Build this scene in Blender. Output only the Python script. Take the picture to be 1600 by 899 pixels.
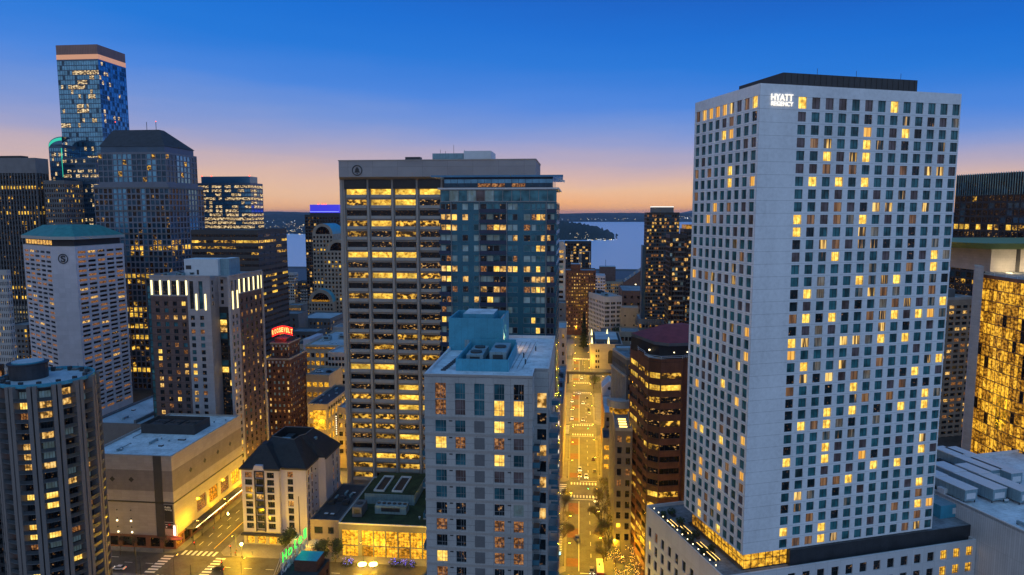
import bpy, math, random
from mathutils import Vector, Matrix
C = bpy.context
for o in list(bpy.data.objects): bpy.data.objects.remove(o, do_unlink=True)
scene = C.scene
R = math.radians

# ---------------------------------------------------------------- camera
PITCH = R(6.18); CH = 125.0; FPX = 1067.0
cam_d = bpy.data.cameras.new('camera'); cam = bpy.data.objects.new('camera', cam_d)
scene.collection.objects.link(cam); scene.camera = cam
cam.location = (0, 0, CH); cam.rotation_euler = (R(90) - PITCH, 0, 0)
cam_d.sensor_width = 36; cam_d.lens = 24.0; cam_d.clip_start = 1; cam_d.clip_end = 90000
scene.view_settings.view_transform = 'Standard'
scene.view_settings.look = 'None'
scene.view_settings.exposure = 0.0
scene.view_settings.gamma = 1

# ---------------------------------------------------------------- dusk sky
world = bpy.data.worlds.new('World'); scene.world = world; world.use_nodes = True
wn = world.node_tree; wn.nodes.clear()
def WN(t, **k):
    n = wn.nodes.new(t)
    for a, b in k.items(): setattr(n, a, b)
    return n
def fill_ramp(r, stops):
    while len(r.elements) > 1: r.elements.remove(r.elements[-1])
    r.elements[0].position = stops[0][0]; r.elements[0].color = (*stops[0][1], 1)
    for p, c in stops[1:]:
        e = r.elements.new(p); e.color = (*c, 1)
w_tc = WN('ShaderNodeTexCoord'); w_sep = WN('ShaderNodeSeparateXYZ')
wn.links.new(w_tc.outputs['Generated'], w_sep.inputs[0])
# sunset side (west, +Y)
r1 = WN('ShaderNodeValToRGB')
fill_ramp(r1.color_ramp, [(0.0, (.84, .36, .14)), (.012, (.93, .47, .20)), (.034, (.82, .52, .34)), (.052, (.66, .46, .42)), (.075, (.45, .39, .52)), (.098, (.28, .335, .62)),
    (.122, (.155, .285, .68)), (.155, (.058, .228, .72)), (.205, (.008, .178, .68)), (.25, (.001, .150, .64)), (.30, (.001, .118, .56)), (.6, (.02, .12, .42)), (1, (.06, .20, .50))])
# the glow leans to the left of the view and thin uneven haze breaks it up
w_a = WN('ShaderNodeMath', operation='MULTIPLY_ADD'); w_a.inputs[1].default_value = .34; w_a.inputs[2].default_value = 1.0; wn.links.new(w_sep.outputs[0], w_a.inputs[0])
w_m = WN('ShaderNodeMath', operation='MULTIPLY'); wn.links.new(w_sep.outputs[2], w_m.inputs[0]); wn.links.new(w_a.outputs[0], w_m.inputs[1])
w_map = WN('ShaderNodeMapping'); w_map.inputs['Scale'].default_value = (2.2, 2.2, 16); w_map.inputs['Rotation'].default_value = (R(4), R(-9), 0); wn.links.new(w_tc.outputs['Generated'], w_map.inputs[0])
w_n = WN('ShaderNodeTexNoise'); w_n.inputs['Scale'].default_value = 1.3; w_n.inputs['Detail'].default_value = 6; w_n.inputs['Roughness'].default_value = .55; wn.links.new(w_map.outputs[0], w_n.inputs['Vector'])
w_nn = WN('ShaderNodeMath', operation='MULTIPLY_ADD'); w_nn.inputs[1].default_value = .042; w_nn.inputs[2].default_value = -.021; wn.links.new(w_n.outputs[0], w_nn.inputs[0])
w_s = WN('ShaderNodeMath', operation='ADD'); wn.links.new(w_m.outputs[0], w_s.inputs[0]); wn.links.new(w_nn.outputs[0], w_s.inputs[1])
wn.links.new(w_s.outputs[0], r1.inputs[0])
# the side away from the sunset: pale lavender belt with blue above
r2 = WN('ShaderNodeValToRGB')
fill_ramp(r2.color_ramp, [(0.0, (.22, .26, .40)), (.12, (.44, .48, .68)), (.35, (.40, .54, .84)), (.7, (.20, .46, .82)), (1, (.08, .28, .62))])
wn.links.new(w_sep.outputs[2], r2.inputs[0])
mr = WN('ShaderNodeMapRange'); mr.interpolation_type = 'SMOOTHSTEP'
mr.inputs['From Min'].default_value = .55; mr.inputs['From Max'].default_value = -.25
wn.links.new(w_sep.outputs[1], mr.inputs['Value'])
mx = WN('ShaderNodeMix', data_type='RGBA')
# the sky behind is greyer to the south-west (left) and bluer to the right
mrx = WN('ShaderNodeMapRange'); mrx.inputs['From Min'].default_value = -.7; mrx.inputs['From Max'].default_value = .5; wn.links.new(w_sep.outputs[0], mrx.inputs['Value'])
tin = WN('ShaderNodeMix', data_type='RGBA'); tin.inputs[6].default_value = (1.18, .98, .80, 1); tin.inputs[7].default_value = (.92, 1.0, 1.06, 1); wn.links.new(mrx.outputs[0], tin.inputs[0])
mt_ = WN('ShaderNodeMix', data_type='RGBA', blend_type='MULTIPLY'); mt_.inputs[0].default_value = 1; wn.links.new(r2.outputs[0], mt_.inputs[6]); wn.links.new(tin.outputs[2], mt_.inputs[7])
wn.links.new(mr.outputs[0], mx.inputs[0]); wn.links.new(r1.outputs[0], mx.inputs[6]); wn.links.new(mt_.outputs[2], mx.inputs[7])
sky = WN('ShaderNodeTexSky'); sky.sky_type = 'NISHITA'; sky.sun_disc = False
sky.sun_elevation = R(-1.0); sky.sun_rotation = R(0.0); sky.altitude = 100
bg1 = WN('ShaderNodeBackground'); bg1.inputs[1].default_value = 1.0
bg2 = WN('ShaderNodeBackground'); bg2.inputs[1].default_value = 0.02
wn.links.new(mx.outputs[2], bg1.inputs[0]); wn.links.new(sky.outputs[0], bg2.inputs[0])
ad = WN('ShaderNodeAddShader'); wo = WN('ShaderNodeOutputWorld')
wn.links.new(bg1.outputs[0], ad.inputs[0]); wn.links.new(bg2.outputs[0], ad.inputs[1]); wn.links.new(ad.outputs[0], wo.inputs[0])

# ---------------------------------------------------------------- picture <-> place helpers
YAW = {'A': R(5.6), 'B': R(-14.5), 'C': R(28), 'D': R(-50), 'W': 0.0}
def ray(px, py):
    u = (px - 800) / FPX; v = (449.5 - py) / FPX
    return (u, math.cos(PITCH) + v * math.sin(PITCH), -math.sin(PITCH) + v * math.cos(PITCH))
def to_f(x, y, f):
    c, s = math.cos(YAW[f]), math.sin(YAW[f]); return (x * c - y * s, x * s + y * c)
def to_w(s_, d_, f):
    c, s = math.cos(YAW[f]), math.sin(YAW[f]); return (s_ * c + d_ * s, -s_ * s + d_ * c)
def at_z(px, py, z=0, f='A'):
    r = ray(px, py); t = (z - CH) / r[2]; return to_f(r[0] * t, r[1] * t, f)
def at_d(px, py, d, f='A'):
    r = ray(px, py); q = to_f(r[0], r[1], f); t = d / q[1]; return (q[0] * t, CH + r[2] * t)
def at_s(px, py, s, f='A'):
    r = ray(px, py); q = to_f(r[0], r[1], f); t = s / q[0]; return (q[1] * t, CH + r[2] * t)

# ---------------------------------------------------------------- materials
MATS = {}
def new_mat(name):
    m = bpy.data.materials.new(name); m.use_nodes = True
    return m, m.node_tree, m.node_tree.nodes['Principled BSDF']
def mat(key, col=None, rough=.8, var=.16, scale=.25, metal=0, emis=None, es=0, bw=0, bh=0, off=0, mort=.06, mcol=.6, bump=0, spec=.5, streak=0, freq2=3.0, c12=(.93, 1.05), flat=0):
    """plain surface with soft stains, optional panel joints (bw x bh metres)"""
    if key in MATS: return MATS[key]
    m, nt, p = new_mat(key); N = nt.nodes; L = nt.links
    p.inputs['Roughness'].default_value = rough; p.inputs['Metallic'].default_value = metal
    p.inputs['Specular IOR Level'].default_value = spec
    geo = N.new('ShaderNodeTexCoord')
    mp = N.new('ShaderNodeMapping'); mp.inputs['Scale'].default_value = (1, 1, .35 if streak else 1)
    L.new(geo.outputs['Object'], mp.inputs[0])
    n1 = N.new('ShaderNodeTexNoise'); n1.inputs['Scale'].default_value = scale; n1.inputs['Detail'].default_value = 6; n1.inputs['Roughness'].default_value = .62
    L.new(mp.outputs[0], n1.inputs['Vector'])
    n2 = N.new('ShaderNodeTexNoise'); n2.inputs['Scale'].default_value = freq2; n2.inputs['Detail'].default_value = 3
    L.new(geo.outputs['Object'], n2.inputs['Vector'])
    a = N.new('ShaderNodeMath'); a.operation = 'MULTIPLY_ADD'; a.inputs[1].default_value = .65; L.new(n1.outputs[0], a.inputs[0])
    b = N.new('ShaderNodeMath'); b.operation = 'MULTIPLY'; b.inputs[1].default_value = .35; L.new(n2.outputs[0], b.inputs[0]); L.new(b.outputs[0], a.inputs[2])
    r = N.new('ShaderNodeValToRGB')
    lo = tuple(max(0, c * (1 - var * 1.6)) for c in col); hi = tuple(min(1, c * (1 + var * 1.3)) for c in col)
    fill_ramp(r.color_ramp, [(.33, lo), (.5, col), (.68, hi)])
    L.new(a.outputs[0], r.inputs[0]); out = r.outputs[0]
    if bw:
        sx = N.new('ShaderNodeSeparateXYZ'); L.new(geo.outputs['Object'], sx.inputs[0])
        ax = N.new('ShaderNodeMath'); ax.operation = 'ADD'; L.new(sx.outputs[0], ax.inputs[0]); L.new(sx.outputs[1], ax.inputs[1])
        cb = N.new('ShaderNodeCombineXYZ'); L.new(sx.outputs[0] if flat else ax.outputs[0], cb.inputs[0]); L.new(sx.outputs[1] if flat else sx.outputs[2], cb.inputs[1])
        bt = N.new('ShaderNodeTexBrick'); L.new(cb.outputs[0], bt.inputs['Vector'])
        bt.offset = off; bt.inputs['Scale'].default_value = 1; bt.inputs['Brick Width'].default_value = bw; bt.inputs['Row Height'].default_value = bh
        bt.inputs['Mortar Size'].default_value = mort; bt.inputs['Mortar Smooth'].default_value = .3; bt.inputs['Bias'].default_value = 0
        bt.inputs['Color1'].default_value = (c12[0],) * 3 + (1,); bt.inputs['Color2'].default_value = (c12[1],) * 3 + (1,); bt.inputs['Mortar'].default_value = (mcol, mcol, mcol, 1)
        mm = N.new('ShaderNodeMix'); mm.data_type = 'RGBA'; mm.blend_type = 'MULTIPLY'; mm.inputs[0].default_value = 1
        L.new(out, mm.inputs[6]); L.new(bt.outputs[0], mm.inputs[7]); out = mm.outputs[2]
    L.new(out, p.inputs['Base Color'])
    if bump:
        bm = N.new('ShaderNodeBump'); bm.inputs['Strength'].default_value = bump; bm.inputs['Distance'].default_value = .05
        L.new(n2.outputs[0], bm.inputs['Height']); L.new(bm.outputs[0], p.inputs['Normal'])
    if emis:
        p.inputs['Emission Color'].default_value = (*emis, 1); p.inputs['Emission Strength'].default_value = es
    MATS[key] = m; return m

def glass(key, base, emis=(1, .6, .2), es=0, mode=None, scale=.9, lo=.45, hi=.6, rough=.12, metal=.0, spec=.35, floor=.0, sz=1.0, evar=0, tv=1):
    """window glass; a lit one shows a room behind it as an uneven pattern of lamps, curtains and furniture"""
    if key in MATS: return MATS[key]
    m, nt, p = new_mat(key); N = nt.nodes; L = nt.links
    p.inputs['Roughness'].default_value = rough; p.inputs['Metallic'].default_value = metal; p.inputs['Specular IOR Level'].default_value = spec
    g = N.new('ShaderNodeNewGeometry')
    # tone shifts from pane to pane
    n0 = N.new('ShaderNodeTexNoise'); n0.inputs['Scale'].default_value = .31; n0.inputs['Detail'].default_value = 2; L.new(g.outputs['Position'], n0.inputs['Vector'])
    r0 = N.new('ShaderNodeValToRGB'); fill_ramp(r0.color_ramp, [(.35, tuple(c * (1 - .55 * tv) for c in base)), (.5, base), (.64, tuple(c * (1 + .5 * tv) for c in base))])
    L.new(n0.outputs[0], r0.inputs[0]); L.new(r0.outputs[0], p.inputs['Base Color'])
    if es > 0:
        mp = N.new('ShaderNodeMapping')
        mp.inputs['Scale'].default_value = (1, 1, sz) if mode != 'curtain' else (1, 1, .06)
        L.new(g.outputs['Position'], mp.inputs[0])
        n1 = N.new('ShaderNodeTexNoise'); n1.inputs['Scale'].default_value = scale; n1.inputs['Detail'].default_value = 3.5; n1.inputs['Roughness'].default_value = .6
        L.new(mp.outputs[0], n1.inputs['Vector'])
        r = N.new('ShaderNodeValToRGB')
        e = emis
        fill_ramp(r.color_ramp, [(max(0, lo - .02), tuple(c * floor for c in e)), (lo + .02, tuple(c * (floor + .25) for c in (e[0], e[1] * .78, e[2] * .5))), (hi, e), (min(1, hi + .14), (min(1.5, e[0] * 1.25), min(1.4, e[1] * 1.5), min(1.2, e[2] * 2.1)))])
        L.new(n1.outputs[0], r.inputs[0]); L.new(r.outputs[0], p.inputs['Emission Color'])
        if evar:
            n3 = N.new('ShaderNodeTexNoise'); n3.inputs['Scale'].default_value = .16; n3.inputs['Detail'].default_value = 1; L.new(g.outputs['Position'], n3.inputs['Vector'])
            m3 = N.new('ShaderNodeMapRange'); m3.inputs['From Min'].default_value = .38; m3.inputs['From Max'].default_value = .62
            m3.inputs['To Min'].default_value = es * (1 - evar); m3.inputs['To Max'].default_value = es * (1 + evar * .6)
            L.new(n3.outputs[0], m3.inputs[0]); L.new(m3.outputs[0], p.inputs['Emission Strength'])
        else: p.inputs['Emission Strength'].default_value = es
    MATS[key] = m; return m
def lamp_mat(key, col, es):
    if key in MATS: return MATS[key]
    m, nt, p = new_mat(key); p.inputs['Base Color'].default_value = (*[min(.8, c) for c in col], 1); p.inputs['Roughness'].default_value = .4
    p.inputs['Emission Color'].default_value = (*col, 1); p.inputs['Emission Strength'].default_value = es
    MATS[key] = m; return m

# hotel room panes
glass('h.', (.035, .15, .17), es=0, rough=.25)
glass('hK', (.012, .028, .035), emis=(1, .5, .2), es=.35, scale=1.6, lo=.63, hi=.7)
glass('hd', (.05, .12, .13), emis=(.6, .45, .3), es=.22, mode='curtain', scale=1.1, lo=.42, hi=.6)
glass('hD', (.085, .08, .095), emis=(.6, .38, .27), es=.02, mode='curtain', scale=1.3, lo=.35, hi=.6, floor=.5)
glass('hw', (.08, .07, .065), emis=(1, .5, .18), es=.20, mode='curtain', scale=1.0, lo=.42, hi=.58, floor=.25)
glass('hp', (.04, .08, .08), emis=(1, .56, .16), es=.55, mode='curtain', scale=1.2, lo=.54, hi=.60)
glass('hP', (.05, .07, .07), emis=(1, .60, .14), es=1.05, mode='curtain', scale=1.1, lo=.49, hi=.56, floor=.04)
glass('hW', (.2, .12, .04), emis=(1, .47, .07), es=.85, mode='curtain', scale=.8, lo=.25, hi=.5, floor=.6)
glass('hB', (.2, .14, .04), emis=(1, .60, .085), es=1.25, scale=.9, lo=.36, hi=.5, floor=.45)
# office panes
glass('oK', (.008, .009, .011), emis=(1, .5, .12), es=.35, scale=1.3, lo=.64, hi=.72, sz=1.6)
glass('oP', (.03, .025, .02), emis=(1, .53, .06), es=.95, evar=.55, scale=.6, lo=.48, hi=.58, sz=1.3, floor=.03)
glass('oW', (.04, .03, .02), emis=(1, .56, .06), es=1.05, evar=.55, scale=.7, lo=.33, hi=.50, sz=1.3, floor=.2)
glass('op', (.02, .02, .02), emis=(1, .52, .13), es=.65, scale=.8, lo=.58, hi=.64, sz=2.0)
# curtain wall, sky-blue reflective
glass('cT', (.12, .33, .50), es=0, rough=.10, metal=.7, tv=.45, spec=.6)
glass('cD', (.03, .08, .13), es=0, rough=.12, metal=.5, tv=.6)
glass('cL', (.03, .05, .06), emis=(1, .70, .32), es=.95, scale=.5, lo=.46, hi=.56, sz=2.5, floor=.02)
# apartment panes
glass('aT', (.05, .17, .21), es=0, rough=.15, metal=.25)
glass('aC', (.16, .26, .30), emis=(.35, .5, .5), es=.10, mode='curtain', scale=1.2, lo=.3, hi=.6, floor=.5, rough=.2)
glass('aK', (.012, .02, .026), emis=(1, .55, .2), es=.4, scale=1.1, lo=.62, hi=.7)
glass('aW', (.08, .05, .03), emis=(1, .56, .14), es=.9, scale=.8, lo=.42, hi=.54, floor=.12)
glass('aB', (.1, .07, .03), emis=(1, .60, .10), es=1.25, scale=.9, lo=.34, hi=.5, floor=.4)
glass('aw', (.05, .035, .03), emis=(1, .42, .12), es=.40, scale=1.8, lo=.46, hi=.6, floor=.12)
# street-level gold
glass('gold', (.2, .12, .02), emis=(1, .50, .035), es=1.05, scale=.9, lo=.40, hi=.56, floor=.14, sz=1.3)
glass('goldd', (.1, .06, .01), emis=(1, .45, .04), es=.6, scale=.8, lo=.45, hi=.60, floor=.10, sz=1.5)

# ---------------------------------------------------------------- mesh helpers
RNG = random.Random(7)
class MB:
    def __init__(s): s.v = []; s.f = []; s.m = []; s.mats = []; s.smooth = False
    def mi(s, key):
        if key not in s.mats: s.mats.append(key)
        return s.mats.index(key)
    def quad(s, pts, m):
        n = len(s.v); s.v.extend(pts); s.f.append(tuple(range(n, n + len(pts)))); s.m.append(s.mi(m))
    def box(s, x0, x1, y0, y1, z0, z1, m, top=None, ang=0, org=(0, 0)):
        if x1 < x0: x0, x1 = x1, x0
        if y1 < y0: y0, y1 = y1, y0
        P = [(x0, y0), (x1, y0), (x1, y1), (x0, y1)]
        if ang:
            c, q = math.cos(ang), math.sin(ang); P = [(org[0] + x * c - y * q, org[1] + x * q + y * c) for x, y in P]
        s.prism(P, z0, z1, m, top)
    def prism(s, P, z0, z1, m, top=None, P2=None):
        n = len(P); b = len(s.v); P2 = P2 or P
        s.v.extend([(x, y, z0) for x, y in P]); s.v.extend([(x, y, z1) for x, y in P2])
        k = s.mi(m); kt = s.mi(top or m)
        for i in range(n):
            j = (i + 1) % n; s.f.append((b + i, b + j, b + n + j, b + n + i)); s.m.append(k)
        s.f.append(tuple(b + n + i for i in range(n))); s.m.append(kt)
        s.f.append(tuple(b + n - 1 - i for i in range(n))); s.m.append(k)
    def cyl(s, x, y, z0, z1, r, m, n=12, r2=None, top=None):
        r2 = r if r2 is None else r2
        P = [(x + r * math.cos(2 * math.pi * i / n), y + r * math.sin(2 * math.pi * i / n)) for i in range(n)]
        Q = [(x + r2 * math.cos(2 * math.pi * i / n), y + r2 * math.sin(2 * math.pi * i / n)) for i in range(n)]
        s.prism(P, z0, z1, m, top, Q)
    def bar(s, a, b, r, m, n=5, r2=None):
        a = Vector(a); b = Vector(b); d = (b - a)
        if d.length < 1e-6: return
        d.normalize(); up = Vector((0, 0, 1)) if abs(d.z) < .9 else Vector((1, 0, 0))
        e1 = d.cross(up).normalized(); e2 = d.cross(e1); r2 = r if r2 is None else r2
        k = len(s.v); mi = s.mi(m)
        for (p, q) in ((a, r), (b, r2)):
            for i in range(n):
                t = 2 * math.pi * i / n; s.v.append(tuple(p + e1 * (q * math.cos(t)) + e2 * (q * math.sin(t))))
        for i in range(n):
            j = (i + 1) % n; s.f.append((k + i, k + j, k + n + j, k + n + i)); s.m.append(mi)
        s.f.append(tuple(k + n - 1 - i for i in range(n))); s.m.append(mi)
        s.f.append(tuple(k + n + i for i in range(n))); s.m.append(mi)
    def mesh(s, name):
        me = bpy.data.meshes.new(name); me.from_pydata(s.v, [], s.f)
        for k in s.mats: me.materials.append(MATS[k])
        me.polygons.foreach_set('material_index', s.m)
        if s.smooth: me.polygons.foreach_set('use_smooth', [True] * len(s.f))
        me.update(); return me
    def build(s, name, parent=None, loc=(0, 0, 0), rz=0):
        if not s.f: return None
        return link(name, s.mesh(name), parent, loc, rz)
def link(name, data, parent=None, loc=(0, 0, 0), rz=0):
    o = bpy.data.objects.new(name, data); scene.collection.objects.link(o)
    o.location = loc; o.rotation_euler = (0, 0, rz)
    if parent: o.parent = parent
    return o
def tag(o, label=None, cat=None, group=None, kind=None):
    if label: o['label'] = label
    if cat: o['category'] = cat
    if group: o['group'] = group
    if kind: o['kind'] = kind
    return o
def dup(o, loc=None, rz=None, label=None):
    c = o.copy(); scene.collection.objects.link(c)
    if loc is not None: c.location = loc
    if rz is not None: c.rotation_euler = (0, 0, rz)
    if label: c['label'] = label
    for k in kids(o): 
        d = dup(k); d.parent = c
    return c
KIDS = {}
def kids(o): return [k for k in o.children]

def text_mesh(body, size, m, name, extrude=.12, bold=0.0):
    cu = bpy.data.curves.new('txt', 'FONT'); cu.body = body; cu.size = size; cu.extrude = extrude; cu.offset = bold; cu.align_x = 'CENTER'; cu.align_y = 'CENTER'
    o = bpy.data.objects.new('txt', cu); scene.collection.objects.link(o)
    dg = C.evaluated_depsgraph_get(); dg.update()
    me = bpy.data.meshes.new_from_object(o.evaluated_get(dg)); me.name = name
    bpy.data.objects.remove(o, do_unlink=True); bpy.data.curves.remove(cu)
    me.materials.clear(); me.materials.append(MATS[m])
    me.transform(Matrix.Rotation(R(90), 4, 'X'))      # stands up, faces -Y
    return me

# ---------------------------------------------------------------- buildings
PANES = {}; FRAMES = {}
CAM = Vector((0, 0, CH))
def pane_mesh(w, h, m):
    k = (round(w, 2), round(h, 2), m)
    if k not in PANES:
        b = MB(); b.quad([(-w / 2, 0, -h / 2), (w / 2, 0, -h / 2), (w / 2, 0, h / 2), (-w / 2, 0, h / 2)], m); PANES[k] = b.mesh('window')
    return PANES[k]
def frame_geo(b, w, h, mull, m, t=.05, dep=.06, X=lambda x, y, z: (x, y, z)):
    def bx(x0, x1, z0, z1):
        y0, y1 = -dep, -.004
        a = [X(x0, y0, z0), X(x1, y0, z0), X(x1, y0, z1), X(x0, y0, z1)]; c = [X(x0, y1, z0), X(x1, y1, z0), X(x1, y1, z1), X(x0, y1, z1)]
        b.quad(a, m); b.quad([a[3], a[2], c[2], c[3]], m); b.quad([a[1], a[0], c[0], c[1]], m); b.quad([a[0], a[3], c[3], c[0]], m); b.quad([a[2], a[1], c[1], c[2]], m)
    bx(-w / 2, w / 2, -h / 2, -h / 2 + t); bx(-w / 2, w / 2, h / 2 - t, h / 2)
    bx(-w / 2, -w / 2 + t, -h / 2 + t, h / 2 - t); bx(w / 2 - t, w / 2, -h / 2 + t, h / 2 - t)
    xs, zs = mull
    for x in xs: bx(w * (x - .5) - t / 2, w * (x - .5) + t / 2, -h / 2 + t, h / 2 - t)
    for z in zs: bx(-w / 2 + t, w / 2 - t, h * (z - .5) - t / 2, h * (z - .5) + t / 2)
def frame_mesh(w, h, mull, m, t):
    k = (round(w, 2), round(h, 2), str(mull), m)
    if k not in FRAMES:
        b = MB(); frame_geo(b, w, h, mull, m, t); FRAMES[k] = b.mesh('frame')
    return FRAMES[k]
def spans(W, n, frac, m0=0, m1=0):
    p = (W - m0 - m1) / n; return [(m0 + p * (i + .5) - p * frac / 2, m0 + p * (i + .5) + p * frac / 2) for i in range(n)]
def rows_dn(ztop, pitch, n, h):
    """n rows going down from the centre height ztop"""
    return [(ztop - pitch * i - h / 2, ztop - pitch * i + h / 2) for i in range(n)]

class Bld:
    ALL = []
    def __init__(s, name, label, cat, f, s0, d0, z0=0, group=None, rot=0, cap=100):
        s.f = f; x, y = to_w(s0, d0, f); s.s0, s.d0, s.z0 = s0, d0, z0
        s.root = bpy.data.objects.new(name, None); scene.collection.objects.link(s.root)
        s.rz = -YAW[f] + rot; s.root.location = (x, y, z0); s.root.rotation_euler = (0, 0, s.rz); s.root.empty_display_size = 5
        tag(s.root, label, cat, group); s.P = {}; s.W = []; s.name = name; s.cap = cap; s.extra = []
    def part(s, n):
        if n not in s.P: s.P[n] = MB()
        return s.P[n]
    def new(s, n):                      # one more separate part of that kind
        b = MB(); s.extra.append((n, b)); return b
    def loc(s, sx, dx, z): return (sx - s.s0, dx - s.d0, z - s.z0)
    def face(s, p0, ang, W, z0, z1, cols=(), rows=(), m='', rec=.25, lit=None, mull=None, fm=None, ft=.05, skip=None, part='wall', wname='window', revm=None, bandm=None):
        """wall from p0 along ang (counter-clockwise plan order), real openings with reveals and a pane in each. rows top first"""
        b = s.part(part); c, q = math.cos(ang), math.sin(ang); nx, ny = q, -c
        def pt(u, z, dd=0): return (p0[0] + c * u - nx * dd, p0[1] + q * u - ny * dd, z)
        rows_s = sorted(range(len(rows)), key=lambda i: rows[i][0]); z = z0; revm = revm or m; bandm = bandm or m
        for i in rows_s:
            a, t = rows[i]
            if a > z: b.quad([pt(0, z), pt(W, z), pt(W, a), pt(0, a)], bandm)
            u = 0
            for j, (ca, cb) in enumerate(cols):
                if skip and skip(i, j): continue
                if ca > u: b.quad([pt(u, a), pt(ca, a), pt(ca, t), pt(u, t)], m)
                u = cb
                b.quad([pt(ca, a), pt(cb, a), pt(cb, a, rec), pt(ca, a, rec)], revm); b.quad([pt(cb, t), pt(ca, t), pt(ca, t, rec), pt(cb, t, rec)], revm)
                b.quad([pt(ca, t), pt(ca, a), pt(ca, a, rec), pt(ca, t, rec)], revm); b.quad([pt(cb, a), pt(cb, t), pt(cb, t, rec), pt(cb, a, rec)], revm)
                k = lit(i, j) if lit else 'oK'
                s.W.append((*pt((ca + cb) / 2, (a + t) / 2, rec), ang, cb - ca, t - a, k, mull, fm, ft, wname))
            if u < W: b.quad([pt(u, a), pt(W, a), pt(W, t), pt(u, t)], m)
            z = t
        if z < z1: b.quad([pt(0, z), pt(W, z), pt(W, z1), pt(0, z1)], bandm)
    def done(s):
        for n, b in s.P.items():
            if n == 'wall': b.build('wall', s.root)
        wall = next((k for k in kids(s.root) if k.name.startswith('wall')), None)
        for n, b in s.P.items():
            if n != 'wall': b.build(n, s.root)
        for n, b in s.extra: b.build(n, s.root)
        if s.W:
            M = Matrix.Rotation(s.rz, 4, 'Z'); M.translation = s.root.location
            def score(w):
                p = M @ Vector(w[:3]); a = w[3] + s.rz; n = Vector((math.sin(a), -math.cos(a), 0)); d = CAM - p
                if p.y < 5: return 0
                F = p.y * math.cos(PITCH) - (p.z - CH) * math.sin(PITCH); U = p.y * math.sin(PITCH) + (p.z - CH) * math.cos(PITCH)
                if abs(p.x / F) > .76 or abs(U / F) > .43: return 0
                return w[4] * w[5] * max(0, n.dot(d)) / d.length ** 3
            W = sorted(s.W, key=score, reverse=True); ind = W[:s.cap]; rest = W[s.cap:]
            for w in ind:
                o = link(w[10], pane_mesh(w[4], w[5], w[6]), s.root, w[:3], w[3])
                if w[7] is not None: link('frame', frame_mesh(w[4], w[5], w[7], w[8], w[9]), o)
            if rest:
                b = MB(); fb = MB()
                for w in rest:
                    c, q = math.cos(w[3]), math.sin(w[3]); hw, hh = w[4] / 2, w[5] / 2
                    def X(x, y, z, c=c, q=q, w=w): return (w[0] + x * c - y * q, w[1] + x * q + y * c, w[2] + z)
                    b.quad([X(-hw, 0, -hh), X(hw, 0, -hh), X(hw, 0, hh), X(-hw, 0, hh)], w[6])
                    if w[7] is not None and score(w) > 0: frame_geo(fb, w[4], w[5], w[7], w[8], w[9], X=X)
                o = b.build('window', s.root)
                if len(rest) > 1: o['kind'] = 'stuff'
                f = fb.build('frame', o)
                if f and len(rest) > 1: f['kind'] = 'stuff'
        return s
def pick(weights, seed):
    rg = random.Random(seed); ks = list(weights); ws = [weights[k] for k in ks]
    cache = {}
    def fn(i, j):
        if (i, j) not in cache: cache[(i, j)] = rg.choices(ks, ws)[0]
        return cache[(i, j)]
    return fn
def floors(weights_by, seed, pfloor):
    """whole floors lit alike: a few kinds of floor, mixed by chance"""
    rg = random.Random(seed); fl = {}; cache = {}
    def fn(i, j):
        if i not in fl: fl[i] = rg.choices(range(len(weights_by)), pfloor)[0]
        w = weights_by[fl[i]]
        if (i, j) not in cache: cache[(i, j)] = rg.choices(list(w), list(w.values()))[0]
        return cache[(i, j)]
    return fn
def table(rows, pre, dflt='.'):
    def fn(i, j):
        if i < len(rows) and j < len(rows[i]): return pre + rows[i][j]
        return pre + dflt
    return fn
FRONT, RIGHT, BACK, LEFT = 0, R(90), R(180), R(-90)
def roof_slab(b, x0, x1, y0, y1, z, m_roof, m_wall, ph=1.0, t=.4):
    """flat roof with a parapet standing on the walls"""
    b.part('roof').quad([(x0 + t, y0 + t, z), (x1 - t, y0 + t, z), (x1 - t, y1 - t, z), (x0 + t, y1 - t, z)], m_roof)
    p = b.part('parapet')
    for (a, c, e, g) in ((x0, x1, y0, y0 + t), (x0, x1, y1 - t, y1), (x0, x0 + t, y0 + t, y1 - t), (x1 - t, x1, y0 + t, y1 - t)):
        p.box(a, c, e, g, z - .3 if 0 else z, z + ph, m_wall)
def ac_unit(b, x, y, z, w, d, h, m='unit', n='rooftop_unit'):
    u = b.new(n); u.box(x, x + w, y, y + d, z + .25, z + h, m)
    u.box(x + .15, x + w - .15, y + .15, y + d - .15, z, z + .25, 'dark_metal')
    k = max(1, int(w / 2))
    for i in range(k):
        u.cyl(x + w * (i + .5) / k, y + d / 2, z + h, z + h + .3, min(w / k, d) * .36, 'dark_metal', 10)
    u.box(x + w * .2, x + w * .8, y - .03, y, z + h * .35, z + h * .8, 'dark_metal')
# shared wall materials
mat('white_panel', (.76, .78, .80), .7, .12, .09, bw=900, bh=2.895, mort=.05, mcol=.6, off=0, streak=1, c12=(.985, 1.015), freq2=1.1)
mat('white_panel2', (.60, .61, .63), .7, .06, .15, bw=3.6, bh=4.0, mort=.04, mcol=.75)
mat('grey_conc', (.39, .385, .375), .85, .14, .2, bw=3.1, bh=1.53, mort=.05, mcol=.62, streak=1, c12=(.95, 1.04))
mat('bell_conc', (.26, .235, .215), .85, .12, .15, streak=1)
mat('bell_conc2', (.34, .315, .295), .85, .10, .15, streak=1)
mat('pale_stone', (.42, .40, .39), .85, .1, .2, bw=2, bh=1.0, off=.5, mort=.03, mcol=.75)
mat('tan_stone', (.36, .29, .23), .85, .15, .2, bw=2, bh=1.0, off=.5, mort=.03, mcol=.75)
mat('tan_stone2', (.40, .33, .25), .85, .15, .2)
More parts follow.
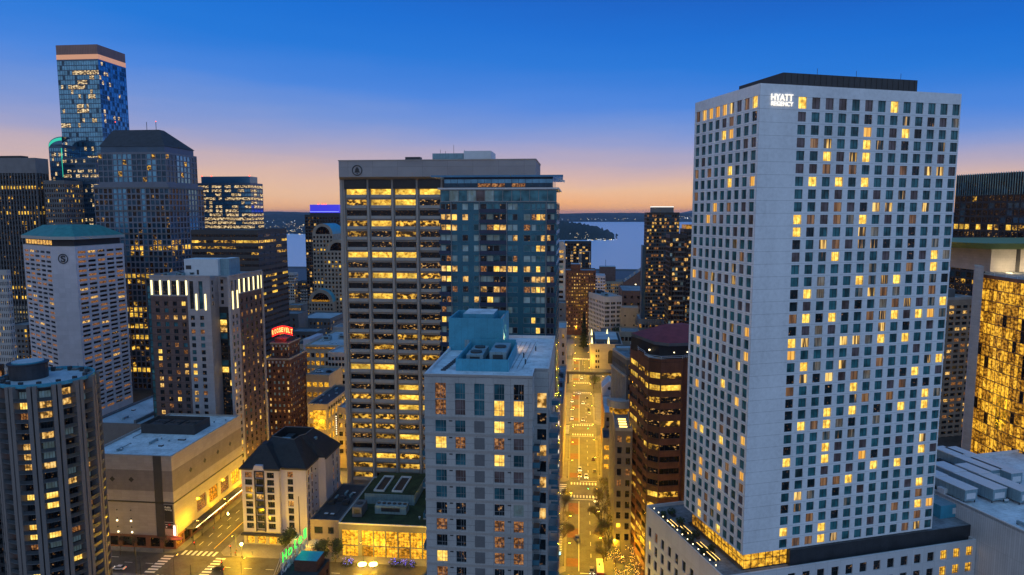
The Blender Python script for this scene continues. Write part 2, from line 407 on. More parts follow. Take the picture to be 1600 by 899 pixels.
mat('sheraton', (.56, .52, .55), .85, .08, .15, bw=3.5, bh=2.8, mort=.04, mcol=.8)
mat('red_brick', (.13, .055, .035), .9, .25, .4, bw=.9, bh=.35, off=.5, mort=.03, mcol=.8)
mat('brown_brick', (.14, .085, .075), .9, .2, .4, bw=1.5, bh=.7, off=.5, mort=.03, mcol=.8)
mat('brown_tile', (.19, .072, .036), .5, .25, .3, bw=1.5, bh=1.9, off=0, mort=.03, mcol=.6)
mat('dark_stone', (.05, .048, .05), .7, .15, .3)
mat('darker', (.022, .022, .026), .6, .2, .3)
mat('mid_grey', (.14, .14, .145), .8, .12, .3)
mat('dark_metal', (.05, .055, .06), .5, .2, .6, metal=.3)
mat('unit', (.22, .34, .39), .6, .12, .8, metal=.2, bw=1.2, bh=4, mort=.05, mcol=.6)
mat('roof_pale', (.58, .63, .66), .85, .24, .22, freq2=1.2, bw=12, bh=2.2, off=.5, mort=.05, mcol=.7, flat=1, c12=(.94, 1.04))
mat('roof_grey', (.20, .22, .24), .9, .32, .25, freq2=1.2, bw=9, bh=2.2, off=.5, mort=.06, mcol=.6, flat=1)
mat('roof_dark', (.045, .047, .055), .9, .25, .3)
mat('slate', (.020, .019, .022), .7, .3, .5, bw=.8, bh=.5, off=.5, mort=.03, mcol=.6)
mat('teal_roof', (.055, .24, .21), .55, .2, .3, metal=.3)
mat('teal_metal', (.05, .30, .43), .5, .12, .4, bw=1.4, bh=30, mort=.03, mcol=.7)
mat('white_metal', (.62, .64, .66), .5, .06, .5)
mat('navy', (.012, .03, .075), .3, .2, .4)
mat('frame_dark', (.03, .03, .032), .5, .1, 1)
mat('frame_grey', (.22, .23, .24), .5, .1, 1)
mat('maroon_roof', (.30, .045, .045), .75, .2, .4, bw=1.0, bh=40, mort=.04, mcol=.6)
mat('blue_glass_wall', (.06, .19, .33), .14, .12, .15, metal=.6)
# ================================================================= the setting
def sheet(name, pts, z, m, kind='structure', f='A', base=-.02):
    b = MB(); P = [to_w(s, d, f) for s, d in pts]
    b.quad([(x, y, z) for x, y in P], m); return tag(b.build(name), kind=kind)
mat('asphalt', (.066, .064, .062), .6, .38, .22, bump=.3, freq2=1.6, streak=0)
mat('paving', (.20, .19, .175), .85, .15, .3, bw=1.5, bh=50, mort=.03, mcol=.75)
mat('ground_mat', (.07, .068, .062), .95, .3, .02)
mat('paint', (.75, .75, .72), .7, .12, 1.2)
mat('paint_red', (.15, .06, .035), .8, .25, .5)
mat('paint_yel', (.75, .50, .06), .7, .12, 1.2)
mat('hill', (.035, .05, .06), .95, .35, .0012, freq2=.01)
mat('headland', (.02, .032, .028), .95, .35, .004, freq2=.05)
# ground: one sheet to the shore; the water runs to the horizon
sheet('ground', [(-2600, -400), (2600, -400), (2600, 1560), (-2600, 1560)], 0, 'ground_mat')
def water():
    m, nt, p = new_mat('water'); MATS['water'] = m; N = nt.nodes; L = nt.links
    p.inputs['Base Color'].default_value = (.82, .82, .78, 1); p.inputs['Metallic'].default_value = .55; p.inputs['Roughness'].default_value = .28; p.inputs['IOR'].default_value = 1.33
    tc = N.new('ShaderNodeTexCoord'); mp = N.new('ShaderNodeMapping'); mp.inputs['Scale'].default_value = (.012, .05, 1); L.new(tc.outputs['Object'], mp.inputs[0])
    n = N.new('ShaderNodeTexNoise'); n.inputs['Scale'].default_value = 1; n.inputs['Detail'].default_value = 8; n.inputs['Roughness'].default_value = .7; L.new(mp.outputs[0], n.inputs['Vector'])
    bm = N.new('ShaderNodeBump'); bm.inputs['Strength'].default_value = .9; bm.inputs['Distance'].default_value = 6; L.new(n.outputs[0], bm.inputs['Height']); L.new(bm.outputs[0], p.inputs['Normal'])
    b = MB(); b.quad([(-40000, 1200, -2), (40000, 1200, -2), (40000, 60000, -2), (-40000, 60000, -2)], 'water'); tag(b.build('water'), kind='structure')
water()
def ridge(name, px0, px1, Y0, Y1, prof, m, n=90, seed=1, rough=4):
    """land mass from shoreline Y0 back to Y1; prof = [(px, skyline y)]"""
    rg = random.Random(seed); b = MB(); b.smooth = True; rows = 7; V = []
    for i in range(n + 1):
        px = px0 + (px1 - px0) * i / n
        for (a, ya), (c, yc) in zip(prof, prof[1:]):
            if a <= px <= c: t = (px - a) / (c - a); t = t * t * (3 - 2 * t); yy = ya + (yc - ya) * t
        jit = rg.uniform(-1, 1)
        for k in range(rows):
            t = k / (rows - 1); Y = Y0 + (Y1 - Y0) * t
            r = ray(px, yy); X = r[0] / r[1] * Y; top = CH + r[2] / r[1] * Y1
            h = -4 + (top + 4) * math.sin(min(1, t) * math.pi / 2) ** .8 + (jit * rough * t) + rg.uniform(-1, 1) * rough * t
            V.append((X, Y + rg.uniform(-.03, .03) * (Y1 - Y0), h))
    b.v = V; k = b.mi(m)
    for i in range(n):
        for j in range(rows - 1):
            a = i * rows + j; b.f.append((a, a + rows, a + rows + 1, a + 1)); b.m.append(k)
    o = b.build(name); return tag(o, kind='structure')
ridge('hills', -200, 1800, 10500, 13500, [(-200, 337), (40, 334), (300, 331), (440, 331), (560, 334), (700, 336), (860, 334), (960, 332.5), (1060, 334), (1075, 333), (1300, 333), (1600, 332), (1800, 334)], 'hill', 200, 3, 3)
ridge('hills', -300, 560, 4300, 6200, [(-300, 350), (200, 350), (405, 336), (450, 335), (520, 338), (560, 345)], 'hill', 80, 5, 5)
ridge('headland', 780, 978, 3300, 4100, [(780, 344), (850, 345), (890, 347), (925, 351), (948, 359), (962, 367), (978, 376)], 'headland', 70, 9, 6)
# a far snow-blue mountain just over the ridge
b = MB(); Ym = 40000
P = [at_d(1058, 334, Ym, 'W'), at_d(1070, 331.5, Ym, 'W'), at_d(1085, 328.5, Ym, 'W'), at_d(1100, 331, Ym, 'W'), at_d(1120, 334, Ym, 'W')]
b.v = [(s, Ym, z) for s, z in P] + [(s, Ym - 3000, -5) for s, z in P] + [(s, Ym + 3000, -5) for s, z in P]
for i in range(4): b.f += [(i, 5 + i, 6 + i, i + 1), (i + 1, 11 + i, 10 + i, i)]; b.m += [b.mi('hill')] * 2
tag(b.build('hills'), kind='structure')

# lights of far shores: nobody could count them
lamp_mat('far_light', (1, .70, .35), 1.6); lamp_mat('far_light_w', (.75, .85, 1), 1.4)
def far_lights(name, n, px0, px1, py0, py1, Y, seed, sz, dens=lambda u, v: 1):
    rg = random.Random(seed); b = MB()
    while n:
        px = rg.uniform(px0, px1); py = rg.uniform(py0, py1)
        if rg.random() > dens((px - px0) / (px1 - px0), (py - py0) / (py1 - py0)): continue
        s, z = at_d(px, py, Y + rg.uniform(-40, 40), 'W'); q = sz * rg.uniform(.6, 1.4)
        b.box(s - q, s + q, Y - 20, Y - 20 + q, z - q * .6, z + q * .6, rg.choice(['far_light', 'far_light', 'far_light_w'])); n -= 1
    return tag(b.build(name), kind='stuff')
far_lights('house_lights', 150, 405, 535, 344, 362, 4250, 3, 1.3, lambda u, v: .3 + .7 * v)
far_lights('harbour_lights', 130, 405, 535, 365, 374, 4230, 4, 1.9)
far_lights('house_lights', 16, 868, 925, 362, 375, 3280, 6, 1.1)
far_lights('harbour_lights', 34, 918, 962, 373, 377.5, 3260, 7, 1.5)
far_lights('harbour_lights', 40, 1040, 1082, 338, 343, 10400, 8, 4)
far_lights('harbour_lights', 30, 870, 1000, 341, 344, 10400, 9, 3)

# ---- road bed, kerbs and blocks (frame A: s to the right, d away)
sheet('road', [(-700, 150), (420, 150), (420, 1500), (-700, 1500)], .004, 'asphalt')
def block(s0, s1, d0, d1, h=.15):
    b = MB(); r = 2.5
    P = [(s0 + r, d0), (s1 - r, d0), (s1, d0 + r), (s1, d1 - r), (s1 - r, d1), (s0 + r, d1), (s0, d1 - r), (s0, d0 + r)]
    W = [to_w(s, d, 'A') for s, d in P]; b.prism(W, .0, h, 'paving'); tag(b.build('pavement'), kind='structure')
AVE = [(209, 226), (292, 309), (378, 398), (470, 500), (580, 596), (675, 690)]
for (s0, s1) in ((-260, -146), (-131, -98.8), (-98.8, -20), (-20, -3.5), (10, 62), (80, 190)):
    seg = [(60, 209), (226, 292), (309, 378), (398, 470), (500, 580), (596, 675), (690, 770), (786, 900)]
    if s1 <= -3.5: seg = [(60, 212), (227, 312), (330, 400), (418, 485), (503, 580), (596, 675), (690, 770), (786, 900)]
    if -20 <= s0 <= -3.5 : seg = [(60, 209), (226, 292), (309, 378), (398, 470), (500, 580), (596, 675), (690, 770), (786, 900)]
    if s0 == 80: continue
    for d0, d1 in seg: block(s0 if s0 != -98.8 else -98.8 + .01, s1, d0, d1)
# ---- road paint
pm = MB()
def stripe(s0, s1, d0, d1, m='paint', z=.008):
    pm.quad([(*to_w(s0, d0, 'A'), z), (*to_w(s1, d0, 'A'), z), (*to_w(s1, d1, 'A'), z), (*to_w(s0, d1, 'A'), z)], m)
def zebra_s(s0, s1, d0, d1, n):          # bars side by side along s
    p = (s1 - s0) / n
    for i in range(n): stripe(s0 + p * (i + .25), s0 + p * (i + .75), d0, d1)
def zebra_d(s0, s1, d0, d1, n):
    p = (d1 - d0) / n
    for i in range(n): stripe(s0, s1, d0 + p * (i + .25), d0 + p * (i + .75))
for (a, c) in AVE[:4]:
    zebra_s(-3, 9.5, a - .2, a + 2.6, 9); zebra_s(-3, 9.5, c - 2.6, c + .2, 9)
    stripe(-3, 9.5, a - 2.2, a - 1.8); stripe(1.6, 9.5, c + 1.6, c + 2)
zebra_d(-8.5, -4.5, 294, 307, 6); zebra_d(-8.5, -4.5, 380, 396, 7)
for (a, c) in ((150, 206), (229, 288), (312, 374), (402, 466), (504, 576)):
    stripe(1.05, 1.25, a, c)                                   # bus lane line
    d = a + 1
    while d < c - 3: stripe(5.5, 5.65, d, d + 3); d += 9
    stripe(-3.35, 1.0, c - 13, c - 2, 'paint_red', .0065); stripe(-3.35, 1.0, a + 3, a + 9, 'paint_red', .0065)
    if c - a > 50: stripe(-3.35, 1.0, c - 34, c - 26, 'paint_red', .0065)
# left junction
zebra_d(-145, -132, 227.2, 230.5, 1) if 0 else None
for (a, c) in ((212, 227),):
    zebra_s(-145.5, -131.5, 226.5, 229.8, 7); zebra_s(-145.5, -131.5, 209, 212.4, 8)
    zebra_d(-150.5, -146.8, 213, 226, 7); zebra_d(-130.5, -127, 213, 226, 7)
d = 234
while d < 305: stripe(-138.7, -138.5, d, d + 3); stripe(-142.2, -142.0, d, d + 3) if d < 290 else None; d += 7
stripe(-135.2, -134.9, 232, 305, 'paint_yel'); 
s = -250
while s < -152: stripe(s, s + 3, 219.4, 219.6); s += 8
s = -125
while s < -10: stripe(s, s + 3, 219.4, 219.6); s += 8
for s in (-170, -176, -182): stripe(s, s + 3.5, 222.6, 222.9); 
tag(pm.build('road_markings'), kind='structure')
# ================================================================= white hotel tower on its podium (frame B)
HS, HD = 92.0, 136.3
b = Bld('hotel_tower', 'tall white hotel tower with a square window grid and lit letters at its top corner', 'hotel tower', 'B', HS, HD, 44)
HR = ["BDDD.D.B.....", "D....K..p.KDd", "....." "W.DBK...", "DwP..BpDK..p.", "..BDPB.....D.", "DDwDw..DwKPPD", ".B.B.B.......", "...D..D.pD...", "..DwDKPP..P..",
      "BwDwdB.D.w...", "BK...Pd..K...", "K.PwDppK.K.d.", "D.pB...D.KDBd", "......d..w.B.", "..d..BdPB..dK", "KBd..dPwd..w.", "KD..DK.dwPDdB", "wBKBK.wpBDBWd", "KDdD...P.K.D.", "BPd.PPdB.B...",
      "W....D.D..D..", ".Bd.P..w...pB", "KPKPDwd..KB.D"[:13], "w..K.B..DwKK.", "K..K.pw.w..Bd", "K..B.B.K.B.B.", "KBwBdK.d.....", "...dpd.......", "K..BD.D..D.P."[:13], "B..BD.WKD..BD", "Kp.D.D.B.BK..", "K.KwwB.......",
      ".Pd.K.D...DB.", "Kp...d.....w.", "..w.K....w.BW", "B..B...D...w.", ".wwBp.....wP."]
HL = ["wWWWWPDwB", "....Dw..K", "....BW...", ".......DD", ".D.......", "w.w..B...", ".....B..W", "w........", "...W.w.D.", "..WwD...D", "......D.D", "......P..", "w......w.", "......pD.", "WDwPDDP..", "..pP.....",
      "...W...DD", ".........", "..D...P.W", ".....w...", ".W...D..W", "...Dp..P.", ".DDD.....", "..DD.B...", ".WD....W.", ".........", ".....DD..", ".....w..W", ".WB..B...", "....D..W.", "......w.W", "..W..W..w",
      "..Ww.WD.D", ".W......D", "...w.W.w.", "..WDpp...", "..Bw.B..."]
rows = [(105.9 - 1.3, 105.9 + 1.3)] + [(102.8 - 2.895 * k - 1.08, 102.8 - 2.895 * k + 1.08) for k in range(36)]
W, D, HT = 55.4, 28.3, 109.7
cols = [(11.05 + 3.583 * k - 1.07, 11.05 + 3.583 * k + 1.07) for k in range(13)]
b.face((0, 0), FRONT, W, 0, HT, cols, rows, 'white_panel', .28, table(HR, 'h'), ([.5], []), 'frame_dark', .04)
colsL = [(x - .95, x + .95) for x in [1.75 + 3.1 * k for k in range(9)]]
b.face((0, D), LEFT, D, 0, HT, colsL, rows, 'white_panel', .28, table(HL, 'h'), ([.5], []), 'frame_dark', .04)
b.face((W, 0), RIGHT, D, 0, HT, spans(D, 8, .55), rows[:1] + rows[1:], 'white_panel', .28, pick({'h.': 8, 'hK': 2, 'hB': 1}, 3))
b.face((W, D), BACK, W, 0, HT, (), (), 'white_panel')
b.part('wall').quad([(0, D, 0), (W, D, 0), (W, 0, 0), (0, 0, 0)], 'white_panel')
roof_slab(b, 0, W, 0, D, HT - 1.2, 'roof_grey', 'white_panel', 0.0)
b.P.pop('parapet')
s1, z1 = at_d(1224, 113, HD + 6, 'B'); s2, z2 = at_d(1434, 126, HD + 6, 'B'); zt = (z1 + z2) / 2 - 44
p = b.part('penthouse'); p.box(s1 - HS, s2 - HS, 6, 24, HT - 1.2, zt, 'dark_stone', 'roof_dark')
for i in range(24): x = (s1 - HS) + (s2 - s1) * (i + .5) / 24; p.box(x - .08, x + .08, 5.9, 6, HT - 1.2, zt - .02, 'dark_metal')
for x in (20, 31, 44): b.new('antenna').bar((x, 7, zt), (x, 7, zt + 1.6), .05, 'dark_metal')
lamp_mat('sign_white', (1, .90, .74), 1.0)
sx0, sz0 = at_d(1222, 153.5, HD, 'B'); sx1, sz1 = at_d(1222, 162.5, HD, 'B')
def fit_text(body, width, height, m, name, depth=.15, bold=0):
    me = text_mesh(body, 1.0, m, name, .1, bold)
    xs = [v.co.x for v in me.vertices]; zs = [v.co.z for v in me.vertices]; kx = width / (max(xs) - min(xs)); kz = height / (max(zs) - min(zs)); cx = (max(xs) + min(xs)) / 2; cz = (max(zs) + min(zs)) / 2
    ys = [v.co.y for v in me.vertices]; ky = depth / (max(ys) - min(ys))
    for v in me.vertices: v.co = ((v.co.x - cx) * kx, v.co.y * ky, (v.co.z - cz) * kz)
    return me
link('sign_letters', fit_text('HYATT', 5.6, 1.45, 'sign_white', 'sign_letters', .2, .004), b.root, (sx0 - HS, -.14, sz0 - 43.85))
link('sign_letters', fit_text('REGENCY', 5.6, .95, 'sign_white', 'sign_letters', .2, -.008), b.root, (sx1 - HS, -.14, sz1 - 44))
b.done()

# podium
PS, PD, PZ = 86.0, 134.6, 39.4
b = Bld('hotel_podium', 'white podium block with a planted roof terrace and lit glass restaurant under the white tower', 'podium', 'B', PS, PD, 0)
W, D = 74.3, 41
rw = [(33.2 - 4.15 * k - 1.45, 33.2 - 4.15 * k + 1.45) for k in range(8)]
rg = random.Random(5)
pl = pick({'aK': 10, 'op': 2, 'aB': 1.2, 'aW': 1}, 12)
b.face((0, D), LEFT, D, 0, PZ, spans(D, 10, .46, .5, .5), rw, 'white_panel2', .35, lambda i, j: {(1, 0): 'aB', (1, 1): 'op', (0, 1): 'aw', (3, 2): 'aB'}.get((i, j), pl(i, j)), ([.5], []), 'frame_dark', .06)
b.face((0, 0), FRONT, W, 0, PZ, spans(W, 18, .5), [(z - 3.3, z - .8) for z in (PZ, PZ - 4.4, PZ - 8.8)], 'white_panel2', .35, lambda i, j: 'gold' if j >= 15 else 'aK', ([.33, .66], [.5]), 'frame_dark', .06)
b.face((W, 0), RIGHT, D, 0, PZ, (), (), 'white_panel2'); b.face((W, D), BACK, W, 0, PZ, (), (), 'white_panel2')
roof_slab(b, 0, W, 0, D, PZ, 'roof_grey', 'white_panel2', .9, .35)
# glass railing behind the parapet, restaurant glass under the tower
ox, oy = HS - PS, HD - PD
g = b.part('restaurant_glass')
def gl(p, ang, W_, z0, z1, n, keyf):
    b.face(p, ang, W_, z0, z1, spans(W_, n, .93), [(z0 + .25, (z0 + z1) / 2 - .05), ((z0 + z1) / 2 + .05, z1 - .3)][::-1], 'frame_dark', .08, keyf, part='restaurant_frame', wname='restaurant_pane')
b.P.pop('restaurant_glass')
gl((ox + 1.3, oy + 26), LEFT, 24.7, PZ, 43.98, 15, lambda i, j: 'gold' if j > 3 else 'goldd')
gl((ox + 1.3, oy + 1.3), FRONT, 12, PZ, 43.98, 6, lambda i, j: 'gold')
db = b.part('dark_cladding')
mat('cladding_dark', (.045, .05, .06), .45, .2, .3, bw=2.4, bh=5, mort=.03, mcol=.6, metal=.3)
x1 = at_d(1527, 822, HD, 'B')[0] - PS
db.box(ox + 13.3, x1, oy + .25, oy + 20, PZ, 43.4, 'cladding_dark', 'roof_grey')
db.box(ox + .5, ox + 13.3, oy + 1.4, oy + 27, PZ + .5, PZ + .52, 'roof_dark')
b.done()
# terrace furniture: strip-lit benches, planters, string lights
lamp_mat('strip', (1, .62, .16), 3.2); lamp_mat('bulb', (1, .80, .42), 5.0); lamp_mat('bulb_cool', (.85, .93, 1), 4.0)
mat('leaf', (.06, .085, .03), .9, .35, .6, freq2=4); mat('leaf2', (.035, .055, .025), .9, .35, .6, freq2=4); mat('leaf_dark', (.014, .026, .014), .9, .3, .6)
mat('twig', (.075, .055, .035), .9, .25, 1); mat('bark', (.06, .045, .035), .9, .3, 1.5)
def foliage(bm, x, y, z, rx, rz, n, mats, leaf=.35, rg=RNG, shell=.55):
    for _ in range(n):
        while True:
            a, c, e = rg.uniform(-1, 1), rg.uniform(-1, 1), rg.uniform(-1, 1); q = a * a + c * c + e * e
            if q < 1: break
        if rg.random() < shell and q < .35: continue
        px, py, pz = x + a * rx, y + c * rx, z + e * rz
        t = rg.uniform(0, 6.28); w = rg.uniform(-.8, .8); l = leaf * rg.uniform(.6, 1.5)
        u = Vector((math.cos(t), math.sin(t), w)).normalized() * l; v = Vector((-math.sin(t), math.cos(t), rg.uniform(-.6, .6))).normalized() * l * .7
        P = Vector((px, py, pz)); bm.quad([tuple(P - u - v), tuple(P + u - v * .6), tuple(P + u * .7 + v), tuple(P - u * .8 + v)], rg.choice(mats))
def thing(name, label, cat, loc, rz=0, group=None):
    o = bpy.data.objects.new(name, None); scene.collection.objects.link(o); o.location = loc; o.rotation_euler = (0, 0, rz); o.empty_display_size = 1
    return tag(o, label, cat, group)
bench_dn = [(3.2, 15.5), (3.2, 10.5), (3.6, 25), (1.9, 29.5)]
where = ['behind the middle of the terrace parapet', 'nearest the glass corner of the restaurant', 'farther along the terrace', 'at the far end of the terrace beside the parapet']
for i, (x, y) in enumerate(bench_dn):
    X, Y = to_w(PS + x, PD + y, 'B'); t = thing('terrace_bench', 'long bench with glowing strips ' + where[i], 'bench', (X, Y, PZ), -YAW['B'], 'lit benches on the hotel terrace')
    m = MB(); m.box(-.8, -.25, -2.2, 2.2, .05, .5, 'dark_metal'); m.box(.25, .8, -2.2, 2.2, .05, .5, 'dark_metal'); m.build('seat', t)
    m = MB(); m.box(-.16, -.02, -2.2, 2.2, .3, .44, 'strip'); m.box(.86, 1.0, -2.2, 2.2, .3, .44, 'strip'); m.build('light_strip', t)
for i in range(13):
    X, Y = to_w(PS + .75, PD + 4.5 + 2.75 * i, 'B'); t = thing('terrace_light', 'small globe light number %s along the terrace parapet, counted from the glass corner' % ['one', 'two', 'three', 'four', 'five', 'six', 'seven', 'eight', 'nine', 'ten', 'eleven', 'twelve', 'thirteen'][i], 'light', (X, Y, PZ), 0, 'globe lights along the terrace parapet')
    m = MB(); m.bar((0, 0, 0), (0, 0, 1.2), .04, 'dark_metal'); m.build('post', t); m = MB(); m.cyl(0, 0, 1.2, 1.42, .13, 'bulb', 8); m.build('globe', t)
for i, (x, y, w) in enumerate([(4.6, 13, 2.0), (2.0, 19, 2.4), (4.8, 21, 2.6), (2.4, 23, 2), (4.6, 29, 3), (5.0, 35, 3), (2, 34, 2), (1.6, 12, 1.6)]):
    X, Y = to_w(PS + x, PD + y, 'B')
    t = thing('planter', 'leafy shrub planter on the hotel terrace, ' + ['beside the restaurant glass near the corner', 'mid terrace by the parapet', 'mid terrace by the restaurant glass', 'just beyond the middle by the parapet', 'towards the far end by the restaurant', 'last before the far terrace end', 'at the far end by the parapet', 'by the parapet near the glass corner'][i], 'planter', (X, Y, PZ), -YAW['B'], 'planters on the hotel terrace')
    m = MB(); m.box(-.5, .5, -w / 2, w / 2, 0, .6, 'dark_stone'); m.build('planter_box', t)
    m = MB(); foliage(m, 0, 0, 1.2, w * .45, .75, 150, ['leaf', 'leaf2'], .2); m.build('foliage', t)
# small teal plant box beside the tower, on the podium roof
X = at_d(1463, 812, HD + 8, 'B')[0]
b = Bld('plant_enclosure', 'small teal plant enclosure on the podium roof right of the white tower', 'plant enclosure', 'B', X - 2, HD + 5, 43.4)
m = b.part('enclosure'); m.box(0, 11, 0, 10, 0, 3.6, 'teal_metal', 'unit'); m = b.part('louvre'); m.box(4, 7, -.1, 0, 1, 2.6, 'white_metal'); b.done()

# convention hall roof on the right
b = Bld('convention_hall', 'pale ribbed hall with a wide flat roof full of air handlers at right edge', 'convention hall', 'B', 160.4, 96, 0)
mat('ribbed', (.52, .53, .55), .7, .08, .2, bw=.6, bh=8, mort=.05, mcol=.7)
b.face((0, 72), LEFT, 72, 0, 48, (), (), 'ribbed'); b.face((0, 0), FRONT, 90, 0, 48, (), (), 'ribbed'); b.face((90, 0), RIGHT, 72, 0, 48, (), (), 'ribbed'); b.face((90, 72), BACK, 90, 0, 48, (), (), 'ribbed')
roof_slab(b, 0, 90, 0, 72, 47.4, 'roof_pale', 'white_metal', .9, .35)
hw = b.part('hatch'); hw.box(3, 12, 8, 15, 47.42, 48.6, 'dark_metal', 'roof_dark')
b.done()
AHU = [((1507, 784), 15, 4.2, 'nearest long blue air handler beside the roof parapet'), ((1551, 783), 20, 4.6, 'second long air handler, with a pale door on its near end'), ((1594, 786), 20, 4.2, 'long air handler reaching the right frame edge'),
       ((1547, 752), 20, 4.2, 'air handler behind the pale-door one, in the back row'), ((1579, 757), 22, 4.2, 'rearmost air handler at the back right of the hall roof')]
for (px, py), L_, w_, lb in AHU:
    s, d = at_z(px, py, 48.2, 'B'); X, Y = to_w(s, d, 'B'); t = thing('air_handler', lb, 'air handler', (X, Y, 47.4), -YAW['B'], 'air handlers on the convention hall roof')
    m = MB(); m.box(0, w_, 0, L_, .8, 3.9, 'unit'); m.build('casing', t)
    m = MB(); m.box(-.1, w_ + .1, -.1, L_ * .6, 3.9, 4.05, 'white_metal'); m.box(-.1, w_ + .1, L_ * .6 + .2, L_ + .1, 3.9, 4.2, 'white_metal'); m.build('lid', t)
    m = MB(); m.box(.6, w_ - .6, -.06, 0, 1.3, 2.9, 'white_metal'); m.build('door', t)
    m = MB()
    for k in range(5):
        for x in (.2, w_ - .4): m.box(x, x + .2, .3 + k * (L_ - .8) / 4, .5 + k * (L_ - .8) / 4, 0, .8, 'dark_metal')
    m.build('support', t)
    m = MB(); m.box(-1.2, -.02, L_ * .35, L_ * .5, .9, 2.2, 'white_metal'); m.box(-1.4, -.1, L_ * .6, L_ * .85, .9, 1.6, 'dark_metal'); m.build('duct', t)
for i, (px, py) in enumerate(((1488, 742), (1478, 738))):
    s, d = at_z(px, py, 48.2, 'B'); X, Y = to_w(s, d, 'B'); t = thing('roof_duct', ['pale roof duct lying beside the far hall parapet', 'second pale duct, hidden partly by the white tower'][i], 'duct', (X, Y, 47.4), -YAW['B'], 'ducts on the hall roof')
    m = MB(); m.box(0, 1.2, 0, 12, .8, 1.8, 'white_metal'); m.box(1.6, 2.4, 2, 11, .3, 1.5, 'dark_metal'); m.build('duct_run', t); m = MB(); m.box(.2, 1, 1, 1.6, 0, .8, 'dark_metal'); m.box(.2, 1, 9, 9.6, 0, .8, 'dark_metal'); m.build('support', t)

# ================================================================= buildings behind on the right
# curved glass office with olive eave
b = Bld('curved_office', 'curved gold-lit glass office with pale stone edge wall under an olive roof brim', 'office building', 'W', 0, 0, 0)
def at_Y(px, py, Y): return at_d(px, py, Y, 'W')
Y0 = 232; zt = at_Y(1540, 432, Y0)[1]
pts = []
for i in range(9):
    t = i / 8; px = 1531 + 144 * t; Yc = 240 - 30 * math.sin(t * math.pi * .55); pts.append((at_Y(px, 500, Yc)[0], Yc))
for k in range(8):
    (xa, ya), (xb, yb) = pts[k], pts[k + 1]; ang = math.atan2(yb - ya, xb - xa); L_ = math.hypot(xb - xa, yb - ya)
    nfl = 24; lit = pick({'gold': 16 if k == 1 else (5 if k in (2, 4) else 2), 'goldd': 6, 'oK': .6 if k < 4 else 3}, 40 + k)
    b.face((xa, ya), ang, L_, 0, zt, spans(L_, 3, .965), [(zt - 1.2 - 3.9 * i - 3.6, zt - 1.2 - 3.9 * i) for i in range(nfl)], 'frame_dark', .1, lit, part='curtain_frame', bandm='brown_tile')
P = [pts[0]] + [(pts[-1][0] + 5, pts[-1][1])] + [(pts[-1][0] + 5, 300), (pts[0][0], 300)]
b.part('roof').quad([(x, y, zt) for x, y in (pts + [(pts[-1][0] + 50, 300), (pts[0][0] * 1.28, 300)])], 'roof_grey')
# pale edge wall
xw0 = at_Y(1520, 430, 240)[0]; xw1 = at_Y(1537, 430, 236)[0]; zw = at_Y(1530, 417, 236)[1]
b.part('edge_wall').prism([(xw0, 239), (xw1, 236), (xw1 + 4, 244), (xw0 + 4.4, 246)], 0, zw, 'pale_stone')
# set-back lit box with flood lights and the brim
xq0 = at_Y(1549, 400, 250)[0]; zq = at_Y(1560, 388, 250)[1]
b.part('upper_storey').box(xq0, xq0 + 60, 250, 290, zt, zq, 'pale_stone')
b.part('upper_storey').box(xq0 + 9.2, xq0 + 10.6, 249.8, 250, zt, zq - .2, 'darker')
mat('olive', (.20, .23, .06), .5, .12, .3)
zr = at_Y(1560, 380, 244)[1]; xr0 = at_Y(1520, 380, 244)[0]
pr = b.part('roof_brim'); N = 10
pr.prism([(xr0 + 16 * (1 - math.cos(a)) * .5, 246 + 10 * math.sin(a)) if 0 else (xr0 + 8 - 8 * math.cos(a), 256 - 14 * math.sin(a)) for a in [math.pi / 2 * i / N for i in range(N + 1)]] + [(xr0 + 90, 242), (xr0 + 90, 300), (xr0, 300)], zq, zr, 'olive',
         P2=[(xr0 - 1.5 + 8 - 8 * math.cos(a), 255 - 14 * math.sin(a)) for a in [math.pi / 2 * i / N for i in range(N + 1)]] + [(xr0 + 90, 240), (xr0 + 90, 300), (xr0 - 1.5, 300)])
t = b.part('terrace_rail')
for i in range(9):
    a_, c_ = pts[0], pts[-1]
for (xa, ya), (xb, yb) in zip(pts, pts[1:]):
    t.bar((xa, ya, zt + 1.1), (xb, yb, zt + 1.1), .06, 'white_metal'); t.bar((xa, ya, zt), (xa, ya, zt + 1.1), .05, 'white_metal'); 
b.done()
for i in range(3):
    l = bpy.data.lights.new('flood_lamp', 'POINT'); l.energy = 1500; l.color = (1, .72, .35); l.shadow_soft_size = .4
    t = thing('flood_light', ['flood light at the left end of the lit roof storey under the olive brim', 'middle flood light washing the pale roof storey', 'right flood light washing the pale roof storey'][i], 'flood light', (xq0 + 4 + 9 * i, 244, zt + .1), 0, 'flood lights under the olive roof brim')
    m = MB(); m.box(-.3, .3, -.2, .2, 0, .4, 'dark_metal'); m.build('housing', t); m = MB(); m.box(-.25, .25, .21, .24, .05, .35, 'bulb'); m.build('lens', t); link('lamp', l, t, (0, .9, .9))

